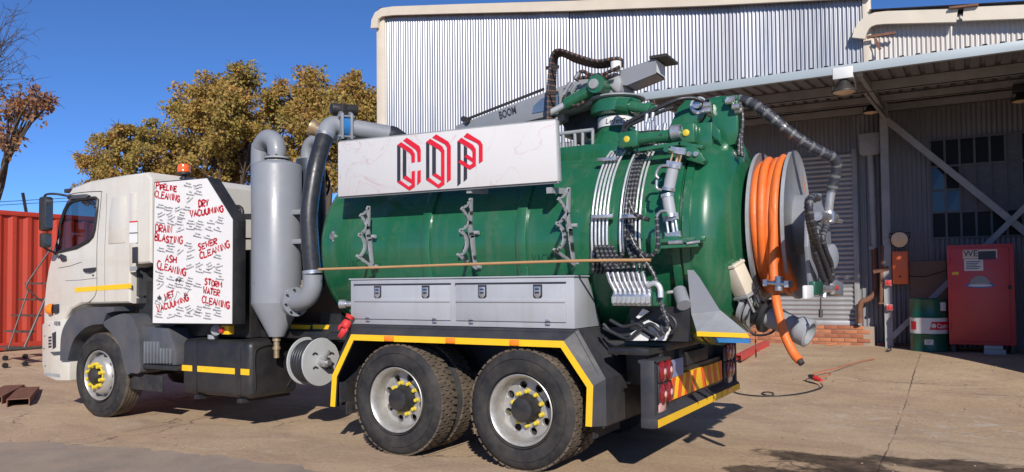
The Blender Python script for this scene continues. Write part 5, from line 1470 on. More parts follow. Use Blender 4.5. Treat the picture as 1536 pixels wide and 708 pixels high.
# interior
g = G(); g.box((-5.28, .12, 1.45), (-5.2, 2.3, 2.75)); g.box((-6.9, .12, 1.36), (-5.2, 2.3, 1.42)); g.build('cab_lining', m_seat, cabo)
for y in (.35, 1.6):
    g = G(); g.box((-6.1, y, 1.45), (-5.6, y+.5, 1.72)); g.prism([(-5.75, y, 1.7), (-5.6, y, 1.7), (-5.42, y, 2.32), (-5.55, y, 2.34)], (0, .5, 0)); g.box((-5.56, y+.12, 2.33), (-5.44, y+.38, 2.52)); g.build('seat', m_seat, cabo, bev=.03)
g = G(); g.prism([(-6.9, .12, 1.6), (-6.55, .12, 1.6), (-6.5, .12, 1.85), (-6.62, .12, 1.98), (-6.85, .12, 1.98)], (0, 2.2, 0)); g.build('dashboard', m_plastic, cabo, bev=.02)
g = G(); cxx = V3((-6.32, 1.85, 2.02)); g.tube([cxx+V3((.10*math.cos(t_*math.pi/12), .22*math.sin(t_*math.pi/12), .20*math.cos(t_*math.pi/12))) for t_ in range(24)], .016, 6, closed=True); g.cyl(cxx, cxx+V3((-.2, 0, -.12)), .03, 8); g.build('steering_wheel', m_seat, cabo, smooth=60)
# front bumper corner, lamps
g = G(); g.prism([(p.x, p.y, p.z) for p in pp([(63, 487), (70, 481), (99, 479), (98, 528), (91, 532), (104, 539), (104, 571), (84, 571), (66, 563), (63, 545)], Y=.03)], (0, 2.4, 0)); bump_ = g.build('front_bumper', m_white, cabo, bev=.012)
g = G(); q = pp([(78, 500), (84, 497), (84, 521), (79, 524)], Y=.028); g.prism(q, (0, .01, 0)); g.build('bumper_slot', m_ink, cabo)
g = G()
for k in range(4): 
    q = pp([(72.5, 505+k*4.6), (77, 504.5+k*4.6), (77, 507.5+k*4.6), (72.5, 508+k*4.6)], Y=.027); g.prism(q, (0, .01, 0))
g.build('bumper_vents', m_ink, cabo)
g = G(); q = pp([(67, 559), (89, 561), (90, 566), (67, 563)], Y=.026); g.prism(q, (0, .01, 0)); g.build('bumper_step', m_grey2, cabo)
g = G(); q = pp([(75, 528), (90, 527), (90, 532), (80, 533)], Y=.020); g.prism(q, (0, .06, 0)); g.build('step_tread', m_plastic, cabo)
g = G()
for (px, py) in ((67, 504), (66, 523), (68, 549), (74, 488)):
    p = at(px, py, Y=.028); g.cyl(p-V3((0, .004, 0)), p+V3((0, .01, 0)), .008, 8)
g.build('bumper_bolts', m_dark, cabo, smooth=40)
p = at(74, 464, Y=-.0)
g = G(); g.lathe((p.x+.02, .04, p.z), (-.75, -.65, 0), [(0, .075), (.05, .07), (.085, .045), (.095, .001)], 18); g.build('indicator', m_amber, cabo, smooth=50)
g = G(); q = pp([(79, 457), (85, 456), (85, 469), (79, 470)], Y=.0); g.prism(q, (0, .1, 0)); g.build('indicator_housing', m_ink, cabo, bev=.006)
a = at(81, 488, Y=.018); g = G(); put_text(g, '1838', a, (1, 0, 0), (0, 0, 1), width=.13, height=.055, bold=.01); g.build('model_number', m_inkgrey, cabo)
# wheel arch flare and rear fender
FL = [(90, 541), (91, 508), (96, 489), (106, 474), (118, 465), (132, 461), (171, 460), (171, 467), (160, 470), (154, 486), (136, 488), (121, 497), (109, 513), (101, 541)]
FL = [(v.x, v.y) for v in spline([V3((*p, 0)) for p in FL[:6]], 4)]+FL[6:9]+[(v.x, v.y) for v in spline([V3((*p, 0)) for p in FL[9:]], 4)]
g = G(); pts = pp(FL, Y=-.005); fl_, tr_ = holed([[(p.x, p.z) for p in pts]]); nn = len(pts)
g.add([(a, -.005, b) for a, b in fl_], tr_); g.add([(p.x, -.005, p.z) for p in pts]+[(p.x, .28, p.z) for p in pts], [(i, (i+1) % nn, nn+(i+1) % nn, nn+i) for i in range(nn)])
g.build('wheel_arch', m_plastic, cabo, smooth=30)
g = G(); pts = [(154, 484), (165, 477), (184, 470.5), (197, 474), (203, 486), (208, 500), (210, 530), (210, 558), (197, 559), (190, 563), (185.5, 546), (178, 517), (166, 499), (157, 490)]
pts = [(v.x, v.y) for v in spline([V3((*p, 0)) for p in pts[:9]], 3)]+[(v.x, v.y) for v in spline([V3((*p, 0)) for p in pts[9:]], 3)]
pts = pp(pts, Y=.0); fl_, tr_ = holed([[(p.x, p.z) for p in pts]]); nn = len(pts)
g.add([(a, 0, b) for a, b in fl_], tr_); g.add([(p.x, 0, p.z) for p in pts]+[(p.x, .42, p.z) for p in pts], [(i, (i+1) % nn, nn+(i+1) % nn, nn+i) for i in range(nn)])
fend = g.build('front_fender', m_plastic, truck, smooth=40)
# ribbed battery box and flap behind the fender
a, b = at(201, 493, Y=.06), at(263, 549, Y=.06)
g = G(); g.prism([(a.x, .06, b.z), (b.x, .06, b.z), (b.x, .06, b.z+.16), (b.x-.14, .06, a.z+.02), (a.x+.1, .06, a.z+.04), (a.x, .06, a.z-.1)], (0, .5, 0)); bat = g.build('battery_box', m_plastic, truck, bev=.03)
m_rib = M('lit rib plastic', (0.13, 0.14, 0.155), 0.5, var=0.15)  # ribs coloured lighter than the box, as if catching the sun
for k in range(12):
    px = 203+k*4.8; hgt = 27 if 3 <= k <= 7 else 17
    q0 = at(px, 545, Y=.05); q1 = at(px, 545-hgt-6, Y=.05)
    g = G(); g.box((q0.x, .028, q0.z), (q0.x+.024, .07, q1.z)); g.build('rib', m_rib, bat, bev=.006)
g = G(); g.box((a.x-.02, .03, b.z-.05), (b.x+.06, .5, b.z)); g.build('box_base', m_black, bat, bev=.006)
p = at(200.5, 557, Y=.0); g = G(); g.lathe((p.x, .05, p.z), (0, -1, 0), [(0, .03), (.03, .03), (.045, .02), (.048, .001)], 14); g.build('side_reflector', m_hazred, bat, smooth=40)
a, b = at(195, 560, Y=.08), at(243, 588, Y=.08); g = G(); g.box((a.x, .08, b.z), (b.x, .10, a.z)); g.build('flap', m_rubber, bat, bev=.004)
# air intake and dark machinery behind the cab
g = G(); g.tube(spline([at(206, 440, Y=.25), at(207, 415, Y=.25), at(218, 408, Y=.25), at(235, 407, Y=.3)], 4), .06, 12); p = at(214, 440, Y=.2); g.box((p.x-.1, .22, 1.0), (p.x+.55, 1.0, 1.62)); g.build('air_intake', m_black, truck, bev=.0, smooth=40)
g = G(); g.box((-4.75, .32, .98), (-3.55, 2.1, 1.95)); g.box((-4.70, .28, 1.2), (-4.0, .33, 1.8)); g.build('engine_housing', m_black, truck, bev=.02)
p = at(378, 432, Y=.45)
g = G(); g.lathe((p.x-.22, .62, p.z), (1, 0, 0), [(0, .001), (0, .17), (.06, .18), (.4, .18), (.44, .15), (.46, .001)], 24)
for k in range(8): g.lathe((p.x-.15+.045*k, .62, p.z), (1, 0, 0), [(0, .18), (0, .205), (.012, .205), (.012, .18)], 24)
g.build('green_pump', m_green, truck, smooth=35)
# mirrors
MY = -.16
mir = G(); a, b = at(63, 296, Y=MY), at(77, 346, Y=MY)
mir.box((a.x+.02, MY-.06, b.z), (b.x-.05, MY+.06, a.z)); mir = mir.build('mirror', m_dark, truck, bev=.03)
g = G(); g.box((b.x-.05, MY-.045, b.z+.04), (b.x-.046, MY+.045, a.z-.04)); g.build('mirror_glass', m_mirror, mir)
a, b = at(64, 350, Y=MY), at(76, 371, Y=MY); g = G(); g.box((a.x+.01, MY-.055, b.z), (b.x-.06, MY+.055, a.z)); g.build('small_mirror', m_dark, mir, bev=.025)
g = G(); g.box((b.x-.06, MY-.04, b.z+.03), (b.x-.056, MY+.04, a.z-.03)); g.build('mirror_glass', m_mirror, mir)
g = G(); g.tube(spline([at(110, 294, Y=.02), at(100, 293.5, Y=-.03), at(85, 291, Y=-.12), at(72, 291, Y=MY), at(67, 294, Y=MY), at(66, 300, Y=MY)], 4), .014, 8); g.build('mirror_arm', m_dark, mir, smooth=50)
g = G(); g.tube(spline([at(66, 360, Y=MY), at(65, 369, Y=MY), at(70, 374, Y=-.12), at(80, 378, Y=-.02), at(88, 386, Y=.02)], 4), .012, 8); g.build('mirror_arm', m_dark, mir, smooth=50)

# --- fuel tank
a, b = at(272, 508, Y=.10), at(376, 604, Y=.10)
fx0, fx1, fz0, fz1 = a.x, b.x, b.z+.03, a.z
g = G(); g.box((fx0, .10, fz0), (fx1, .78, fz1)); ft = g.build('fuel_tank', m_black, truck, bev=.07, seg=5)
for px in (292, 357):
    p = at(px, 550, Y=.09)
    g = G(); y0_, y1_ = .092, .79
    g.box((p.x-.025, y0_, fz0+.04), (p.x+.025, y0_+.01, fz1-.04)); g.box((p.x-.025, y0_+.04, fz1+.002), (p.x+.025, y1_, fz1+.012)); g.box((p.x-.04, y0_+.02, fz0-.05), (p.x+.04, y1_, fz0-.005)); g.build('tank_strap', m_black, ft, bev=.004)
for u0, u1 in ((273, 288), (296, 352), (361, 374)):
    p, q = at(u0, 555, Y=.096), at(u1, 565, Y=.096)
    zz = fz0+(fz1-fz0)*.47
    g = G(); g.box((p.x, .094, zz-.032), (q.x, .099, zz+.032)); g.build('yellow_strip', m_yellow, ft)
g = G(); g.tube(spline([(fx1+.006, .16, fz0+.1), (fx1+.012, .14, fz1-.2), (fx1+.012, .18, fz1-.08), (fx1+.012, .4, fz1-.05), (fx1+.012, .68, fz1-.08), (fx1+.012, .72, fz0+.25), (fx1+.008, .6, fz0+.08)], 5), .008, 6); g.build('end_seam', m_black, ft, smooth=60)
p = at(320, 502, Y=.25); g = G(); g.cyl((p.x, .25, fz1), (p.x, .25, fz1+.05), .06, 16); g.build('filler_cap', m_grey2, ft, smooth=40)
p = at(318, 496, Y=.12); g = G(); g.lathe((p.x, .2, p.z), (.4, -.9, .1), [(0, .05), (.05, .06), (.055, .05), (.055, .001)], 18); lamp_ = g.build('work_lamp', m_grey2, truck, smooth=40)
p = at(338, 495, Y=.12); g = G(); g.box((p.x-.07, .12, p.z-.05), (p.x+.05, .2, p.z+.05)); eb = g.build('emergency_stop', m_yellow, truck, bev=.01)
g = G(); g.cyl((p.x-.04, .12, p.z), (p.x-.04, .09, p.z), .03, 16); g.build('red_button', m_glove, eb, smooth=40)

# --- silo (cyclone)
SX, SYY = -3.19, .36
zt, zb, zcn = at(414, 240, Y=SYY-.2).z, at(414, 455, Y=SYY-.22).z, at(414, 505, Y=SYY-.05).z
SR = .262
g = G(); g.lathe((SX, SYY, 0), (0, 0, 1), [(zb, SR), (zt-.03, SR), (zt-.01, SR-.012), (zt+.015, SR*.75), (zt+.02, .001)], 48); silo = g.build('cyclone_silo', m_grey, truck, smooth=35)
g = G(); g.lathe((SX, SYY, 0), (0, 0, 1), [(zcn, .001), (zcn, .085), (zcn+.012, .088), (zb-.004, SR+.003), (zb+.008, SR+.003), (zb+.008, SR)], 48); g.build('cone', m_grey, silo, smooth=35)
g = G()
for dz in (.035, .075): g.lathe((SX, SYY, zt+dz-.02), (0, 0, 1), [(0, .001), (0, .135), (.018, .135), (.018, .001)], 28)
g.build('flange', m_grey2, silo, smooth=40)
g = G()
for k in range(8):
    a_ = k*math.pi/4; q = V3((SX+.115*math.cos(a_), SYY+.115*math.sin(a_), zt)); g.cyl(q, q+V3((0, 0, .09)), .011, 6)
g.build('flange_bolts', m_dark, silo)
P = spline([(SX, SYY, zt+.06), (SX, SYY, zt+.15), (SX-.045, SYY+.01, zt+.25), (SX-.17, SYY+.03, zt+.30), (SX-.295, SYY+.06, zt+.24), (SX-.335, SYY+.07, zt+.10), (SX-.335, SYY+.08, zt-.9)], 6)
g = G(); g.tube(P, .098, 20); g.build('vent_pipe', m_grey, silo, smooth=50)
g = G(); q = V3((SX, SYY, zcn)); g.cyl(q, q-V3((0, 0, .05)), .045, 14); g.cyl(q-V3((0, 0, .05)), q-V3((0, 0, .11)), .032, 14); g.cyl(q-V3((0, 0, .11)), q-V3((0, 0, .14)), .042, 14); g.cyl(q-V3((0, 0, .14)), q-V3((0, 0, .23)), .03, 14); g.build('drain_valve', m_brass, silo, smooth=40)
for py in (319, 363):
    p = at(447, py, Y=SYY); g = G(); g.box((SX+.12, SYY-.03, p.z-.02), (SX+.46, SYY+.10, p.z+.03)); g.build('support_arm', m_grey, silo, bev=.004)
p = at(383, 425, Y=SYY-.24); g = G(); g.tube([p+V3((.022*math.cos(t_*math.pi/8), -.0, .06*math.sin(t_*math.pi/8))) for t_ in range(16)], .009, 6, closed=True); g.bar(p+V3((0, 0, .015)), p+V3((0, 0.0, -.015)), .03, .012); lg = g.build('badge', m_ink, silo)
# lower elbow to the silo, with flange
EY = .16
P = spline([at(436, 452, Y=.22), at(448, 452, Y=.18), at(461, 446, Y=EY), at(468, 432, Y=EY), at(469, 412, Y=EY)], 6)
g = G(); g.tube(P, .098, 20); el = g.build('lower_elbow', m_grey, truck, smooth=50)
p0, p1 = at(440, 453, Y=.21), at(450, 452, Y=.175); dd = (p1-p0).normalized()
g = G(); g.cyl(p0, p0+dd*.03, .15, 24); g.cyl(p0+dd*.034, p0+dd*.06, .15, 24); g.build('elbow_flange', m_grey, el, smooth=40)
g = G()
for k in range(8):
    a_ = k*math.pi/4+.2; n1 = dd.cross(V3((0, 0, 1))).normalized(); n2 = dd.cross(n1); q = p0+(n1*math.cos(a_)+n2*math.sin(a_))*.125; g.cyl(q-dd*.01, q+dd*.08, .012, 6)
g.build('flange_bolts', m_dark, el)
p = at(455, 420, Y=.3); g = G(); g.cyl(p, p-V3((0, 0, .16)), .022, 10); g.cyl(p-V3((0, 0, .05)), p-V3((0, 0, .08)), .035, 10); g.cyl(p-V3((0, 0, .11)), p-V3((0, 0, .14)), .035, 10); g.build('tap', m_brass, el, smooth=40)
# suction hose
def ribbed(path, r, amp=.06, step=.03, seg=12, spiral=True):
    """corrugated hose"""
    L_ = [0]
    for i in range(1, len(path)): L_.append(L_[-1]+(path[i]-path[i-1]).length)
    out, rr, d, k = [], [], 0.0, 0
    while d < L_[-1]:
        i = max(j for j in range(len(L_)) if L_[j] <= d+1e-9); i = min(i, len(path)-2)
        t = (d-L_[i])/max(L_[i+1]-L_[i], 1e-6); out.append(path[i].lerp(path[i+1], t)); rr.append(r*(1+(amp if k % 2 else -amp))); d += step/2; k += 1
    g = G(); g.tube(out, rr, seg)
    for i in range(len(g.m)): g.m[i] = 1 if (spiral and (i//seg) % 4 == 1 and i < len(g.m)-2) else 0
    return g
P = spline([at(488, 203, Y=.42), at(483, 218, Y=.36), at(473, 255, Y=.24), at(464, 315, Y=.16), at(465, 360, Y=.15), at(469, 412, Y=EY)], 8)
g = ribbed(P, .088, .02, .03, 20, False); sh = g.build('suction_hose', m_hose, truck, smooth=50)
# blue lettered line along the hose
g = G(); pts = []
for i, p in enumerate(P):
    t = (P[min(i+1, len(P)-1)]-P[max(i-1, 0)]).normalized(); s_ = t.cross((CAM-p).normalized()).normalized(); s_ = s_ if s_.x > 0 else -s_
    vv = (CAM-p).normalized(); q = p+(s_*.80+vv*.62).normalized()*.0925
    q2 = p+(s_*.93+vv*.35).normalized()*.0925; pts.append((q, q2))
rb = random.Random(3)
for i in range(2, len(pts)-2):
    (a, a2), (b, b2) = pts[i], pts[i+1]
    for k in range(4):
        t0, t1 = k/4+.03, k/4+.2
        f0, f1 = rb.choice(((0, 1), (0, .8), (.15, 1), (0, .5)))
        g.add([a.lerp(b, t0).lerp(a2.lerp(b2, t0), f0), a.lerp(b, t1).lerp(a2.lerp(b2, t1), f0), a.lerp(b, t1).lerp(a2.lerp(b2, t1), f1), a.lerp(b, t0).lerp(a2.lerp(b2, t0), f1)], [(0, 1, 2, 3)])
g.build('blue_print', m_bluem, sh)
for (a, b) in ((P[0], P[1]), (P[-1], P[-2])):
    d_ = (b-a).normalized(); g = G(); g.cyl(a+d_*.01, a+d_*.045, .099, 24); g.build('hose_clamp', m_steel, sh, smooth=40)
# top pipe: elbow, blue valve with motor, straight pipe, black boot
P1 = spline([at(488, 205, Y=.42), at(491, 195, Y=.46), at(498, 188.5, Y=.52), at(506, 188, Y=.57)], 6)
g = G(); g.tube(P1, .098, 20); tp_ = g.build('top_pipe', m_grey, truck, smooth=50)
v0, v1 = at(506, 190, Y=.57), at(520, 191, Y=.66)
P2 = [v1, at(583, 202, Y=1.0)]
g = G(); g.tube(P2, .098, 20); g.build('straight_pipe', m_grey, tp_, smooth=50)
dd = (v1-v0).normalized(); n1 = dd.cross(V3((0, 0, 1))).normalized(); n2 = V3((0, 0, 1))
for e_ in (v0, v1):
    g = G(); q = [e_+n1*(a*.14)+n2*(b*.15) for a, b in ((-1, -1), (1, -1), (1, .8), (.6, 1), (-.6, 1), (-1, .8))]; g.prism(q, dd*.025); g.build('valve_flange', m_grey, tp_, bev=.004)
g = G(); g.tube([v0+dd*.02, v1], .125, 24); g.build('valve_body', m_blue, tp_, smooth=40)
g = G()
for a, b in ((-1, -1), (1, -1), (1, .8), (-1, .8)): q = v0+n1*(a*.11)+n2*(b*.12); g.cyl(q-dd*.03, q+dd*((v1-v0).length+.05), .012, 8)
g.build('valve_rods', m_steel, tp_, smooth=40)
mc = v0.lerp(v1, .5)+V3((0, 0, .19)); g = G(); g.cyl(mc-dd*.12+n1*.0, mc+dd*.17, .058, 18); g.box((mc.x-.09, mc.y-.06, mc.z-.07), (mc.x+.07, mc.y+.07, mc.z+.05)); mot = g.build('valve_motor', m_dark, tp_, bev=.012)
g = G(); p = mc+V3((-.02, -.0765, .0)); g.box((p.x-.035, p.y-.004, p.z-.015), (p.x+.035, p.y, p.z+.015)); g.build('motor_label', m_paper, tp_)
q = at(583, 202, Y=1.0); q2 = at(606, 209, Y=1.12); g = G(); g.tube([q, q.lerp(q2, .4), q2], [.105, .105, .07], 20); g.build('rubber_boot', m_hose, tp_, smooth=50)
g = G(); g.lathe(at(478, 196, Y=.5), (-.6, -.5, .35), [(-.05, .05), (.08, .09), (.10, .09), (.10, .08), (0, .05)], 18); g.build('intake_horn', m_brass, tp_, smooth=50)
# stainless cylinder behind the hose
p0, p1 = at(470, 430, Y=.75), at(466, 240, Y=.75)
g = G(); g.cyl(p0, p1, .16, 24); sc_ = g.build('filter_cylinder', M('brushed dark steel', (0.10, 0.11, 0.13), .35, metal=.6), truck, smooth=40)
g = G(); g.tube(spline([p1+V3((-.05, 0, -.1)), p1+V3((-.05, 0, .10)), p1+V3((.02, 0, .2)), p1+V3((.2, 0, .22))], 5), .07, 14); g.cyl(p1+V3((-.05, 0, 0)), p1+V3((-.05, 0, .02)), .12, 18); g.build('filter_elbow', m_grey, sc_, smooth=50)
for k in range(3):
    g = G(); g.tube(spline([at(476+6*k, 235+12*k, Y=.9), at(486+4*k, 250+12*k, Y=.9), at(482+4*k, 275+8*k, Y=.95), at(478, 300, Y=.95)], 5), .014, 7); g.build('cable', m_hose, sc_, smooth=50)

# --- small hose reel beside the bogie
RY = .42
rc0 = at(458, 541, Y=RY); rc0 = V3((rc0.x, RY, rc0.z)); rcx = at(483, 543, Y=RY).x
ra = V3((1, -.10, 0)).normalized()
rr_ = .245
g = G(); g.lathe(rc0, ra, [(0, .001), (0, rr_), (.008, rr_+.004), (.016, rr_), (.016, .001)], 36); srl = g.build('small_reel', m_disc, truck, smooth=40)
L_ = rcx-rc0.x
g = G(); g.lathe(rc0+ra*L_, ra, [(0, .05), (0, rr_), (.008, rr_+.004), (.016, rr_), (.016, .05)], 36); g.build('front_disc', m_disc, srl, smooth=40)
for k in range(6):
    g = G(); q = rc0+ra*(.035+k*(L_-.05)/5); n1 = V3((0, 0, 1)); n2 = ra.cross(n1).normalized(); g.tube([q+(n1*math.cos(t_*math.pi/14)+n2*math.sin(t_*math.pi/14))*.205 for t_ in range(28)], .017, 7, closed=True); g.build('hose_turn', m_hose, srl, smooth=60)
q = rc0+ra*(L_+.016); g = G(); g.cyl(q, q+ra*.10, .05, 16); g.cyl(q+ra*.1, q+ra*.13, .03, 12); g.tube([q+ra*.1, q+ra*.12+V3((0, -.05, .06)), q+ra*.12+V3((.05, -.05, .12))], .016, 8); g.build('swivel', m_steel, srl, smooth=40)
for a_, r2_ in ((.8, .12), (2.2, .1), (4.0, .12), (5.2, .15)):
    n1 = V3((0, 0, 1)); n2 = ra.cross(n1).normalized(); c_ = q+(n1*math.cos(a_)+n2*math.sin(a_))*r2_+ra*.003
    g = G(); g.tube([c_-n2*.03, c_+n1*.015, c_+n2*.03], .010, 6); g.build('disc_slot', m_dark, srl)
g = G(); g.bar(rc0+ra*(L_/2)+V3((0, .3, -.05)), rc0+ra*(L_/2)+V3((0, .3, .5)), .06, .3); g.cyl(rc0-ra*.05, rc0+ra*(L_), .06, 14); g.build('reel_mount', m_black, srl)
# valve stub beside the tool box
p = at(513, 456, Y=.3); g = G(); g.lathe(p, (-.95, -.3, 0), [(-.28, .03), (-.05, .03), (-.05, .042), (0, .046), (.02, .046), (.02, .03), (0, .028), (-.02, .001)], 18); g.build('valve_stub', m_steel, truck, smooth=40)

# --- red gloves hung over the mudguard
gc = at(516, 484, Y=.02)
gl = empty('rubber_gloves', gc, 'red rubber glove hanging by the tool box over the mudguard', 'glove')
g = G()
palm = [at(522, 481, Y=.03), at(519, 487, Y=.01), at(517, 492, Y=.0)]
g.tube(spline(palm, 4), [.035, .04, .044, .046, .048, .048, .046, .044, .04], 10)
for (dx, L1, r_) in ((-3, 14, .012), (-.5, 16, .012), (2.2, 14, .0115), (4.6, 10, .0105)):
    P = [at(517+dx*.7, 491, Y=.0), at(515+dx, 491+L1*.5, Y=-.02), at(511+dx*1.2, 491+L1, Y=-.02)]; g.tube(spline(P, 3), [r_*1.25, r_*1.2, r_*1.15, r_*1.1, r_*1.05, r_, r_*.7], 8)
P = [at(515, 486, Y=-.01), at(510, 489, Y=-.03), at(508, 495, Y=-.03)]; g.tube(spline(P, 3), [.016, .015, .014, .014, .013, .012, .008], 8)
g.build('glove', m_glove, gl, smooth=70)
g = G(); g.tube([at(523, 478, Y=.035), at(526, 473, Y=.05)], [.037, .045], 12); g.build('cuff', m_glove, gl, smooth=60)

# --- hydraulic lines round the tank
hl = G(); hl.lathe((at(905, 325, Y=.25).x, YC, TZ), AX, [(-.09, TRAD+.012), (-.09, TRAD+.022), (.10, TRAD+.022), (.10, TRAD+.012)], 40, a0=R(-30), a1=R(30)); 
def arc(X, a0, a1, off=.045, n=14):
    return [V3((X, YC-(TRAD+off)*math.cos(R(a0+(a1-a0)*k/n)), TZ+(TRAD+off)*math.sin(R(a0+(a1-a0)*k/n)))) for k in range(n+1)]
lines = G(); x_ = at(903, 322, Y=.24)
p0, p1 = at(889, 325, Y=.30), at(920, 324, Y=.30)
lines.bar(p0, p1, .05, .03); lines.bar(at(897, 240, Y=.56), at(926, 238, Y=.56), .05, .03); lines.bar(at(933, 325, Y=.30), at(962, 324, Y=.30), .05, .03)
lines = lines.build('hydraulic_lines', m_steel, truck, bev=.003)
mx0, mx1 = at(917, 440, Y=.18), at(977, 440, Y=.18)
ends = []
def bank_top(k, n): return V3((mx0.x+(mx1.x-mx0.x)*(k+.5)/n-.03, .13, at(930, 412, Y=.13).z))
for k in range(5):
    Xk = at(893+5.6*k, 290, Y=.40).x
    P = arc(Xk, -11, 58)
    lead = [P[-1]+V3((-.02, .10, .03)), P[-1]+V3((-.10-.03*k, .13+.015*k, .05)), P[-1]+V3((-.55, .16+.035*k, .07))]
    g = G(); g.tube(P+spline([P[-1]]+lead, 4)[1:], .0105, 8); g.build('steel_tube', m_chrome, lines, smooth=60)
    e = bank_top(k, 8)
    st = P[0]; H = spline([st+V3((0, 0, .03)), st+V3((.005*k, -.005, -.12)), at(893+6*k, 370, Y=.26), at(899+7*k, 388, Y=.2), at(911+8*k, 402, Y=.14), e], 6)
    ribbed(H, .0155, .10, .022, 8).build('hydraulic_hose', [m_hose, m_guardglint], lines, smooth=60)
    g = G(); g.cyl(st-V3((0, 0, .01)), st+V3((0, 0, .06)), .019, 8); g.build('hose_fitting', m_steel, lines, smooth=40)
for px in (935, 940, 958, 964):
    Xk = at(px, 290, Y=.40).x; P = arc(Xk, -8, 62)
    g = G(); g.tube(P, .0098, 8); g.build('steel_tube', m_chrome, lines, smooth=60)
for k, px in enumerate((944, 949, 954)):
    Xk = at(px, 290, Y=.40).x; P = arc(Xk, -2-6*k, 66, .065)
    tail = [at(941+5*k, 355+3*k, Y=.25), at(944+6*k, 378, Y=.2), at(951+8*k, 398, Y=.14), bank_top(5+k, 8)]
    ribbed(spline([V3(p) for p in P[::-1]]+tail, 3), .016, .10, .022, 8).build('hydraulic_hose', [m_hose, m_guardglint], lines, smooth=60)
for pts in ([(943, 300), (950, 318), (962, 326), (975, 330)], [(985, 325), (987, 360), (983, 378), (972, 384), (955, 372), (944, 350)], [(968, 392), (980, 410), (988, 435), (992, 460), (1000, 480), (1000, 494), (985, 505)],
            [(960, 380), (975, 402), (984, 420), (990, 445), (997, 470), (1004, 485)], [(935, 378), (925, 398), (915, 420)]):
    ribbed(spline([at(a, b, Y=.14) for a, b in pts], 6), .017, .10, .024, 8).build('hydraulic_hose', [m_hose, m_guardglint], lines, smooth=60)
for pts in ([(985, 380), (985, 330), (990, 318), (1000, 316)], [(988, 268), (984, 262), (990, 250), (1003, 248)], [(992, 285), (985, 282), (985, 270)]):
    g = G(); g.tube(spline([at(a, b, Y=.17) for a, b in pts], 4), .012, 7); g.build('steel_pipe', m_steel, lines, smooth=60)

# --- valve bank
vb = G(); a, b = at(918, 441, Y=.12), at(976, 459, Y=.12)
vb.box((a.x, .12, b.z), (b.x, .28, a.z)); vb = vb.build('valve_bank', m_steel, truck, bev=.006)
for k in range(8):
    xk = a.x+(b.x-a.x)*(k+.5)/8
    g = G(); g.box((xk-.02, .105, b.z+.02), (xk+.02, .125, a.z-.02)); g.cyl((xk, .115, b.z+.03), (xk, .09, b.z+.03), .014, 8); g.build('spool', m_grey2, vb, bev=.003)
    g = G(); q = V3((xk, .15, a.z)); g.cyl(q, q+V3((0, 0, .045)), .022, 8); g.cyl(q+V3((0, 0, .045)), q+V3((-.01, -.01, .10)), .015, 8); g.build('fitting', m_steel, vb, smooth=40)
    g = G(); t_ = bank_top(k, 8); g.tube([(xk, .14, a.z+.02), t_.lerp(V3((xk, .14, a.z)), .35), t_+V3((0, 0, .02))], [.014, .016, .017], 10); g.build('elbow_fitting', m_steel, vb, smooth=60)
q = at(985, 445, Y=.15); g = G(); g.box((b.x+.01, .13, b.z), (b.x+.10, .24, a.z+.02)); g.build('green_block', m_green, vb, bev=.006)
g = G(); g.tube(spline([at(972, 428, Y=.12), at(983, 425, Y=.1), at(990, 432, Y=.1), at(991, 446, Y=.1)], 4), .022, 10); g.build('return_elbow', m_chrome, vb, smooth=60)
g = G(); g.box((a.x+.08, .30, b.z-.28), (b.x+.25, .33, b.z-.01)); g.build('back_plate', m_black, vb)
for L_ in ([(954, 476), (964, 463), (974, 467), (958, 478)], [(964, 484), (972, 480), (993, 490), (996, 498), (982, 503)], [(946, 500), (956, 494), (974, 505), (972, 511), (938, 511)], [(976, 510), (996, 500), (1004, 489), (1006, 497), (998, 511)]):
    g = G(); g.prism(pp(L_, Y=.24), (0, .012, 0)); g.build('bracket_plate', m_paper, vb)
for pts in ([(905, 492), (922, 500), (942, 508), (956, 498), (975, 486), (990, 497)], [(915, 480), (935, 490), (955, 486), (968, 495), (984, 504)], [(905, 486), (915, 496), (930, 503), (945, 502)], [(996, 468), (1010, 478), (1014, 490), (1006, 500)]):
    g = G(); g.tube(spline([at(x, y, Y=.2) for x, y in pts], 5), .016, 7); g.build('cable', m_hose, vb, smooth=60)
# small grey cylinder beside the fin
a, b = at(1012, 440, Y=.3), at(1025, 457, Y=.2); g = G(); g.cyl(at(1019, 436, Y=.35), at(1026, 458, Y=.25), .055, 20); sc2 = g.build('accumulator', m_grey, truck, smooth=40)
g = G(); g.tube([at(1000, 439, Y=.32), at(1016, 437, Y=.32)], .013, 8); g.build('pipe', m_chrome, sc2)

# --- door lock cylinders
dl = empty  # (no further things)
def lockcyl(pa, pb, rods, Y, name='lock_cylinder'):
    p, q = at(*pa, Y=Y), at(*pb, Y=Y); d_ = (q-p).normalized()
    g = G(); g.cyl(p, q, .046, 20); o = g.build(name, m_tool, truck, smooth=40)
    g = G(); g.cyl(p-d_*.012, p+d_*.014, .052, 20); g.cyl(q-d_*.014, q+d_*.012, .052, 20); g.build('end_cap', m_steel, o, smooth=40)
    n1 = d_.cross(V3((0, 1, 0))).normalized(); n2 = d_.cross(n1)
    r0, r1 = at(*rods[0], Y=Y), at(*rods[1], Y=Y)
    for s_ in (-1, 0, 1):
        g = G(); g.cyl(r0+n1*(s_*.036)-n2*(.0 if s_ else .03), r1+n1*(s_*.036)-n2*(.0 if s_ else .03), .009 if s_ else .014, 8); g.build('tie_rod', m_brass if rods[2] else m_chrome, o, smooth=40)
    g = G(); e_ = (r1-r0).normalized(); g.bar(r0-n1*.06, r0+n1*.06, .03, .05, e_); g.build('end_plate', m_steel, o)
    g = G(); g.bar(r1-n1*.06, r1+n1*.06, .03, .05, e_); g.build('end_plate', m_steel, o)
    return o
lockcyl((1010, 250), (1003, 284), ((1011, 247), (1017, 226), True), .29)
lockcyl((1001, 293), (1006, 324), ((1006, 326), (1010, 353), False), .26)
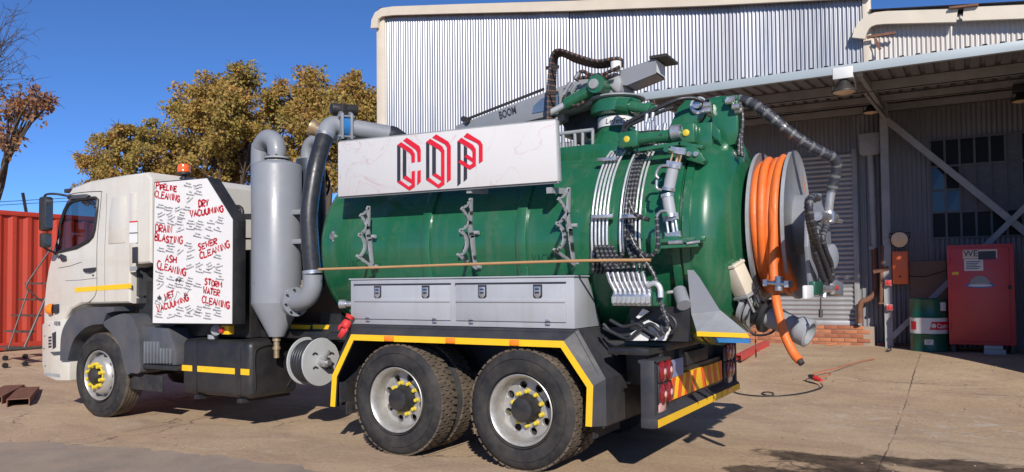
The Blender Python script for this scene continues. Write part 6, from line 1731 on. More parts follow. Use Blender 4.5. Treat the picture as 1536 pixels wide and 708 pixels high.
g = G(); g.bar(at(990, 362, Y=.18), at(1058, 358, Y=.24), .09, .03); g.bar(at(992, 371, Y=.16), at(1048, 368, Y=.2), .08, .025); g.bar(at(998, 358, Y=.2), at(1018, 357, Y=.2), .08, .03); cl_ = g.build('door_clamp', m_green, rdoor, bev=.004)
g = G(); g.cyl(at(1003, 364, Y=.14), at(1024, 363, Y=.14), .016, 10); g.cyl(at(1030, 365, Y=.14), at(1050, 362, Y=.16), .012, 10); g.build('clamp_pin', m_steel, rdoor, smooth=40)
for (px, py) in ((1000, 322), (1002, 225), (1030, 360), (1050, 358)):
    g = G(); p = at(px, py, Y=.22); g.cyl(p-V3((0, .05, 0)), p+V3((0, .05, 0)), .022, 12); g.build('clamp_boss', m_green, rdoor, smooth=40)
# clamp at the ring top: plate with two bolts
g = G(); g.prism(pp([(1000, 222), (1038, 219), (1046, 223), (1058, 240), (1052, 246), (1030, 240), (1024, 228), (1000, 229)], Y=.42), (0, .10, 0)); cpl = g.build('clamp_plate', m_green, rdoor, bev=.006)
for px in (1034, 1044):
    g = G(); p = at(px, 231, Y=.415); g.cyl(p-V3((0, .015, 0)), p+V3((0, .02, 0)), .020, 12); g.build('clamp_bolt', m_steel, rdoor, smooth=40)

# --- door hinge on the tank top
HA = [(992, 214), (1004, 190), (1018, 160), (1030, 149), (1048, 147), (1057, 152), (1060, 164), (1056, 176), (1050, 184), (1036, 189), (1026, 200), (1022, 214)]
for Y_ in (.92, 1.48):
    g = G(); q = pp(HA, Y=.92); g.prism([V3((p.x, Y_, p.z)) for p in q], (0, .05, 0)); hg = g.build('hinge_plate', m_green, tank, bev=.006)
p = at(1047.5, 158, Y=.91)
g = G(); g.lathe((p.x, .93, p.z), (0, -1, 0), [(0, .075), (.02, .075), (.024, .065), (.024, .045), (.01, .04), (.01, .001)], 24); g.build('hinge_boss', m_chrome, tank, smooth=35)
g = G(); g.cyl((p.x, .85, p.z), (p.x, 1.6, p.z), .035, 14); g.build('hinge_pin', m_steel, tank, smooth=40)
# upright block on the door and its webs
B1 = [(1068, 152), (1104, 145), (1106, 160), (1106, 206), (1070, 220), (1068, 205)]
g = G(); q = pp([(1068, 153), (1106, 146), (1107, 215), (1068, 225)], Y=.85); g.prism(q, (0, .22, 0)); hb = g.build('hinge_block', m_green, rdoor, bev=.012)
g = G(); q = pp([(1022, 186), (1068, 183), (1068, 226), (1052, 226), (1040, 214), (1022, 212)], Y=.70); g.prism(q, (0, .06, 0)); g.build('hinge_web', m_green, rdoor, bev=.006)
g = G(); q = pp([(1068, 183), (1079, 196), (1082, 214), (1068, 204)], Y=.70); g.prism(q, (0, .05, 0)); g.build('hinge_gusset', m_green, rdoor, bev=.004)
g = G(); q = pp([(1094, 197), (1110, 205), (1122, 235), (1110, 225)], Y=.95); g.prism(q, (0, .05, 0)); g.build('hinge_gusset', m_green, rdoor, bev=.004)
g = G(); g.cyl(at(1066, 156, Y=.9), at(1090, 152, Y=.9), .05, 16); g.build('pivot_tube', m_green, rdoor, smooth=40)
g = G()
for (px, py, Y_) in ((1061, 158, .82), (1062, 166, .82), (1094, 152, .8), (1104, 160, .8), (1108, 166, .85), (1096, 149, .8)):
    p = at(px, py, Y=Y_); g.cyl(p-V3((.03, 0, 0)), p+V3((.03, 0, 0)), .026, 10)
tag(g.build('hydraulic_fittings', m_steel, rdoor, smooth=40), kind='stuff')
g = G(); q = pp([(1084, 145), (1105, 142), (1106, 149), (1084, 152)], Y=.84); g.prism(q, (0, .2, 0)); g.build('top_cap', m_green, rdoor, bev=.004)
# door ram: green cylinder with yellow pin caps
p, q = at(947, 210, Y=.62), at(1032, 201, Y=.62)
g = G(); g.cyl(p, q, .055, 20); ram = g.build('door_ram', m_green, tank, smooth=40)
g = G(); g.box((p.x-.10, .56, p.z-.07), (p.x+.08, .70, p.z+.07)); g.build('ram_lug', m_green, tank, bev=.02)
g = G(); g.box((q.x-.05, .57, q.z-.085), (q.x+.07, .70, q.z+.085)); g.build('ram_lug', m_green, tank, bev=.02)
for e_ in (p+V3((-.02, 0, .0)), q+V3((0, 0, 0))):
    g = G(); g.lathe((e_.x, .565, e_.z), (0, -1, 0), [(0, .030), (.006, .028), (.010, .02), (.010, .001)], 16); g.build('pin_cap', m_nut, tank, smooth=50)
g = G(); g.bar(at(960, 226, Y=.5), at(1024, 216, Y=.5), .10, .03); g.bar(at(1020, 216, Y=.5), at(1056, 222, Y=.5), .10, .03); g.build('ledge', m_green, tank, bev=.004)
g = G(); g.cyl(at(1008, 200, Y=.60), at(1022, 198, Y=.60), .065, 18); g.build('ram_gland', m_steel, tank, smooth=40)
# black hoses over the hinge
for pts, r_ in (([(936, 205, .7), (935, 192, .7), (945, 182, .7), (985, 163, .72), (1015, 150, .75), (1035, 147, .8), (1050, 150, .84), (1058, 156, .84)], .019),
                ([(938, 200, .7), (945, 188, .7), (985, 170, .72), (1010, 161, .75)], .016), ([(934, 200, .66), (940, 206, .64), (955, 207, .62), (975, 205, .6), (995, 203, .58)], .02),
                ([(936, 195, .64), (944, 200, .62), (965, 199, .62), (990, 197, .6)], .016), ([(1058, 150, .9), (1075, 146, .92), (1085, 146, .95)], .014)):
    ribbed(spline([at(a, b, Y=c_) for a, b, c_ in pts], 6), r_, .06, .025, 8).build('hinge_hose', [m_hose, m_hose], rdoor, smooth=60)
g = G()
for (px, py) in ((969, 178), (971, 190), (978, 176), (985, 196), (996, 192)):
    p = at(px, py, Y=.66); g.cyl(p-V3((0, 0, .03)), p+V3((.01, 0, .04)), .018, 8)
g.build('ram_fittings', m_steel, tank, smooth=40)

# --- boom on the tank top
BX, BYY = at(925, 190, Y=1.2).x, 1.2
def bz(py): return at(925, py, Y=1.0).z
g = G(); g.lathe((BX, BYY, 0), (0, 0, 1), [(bz(222), .30), (bz(210), .26), (bz(188), .17), (bz(186), .165)], 32); boom = g.build('boom', m_green, truck, smooth=35)
g = G()
for k in range(6):
    a_ = k*math.pi/3+.3; c_, s_ = math.cos(a_), math.sin(a_)
    g.prism([(BX+.16*c_, BYY+.16*s_, bz(188)), (BX+.40*c_, BYY+.40*s_, bz(222)), (BX+.1*c_, BYY+.1*s_, bz(222))], (-.02*s_, .02*c_, 0))
g.build('pedestal_web', m_green, boom)
g = G(); g.box((BX-.65, BYY-.42, TZ+TRAD-.16), (BX+.30, BYY+.42, bz(219))); g.build('pedestal_base', m_green, boom, bev=.01)
g = G(); g.lathe((BX, BYY, 0), (0, 0, 1), [(bz(186), .165), (bz(186), .178), (bz(171), .178), (bz(171), .13)], 36); g.build('white_collar', m_paper, boom, smooth=35)
vs, fs = text_geo('LeJeCt', 1.0, 0.2, .0); mxx = max(v[0] for v in vs)
ang0 = math.atan2(CAM.x-BX, -(CAM.y-BYY))
g = G(); g.add([(BX+.182*math.sin(ang0+(v[0]/mxx-.5)*1.25), BYY-.182*math.cos(ang0+(v[0]/mxx-.5)*1.25), bz(183)+v[1]*(bz(175)-bz(183))/.73) for v in vs], fs); g.build('collar_lettering', m_ink, boom)
g = G(); g.lathe((BX, BYY, 0), (0, 0, 1), [(bz(171), .14), (bz(167), .22), (bz(165), .25), (bz(151), .25), (bz(149), .24), (bz(146), .24), (bz(145), .18)], 36); g.build('slew_ring', m_green, boom, smooth=35)
g = G(); g.lathe((BX, BYY, 0), (0, 0, 1), [(bz(145), .24), (bz(143), .27), (bz(141), .27), (bz(140), .2), (bz(140), .001)], 36); g.build('turntable', m_grey2, boom, smooth=35)
g = G(); g.cyl(at(928, 158, Y=.85), at(945, 160, Y=.85), .075, 18); g.cyl(at(945, 160, Y=.85), at(974, 165, Y=.85), .05, 16); g.cyl(at(968, 163, Y=.86), at(976, 166, Y=.86), .062, 16); g.box((at(974, 165, Y=.85).x, .82, at(974, 172, Y=.85).z), (at(984, 165, Y=.85).x, .92, at(974, 160, Y=.85).z)); g.build('slew_motor', m_green, boom, smooth=40)
# turret (grey casting) with the second beam
g = G(); q = pp([(895, 146), (897, 128), (905, 119), (926, 119), (930, 125), (930, 142), (912, 146)], Y=1.05); g.prism(q, (0, .30, 0)); g.build('turret', m_grey, boom, bev=.02)
g = G(); q = pp([(905, 120), (914, 110), (925, 108), (932, 122), (930, 136), (925, 140)], Y=1.02); g.prism(q, (0, .34, 0)); g.build('turret_cheek', m_grey2, boom, bev=.02)
g = G(); g.prism(pp([(929, 127), (929, 106), (984, 87), (984, 110), (940, 128)], Y=1.06), (0, .012, 0)); g.prism([v+V3((0, .24, 0)) for v in pp([(929, 127), (929, 106), (984, 87), (984, 110), (940, 128)], Y=1.06)], (0, .012, 0))
a_, b_ = at(929, 106, Y=1.06), at(984, 87, Y=1.06); g.add([a_, b_, b_+V3((0, .252, 0)), a_+V3((0, .252, 0))], [(0, 1, 2, 3)])
a_, b_ = at(940, 128, Y=1.06), at(984, 110, Y=1.06); g.add([a_, b_, b_+V3((0, .252, 0)), a_+V3((0, .252, 0))], [(0, 1, 2, 3)])
g.build('rear_beam', m_grey, boom)
a_, b_ = at(982, 87.5, Y=1.06), at(982, 109, Y=1.06); g = G(); g.prism([(a_.x, 1.075, b_.z+.01), (a_.x, 1.075, a_.z-.01), (a_.x, 1.30, a_.z-.01), (a_.x, 1.30, b_.z+.01)], (.01, 0, 0)); g.build('beam_end_plate', m_paper, boom)
g = G(); a_ = at(984, 86, Y=1.04); g.box((a_.x-.06, 1.03, a_.z-.005), (a_.x+.10, 1.36, a_.z+.02)); g.build('beam_cap', m_dark, boom)
# main beam, telescoping forward
def beam(pa, pb, ha, hb, Y0, Y1, mat, name):
    """tapered box: pa, pb pixel of the upper edge at Y0; ha, hb depth in metres"""
    p, q = at(*pa, Y=Y0), at(*pb, Y=Y0); g = G()
    g.prism([p, q, q-V3((0, 0, hb)), p-V3((0, 0, ha))], (0, Y1-Y0, 0)); return g.build(name, mat, boom, bev=.008)
beam((684, 188), (898, 108), .14, .30, 1.10, 1.32, m_grey, 'main_beam')
beam((765, 168), (845, 134), .26, .30, 1.14, 1.28, m_blue if False else m_grey2, 'beam_sleeve')
beam((838, 138), (900, 117), .20, .22, 1.05, 1.37, m_grey2, 'beam_root')
g = G(); p, q = at(697, 180, Y=1.11), at(816, 133.5, Y=1.11); g.bar(p, q, .02, .022); g.build('beam_rail', m_dark, boom)
for px, py in ((697, 179), (702, 182)):
    g = G(); p = at(px, py, Y=1.1); g.cyl(p-V3((0, .03, 0)), p+V3((0, .06, 0)), .03, 10); g.build('beam_roller', m_dark, boom, smooth=40)
a_, b_ = at(750, 180.5, Y=1.094), at(773, 172, Y=1.094); d_ = (b_-a_); wl = d_.length; d_.normalize(); up_ = V3((-d_.z, 0, d_.x))
g = G(); put_text(g, 'BOOM', a_+V3((0, 0, .01)), d_, up_, width=wl*1.08, height=.082, bold=.02); g.build('lettering', m_ink, boom)
g = G(); q = pp([(800, 159), (812, 148), (838, 138), (838, 163), (798, 170)], Y=1.092); g.prism(q, (0, .006, 0)); g.build('blue_patch', M('dull blue', (0.09, 0.14, 0.24), .5), boom)
# lift ram
p, q = at(850, 156, Y=.98), at(900, 129, Y=.98); d_ = (q-p).normalized()
g = G(); g.cyl(p, q, .06, 18); g.build('lift_ram', m_green, boom, smooth=40)
g = G(); g.cyl((q.x, .88, q.z), (q.x, 1.10, q.z), .085, 20); g.build('ram_eye', m_green, boom, smooth=40)
g = G(); g.lathe((q.x-.02, .88, q.z), (0, -1, 0), [(0, .05), (.015, .045), (.02, .001)], 16); g.build('ram_pin', m_grey2, boom, smooth=40)
g = G(); g.cyl(p, p-d_*.2, .032, 12); g.build('ram_rod', m_chrome, boom, smooth=40)
g = G(); q = pp([(834, 168), (880, 155), (895, 158), (905, 175), (900, 215), (862, 215), (845, 190)], Y=1.25); g.prism(q, (0, .2, 0)); g.build('boom_linkage', m_dark, boom, bev=.01)
g = G(); g.cyl(at(815, 204, Y=.98), at(890, 195, Y=.98), .02, 10); g.cyl(at(863, 222, Y=.98), at(862, 196, Y=.98), .016, 10); g.cyl(at(874, 222, Y=.98), at(874, 196, Y=.98), .016, 10); g.cyl(at(889, 220, Y=.98), at(889, 195, Y=.98), .016, 10); g.cyl(at(845, 222, Y=.98), at(845, 200, Y=.98), .016, 10); g.build('walk_rail', m_grey2, boom, smooth=40)
g = G(); q = pp([(845, 172), (862, 170), (862, 205), (845, 206)], Y=1.5); g.prism(q, (0, .2, 0)); g.build('control_box', m_cream, boom, bev=.01)
# boom hose bundle
for k in range(6):
    o = k-2.5; dy = .035*o
    P = spline([at(826+1.9*o, 188, Y=1.0+dy), at(827+1.9*o, 140, Y=1.0+dy), at(829+1.6*o, 105-abs(o), Y=1.0+dy), at(832+1.3*o, 84+o*1.1, Y=1.0+dy), at(842+o, 79+o*1.6, Y=1.0+dy), at(865, 88+o*1.8, Y=1.02+dy), at(895, 96+o*1.7, Y=1.05+dy), at(918, 93+o*2.0, Y=1.08+dy), at(930, 92+o*1.5, Y=1.1+dy), at(934, 98+o*1.5, Y=1.12+dy)], 6)
    ribbed(P, .0165, .10, .026, 8).build('boom_hose', [m_hose, m_rust], boom, smooth=60)
for pts in ([(865, 122), (872, 107), (885, 112), (900, 113), (915, 107), (930, 100)], [(848, 132), (848, 150), (856, 157), (870, 157), (878, 150)], [(862, 118), (880, 116), (905, 116), (922, 112)]):
    ribbed(spline([at(a, b, Y=.96) for a, b in pts], 6), .017, .1, .026, 8).build('boom_hose', [m_hose, m_rust], boom, smooth=60)
g = G(); g.bar(at(819, 102, Y=.92), at(838, 100, Y=.92), .02, .03); g.build('hose_clamp', m_dark, boom)
g = G(); g.bar(at(820, 140, Y=.9), at(837, 139, Y=.9), .02, .03); g.build('hose_clamp', m_dark, boom)
g = G()
for px, py in ((854, 128), (860, 134), (848, 138), (866, 114)):
    p = at(px, py, Y=.94); g.cyl(p-V3((.02, 0, .02)), p+V3((.02, 0, .03)), .022, 8)
g.build('boom_fittings', m_steel, boom, smooth=40)
g = G(); p = at(924, 101, Y=1.0); g.cyl(p-V3((0, 0, .03)), p+V3((0, 0, .05)), .05, 14); g.build('hose_collar', m_paper, boom, smooth=40)

# --- hose reel on the rear door
RZ = 2.02
X1_, X2_ = 1.725, 1.99
def disc(X, r, name, th=.012):
    g = G(); g.lathe((X, YC, RZ), AX, [(0, .05), (0, r-.01), (-.008, r), (.02, r), (.012, r-.012), (.012, .05)], 56); return g.build(name, m_grey2, reel, smooth=35)
g = G(); g.lathe((X1_, YC, RZ), AX, [(0, .001), (0, .46), (X2_-X1_, .46), (X2_-X1_, .001)], 40); reel = g.build('hose_reel', m_grey2, truck, smooth=40)
disc(X1_, .625, 'rear_disc'); disc(X2_, .622, 'front_disc')
for k, (xk, rr2) in enumerate(((X1_+.042, .530), (X1_+.090, .555), (X1_+.145, .540), (X1_+.205, .568), (X1_+.238, .525), (X1_+.065, .49), (X1_+.12, .49), (X1_+.18, .495))):
    g = G(); g.tube([(xk+.010*math.sin(t_*math.pi/24*2+k*1.7), YC+(rr2+.008*math.sin(t_*math.pi/24*3+k))*math.cos(t_*math.pi/24), RZ+(rr2+.008*math.sin(t_*math.pi/24*3+k))*math.sin(t_*math.pi/24)) for t_ in range(48)], .034, 14, closed=True); g.build('hose_turn', m_orange, reel, smooth=70)
g = G(); pth = [V3((X1_+.205, YC-.568*math.cos(R(t_)), RZ+.568*math.sin(R(t_)))) for t_ in (60, 45, 30, 15, 0)]+[at(1160, 390, Y=.65), at(1162, 430, Y=.62), at(1166, 460, Y=.55), at(1176, 500, Y=.50), at(1189, 528, Y=.46), at(1199, 541, Y=.43)]
g.tube(spline(pth, 6), .0335, 14); g.build('hose_tail', m_orange, reel, smooth=70)
a_ = at(1199, 541, Y=.43); b_ = at(1203, 546, Y=.42); g = G(); g.tube([a_, b_], .024, 10); g.build('hose_tip', m_dark, reel, smooth=50)
g = G(); pth = [V3((X1_+.215, YC-.52*math.cos(R(t_)), RZ+.52*math.sin(R(t_)))) for t_ in (40, 20, 0, -20)]+[at(1186, 420, Y=.82), at(1190, 436, Y=.84)]; g.tube(spline(pth, 5), .040, 14); g.build('hose_strand', m_orange, reel, smooth=70)
# guide rollers
p, q = at(1148, 424, Y=.52), at(1180, 426, Y=.52)
g = G(); g.cyl(p, q, .018, 10); g.cyl(p+V3((.0, .14, 0)), q+V3((0, .14, 0)), .018, 10); g.bar(p+V3((0, -.02, 0)), p+V3((0, .17, 0)), .03, .05); g.bar(q+V3((0, -.02, 0)), q+V3((0, .17, 0)), .03, .05); g.lathe((q.x-.06, .53, q.z), (0, 0, 1), [(-.05, .03), (.06, .03)], 10); g.build('hose_guide', m_steel, reel, smooth=40)
# hub, motor and arm
g = G(); g.lathe((X2_+.01, YC, RZ), AX, [(0, .25), (.19, .25), (.20, .24), (.20, .001)], 36); g.build('reel_hub', m_grey, reel, smooth=35)
xa = X2_+.215
q = [V3((xa, p.y, p.z)) for p in pp([(1207, 292), (1222, 290), (1240, 340), (1246, 440), (1212, 440), (1206, 370)], X=xa)]
g = G(); g.prism(q, (.03, 0, 0)); g.build('reel_arm', m_grey, reel, bev=.006)
g = G(); g.bar(V3((xa+.01, YC-.05, RZ-.50)), V3((xa+.01, YC+.75, RZ-.55)), .08, .12); g.bar(V3((xa+.01, YC+.75, RZ-.55)), V3((1.35, YC+.75, RZ-.55)), .08, .12); g.build('swing_frame', m_grey, reel, bev=.006)
ax_ = xa+.04
def rp(px, py, X=None): return at(px, py, X=(ax_+.05 if X is None else X))
g = G(); g.cyl(rp(1226, 324), rp(1252, 326), .035, 12); g.cyl(rp(1243, 318), rp(1243, 334), .045, 12); g.cyl(rp(1250, 330), rp(1262, 332), .018, 8); sw = g.build('swivel_joint', m_steel, reel, smooth=40)
g = G(); g.lathe(rp(1246, 385), (1, -.3, 0), [(-.1, .10), (.02, .10), (.03, .08), (.03, .001)], 20); g.build('reel_motor', m_grey, reel, smooth=40)
g = G(); g.box(tuple(rp(1203, 428)), tuple(rp(1212, 448)+V3((.03, .06, 0)))); g.build('end_block', m_paper, reel, bev=.01)
g = G(); g.box(tuple(rp(1213, 422)), tuple(rp(1224, 442)+V3((.04, .06, 0)))); g.build('green_valve', m_dgreen, reel, bev=.008)
g = G(); g.cyl(rp(1224, 434), rp(1248, 432), .03, 10); g.cyl(rp(1236, 437), rp(1236, 446), .02, 8); g.cyl(rp(1246, 424), rp(1247, 440), .028, 10); g.build('valve_pipe', m_steel, reel, smooth=40)
g = G(); g.cyl(rp(1250, 432), rp(1254, 432), .022, 10); g.build('red_cap', m_glove, reel, smooth=40)
g = G(); g.tube([rp(1231, 446), rp(1231, 476)], .006, 6); g.tube([rp(1231, 464), rp(1231, 476)], .014, 8); g.build('drain_rod', m_dark, reel)
for k, pts in enumerate(([(1222, 300), (1216, 296), (1211, 306), (1213, 330), (1219, 360), (1224, 385), (1232, 410), (1240, 428)], [(1228, 298), (1220, 294), (1215, 304), (1217, 330), (1224, 358), (1232, 382), (1240, 402), (1246, 424)], [(1232, 330), (1226, 345), (1228, 370), (1236, 388), (1238, 410), (1236, 430)], [(1240, 338), (1234, 356), (1238, 376), (1246, 396), (1249, 420)])):
    ribbed(spline([rp(a, b, ax_+.05+.03*(k % 2)) for a, b in pts], 6), .021, .12, .03, 10).build('motor_hose', [m_sleeve, m_guardglint], reel, smooth=60)
# big sleeved hose from the door top
BP = spline([at(1106, 149, Y=.95), at(1125, 154, Y=.92), at(1150, 170, Y=.9), at(1180, 195, Y=.92), at(1210, 216, Y=.98), at(1236, 230, Y=1.05), at(1251, 238, Y=1.1), at(1255, 252, Y=1.14), at(1250, 275, Y=1.16), at(1245, 300, Y=1.17), at(1243, 318, Y=1.18)], 8)
ribbed(BP[:-12], .043, .07, .045, 14).build('sleeved_hose', [m_sleeve, m_guardglint], reel, smooth=60)
g = G(); g.tube(BP[-20:], .034, 14); g.build('steel_hose_end', m_steel, reel, smooth=60)
for k in range(2):
    ribbed(spline([at(1104, 148+3*k, Y=.9), at(1112, 160+6*k, Y=.88), at(1114, 185, Y=.86), at(1109+3*k, 210, Y=.8), at(1108+5*k, 235, Y=.76)], 6), .014, .1, .024, 8).build('door_hose', [m_hose, m_guardglint], reel, smooth=60)

# --- outlet valve low on the door
p0, p1, p2 = at(1105, 470, Y=.78), at(1150, 474, Y=.72), at(1206, 497, Y=.66)
d_ = (p2-p1).normalized()
g = G(); g.tube([at(1085, 452, Y=1.0), at(1118, 462, Y=.82), p1], .10, 20); ov = g.build('outlet_valve', m_dark, truck, smooth=40)
g = G(); g.tube([p1, p2], .082, 20); g.build('outlet_pipe', m_grey2, ov, smooth=40)
g = G(); g.lathe(p2-d_*.05, d_, [(-.02, .084), (0, .105), (.03, .112), (.09, .112), (.10, .10), (.10, .085), (.02, .08)], 28); g.build('coupling', m_grey2, ov, smooth=40)
for t_ in (-.02, .10, .16):
    g = G(); g.cyl(p1-d_*(t_+.0), p1-d_*(t_+.035), .135, 24); g.build('flange', m_grey2 if t_ > 0 else m_dark, ov, smooth=40)
g = G()
for k in range(3):
    q = p1-d_*.06; n1 = d_.cross(V3((0, 0, 1))).normalized(); n2 = d_.cross(n1); a0 = 2.2+k*.5; g.tube([q+(n1*math.cos(a0)+n2*math.sin(a0))*.14-d_*.12, q+(n1*math.cos(a0+.3)+n2*math.sin(a0+.3))*.145+d_*.1], .018, 8)
g.build('hose_wraps', m_paper, ov, smooth=50)
a_, b_ = at(1100, 400, Y=.60), at(1118, 440, Y=.66); ax2 = (b_-a_).normalized(); n1 = V3((1, -.5, .1)); n1 = (n1-ax2*n1.dot(ax2)).normalized(); n2 = ax2.cross(n1)
def obox(c0, c1, w, h):
    g = G(); q = [c0+n1*(a*w)+n2*(b*h) for a, b in ((-1, -1), (1, -1), (1, 1), (-1, 1))]; g.prism(q, c1-c0); return g
obox(a_, b_, .065, .065).build('actuator', m_cream, ov, bev=.008)
obox(a_-ax2*.025, a_, .072, .072).build('actuator_cap', m_cream, ov, bev=.006)
obox(b_, b_+ax2*.025, .075, .075).build('actuator_base', m_grey2, ov, bev=.005)
g = G()
for a, b in ((-1, -1), (1, -1), (1, 1), (-1, 1)): q = b_+n1*(a*.05)+n2*(b*.05); g.cyl(q, q+ax2*.15, .012, 8)
for a, b in ((-1, -1), (1, -1), (1, 1), (-1, 1)): q = a_-ax2*.025+n1*(a*.052)+n2*(b*.052); g.cyl(q, q-ax2*.012, .012, 6)
tag(g.build('actuator_rods', m_steel, ov, smooth=40), kind='stuff')
for pts in ([(1115, 486), (1128, 500), (1140, 503), (1155, 500), (1162, 495)], [(1112, 440), (1125, 452), (1122, 470), (1118, 480)], [(1140, 430), (1132, 445), (1138, 460)]):
    g = G(); g.tube(spline([at(a, b, Y=.62) for a, b in pts], 5), .010, 6); g.build('cable', m_hose, ov, smooth=60)
g = G(); g.tube([at(1133, 498, Y=.7), at(1134, 536, Y=.7)], .006, 6); g.build('drip_chain', m_rust, ov)
g = G(); g.lathe(at(1178, 478, Y=.9), (.8, .2, -.35), [(-.1, .05), (.1, .05), (.11, .04), (.11, .001)], 16); g.build('bypass_pipe', m_paper, ov, smooth=40)

# --- splash fins at the rear
for sgn in (1, -1):
    def my(y): return y if sgn > 0 else 2*YC-y
    F0 = [at(1031, 405, Y=.30), at(1040, 405, Y=.30), at(1049, 416, Y=.30), at(1080, 466, Y=.30), at(1037, 471, Y=.30)]
    g = G(); g.prism([V3((p.x, my(p.y), p.z)) for p in F0], (0, .006, 0)); fin = g.build('splash_fin', m_grey, truck)
    lo = [F0[4], F0[3], at(1121, 500, Y=.12), at(1045, 497, Y=.12)]
    lo2 = [p+V3((0, .006, 0)) for p in lo]
    g = G(); g.prism([V3((p.x, my(p.y), p.z)) for p in lo], (0, .005, .004)); g.build('fin_flare', m_grey2, fin)
    e0, e1 = lo[3], lo[2]; g = G(); g.prism([V3((p.x, my(p.y), p.z)) for p in (e0+V3((0, -.004, .0)), e1+V3((0, -.004, 0)), e1+V3((.015, -.004, -.032)), e0+V3((.004, -.004, -.036)))], (0, .006, 0)); g.build('yellow_edge', m_yellow, fin)
g = G(); a_, b_ = at(1074, 507, Y=.48), at(1124, 513, Y=.48); g.box((a_.x, .48, b_.z-.01), (b_.x, .52, a_.z)); g.build('blue_strip', m_blue, truck)

# --- rear end: light boxes, hazard board, bumper
XB = 1.18
RX = XB
g = G(); g.box((.98, .42, .62), (1.05, 2*YC-.42, 1.02)); g.prism([(1.05, .42, 1.0), (1.05, 1.0, 1.0), (1.05, .8, .8), (1.05, .42, .7)], (.02, 0, 0)); g.box((.74, .5, .70), (.98, 2.0, 1.0)); rear = g.build('rear_crossmember', m_black, truck, bev=.006)
def rat(px, py): return at(px, py, X=RX)
zb0, zb1 = rat(988, 642).z, rat(988, 630).z
y0_, y1_ = rat(988, 636).y, rat(1110, 580).y
# bumper
g = G(); g.box((RX-.14, y0_-.005, zb0-.005), (RX-.004, y1_, zb1+.005)); g.prism([(RX-.10, y0_, zb1+.005), (RX-.006, y0_, zb1+.005), (RX-.10, y0_, zb1+.09)], (0, y1_-y0_, 0)); bmp = g.build('rear_bumper', m_guard, truck, bev=.004)
yj = rat(1083, 595).y
g = G(); g.box((RX-.004, y0_, zb0), (RX, yj-.012, zb1)); g.build('yellow_strip', m_yellow, bmp)
g = G(); g.box((RX-.004, yj+.012, zb0), (RX, y1_, zb1)); g.build('yellow_strip', m_yellow, bmp)
g = G(); yy = rat(1094, 588).y; g.box((RX, yy-.06, zb0+.012), (RX+.006, yy+.09, zb1-.006)); g.build('amber_reflector', m_amber, bmp)
# near light box with side wall
zt_ = rat(988, 546).z
g = G(); g.box((RX-.14, y0_-.002, zb0-.012), (RX-.03, y0_+.05, zt_+.02)); g.box((RX-.16, y0_+.05, zb1), (RX-.05, y0_+.40, zt_+.02)); g.box((RX-.16, y0_, zt_+.0), (RX-.03, y0_+.40, zt_+.025)); nb_ = g.build('light_box', m_guard, rear, bev=.004)
g = G(); g.box((RX-.16, y1_-.40, zb1), (RX-.05, y1_-.05, zt_+.02)); g.box((RX-.16, y1_-.05, zb0), (RX-.03, y1_, zt_+.02)); g.box((RX-.16, y1_-.40, zt_), (RX-.03, y1_, zt_+.025)); g.build('light_box', m_guard, rear, bev=.004)
XL_ = RX-.045
def rlamp(yc, zc__, mat, parent, w=.068, h=.085):
    g = G(); g.lathe((XL_, yc, zc__), AX, [(0, w), (.02, w), (.034, w*.75), (.04, .001)], 20)
    g.v = [(a, b, zc__+(c_-zc__)*h/w) for a, b, c_ in g.v]
    return g.build('tail_lamp', mat, parent, smooth=50)
def lat(px, py): return at(px, py, X=XL_)
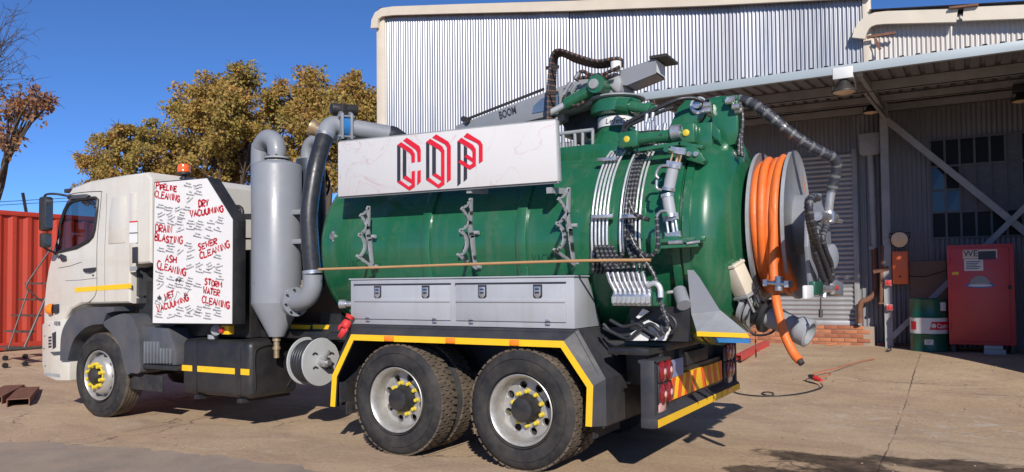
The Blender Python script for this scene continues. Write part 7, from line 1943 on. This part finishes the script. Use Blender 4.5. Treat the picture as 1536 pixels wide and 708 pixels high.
for side in (0, 1):
    par = nb_
    for (px, py) in ((991, 557), (1000.5, 554), (992, 591), (1001, 587)):
        q = lat(px, py); yy = q.y if side == 0 else y1_-.05-(q.y-y0_)*.8
        rlamp(yy, q.z, m_tail, rear)
        g = G(); g.lathe((XL_+.036, yy, q.z), AX, [(0, .028), (.008, .02), (.010, .001)], 14); g.build('lamp_centre', m_lampw, rear, smooth=50)
    q0, q1 = lat(986, 543), lat(1007, 570); 
    for (za, zb_) in ((546, 572), (573, 604)):
        a_, b_ = lat(996, za), lat(996, zb_)
        ya, yb = lat(986, 560).y, lat(1006, 560).y
        if side: ya, yb = y1_-.05-(yb-y0_), y1_-.05-(ya-y0_)
        g = G(); g.box((XL_-.002, ya, b_.z), (XL_+.012, yb, a_.z)); g.build('lamp_plate', m_ink, rear, bev=.006)
    a_, b_ = lat(987, 605), lat(997, 615); ya, yb = a_.y, b_.y
    if side: ya, yb = y1_-.05-(yb-y0_), y1_-.05-(ya-y0_)
    g = G(); g.box((XL_, ya, b_.z), (XL_+.014, yb, a_.z)); g.build('reflector', m_lampw, rear, bev=.004)
a_, b_ = lat(1007, 539), lat(1024, 561); ya, yb = a_.y, lat(1024, 550).y
g = G(); g.box((XL_, ya, b_.z), (XL_+.006, yb, lat(1015, 538).z)); g.build('number_plate', M('faded blue plate', (0.22, 0.26, 0.42), .4), rear)
# hazard board: yellow sheet with red chevron bars
hy0, hy1 = lat(1006, 580).y, lat(1083, 560).y
hz0, hz1 = lat(1006, 601).z, lat(1006, 566).z
g = G(); g.box((XL_-.02, hy0, hz0), (XL_, hy1, hz1)); hz_ = g.build('hazard_board', m_yellow, rear, bev=.002)
W_ = hy1-hy0; mid_ = (hy0+hy1)/2; nb2 = 4; st_ = W_/2/nb2
for s_ in (-1, 1):
    for k in range(nb2):
        b0 = mid_+s_*(st_*k+.06); sl = s_*.07; wd2 = st_*.5*s_
        q = [(XL_+.0005, b0, hz1-.001), (XL_+.0005, b0+wd2, hz1-.001), (XL_+.0005, b0+wd2+sl, hz0+.001), (XL_+.0005, b0+sl, hz0+.001)]
        q = [(x, min(max(y, hy0), hy1), z) for x, y, z in q]
        if abs(q[2][1]-q[3][1]) < .005 and abs(q[0][1]-q[1][1]) < .005: continue
        g = G(); g.prism(q, (.003, 0, 0)); g.build('red_bar', m_hazred, hz_)
g = G(); g.box((XL_-.06, hy0-.1, hz0-.06), (XL_-.02, hy1+.1, hz1+.04)); g.build('board_backing', m_black, rear)
# deck plates between the mudguard and the rear
g = G(); g.box((.74, .12, .98), (1.08, .9, 1.03)); g.prism([(.74, .90, .45), (.74, .90, 1.0), (1.02, .90, 1.0), (1.02, .90, .62)], (0, .03, 0)); g.build('rear_deck', m_black, truck, bev=.005)
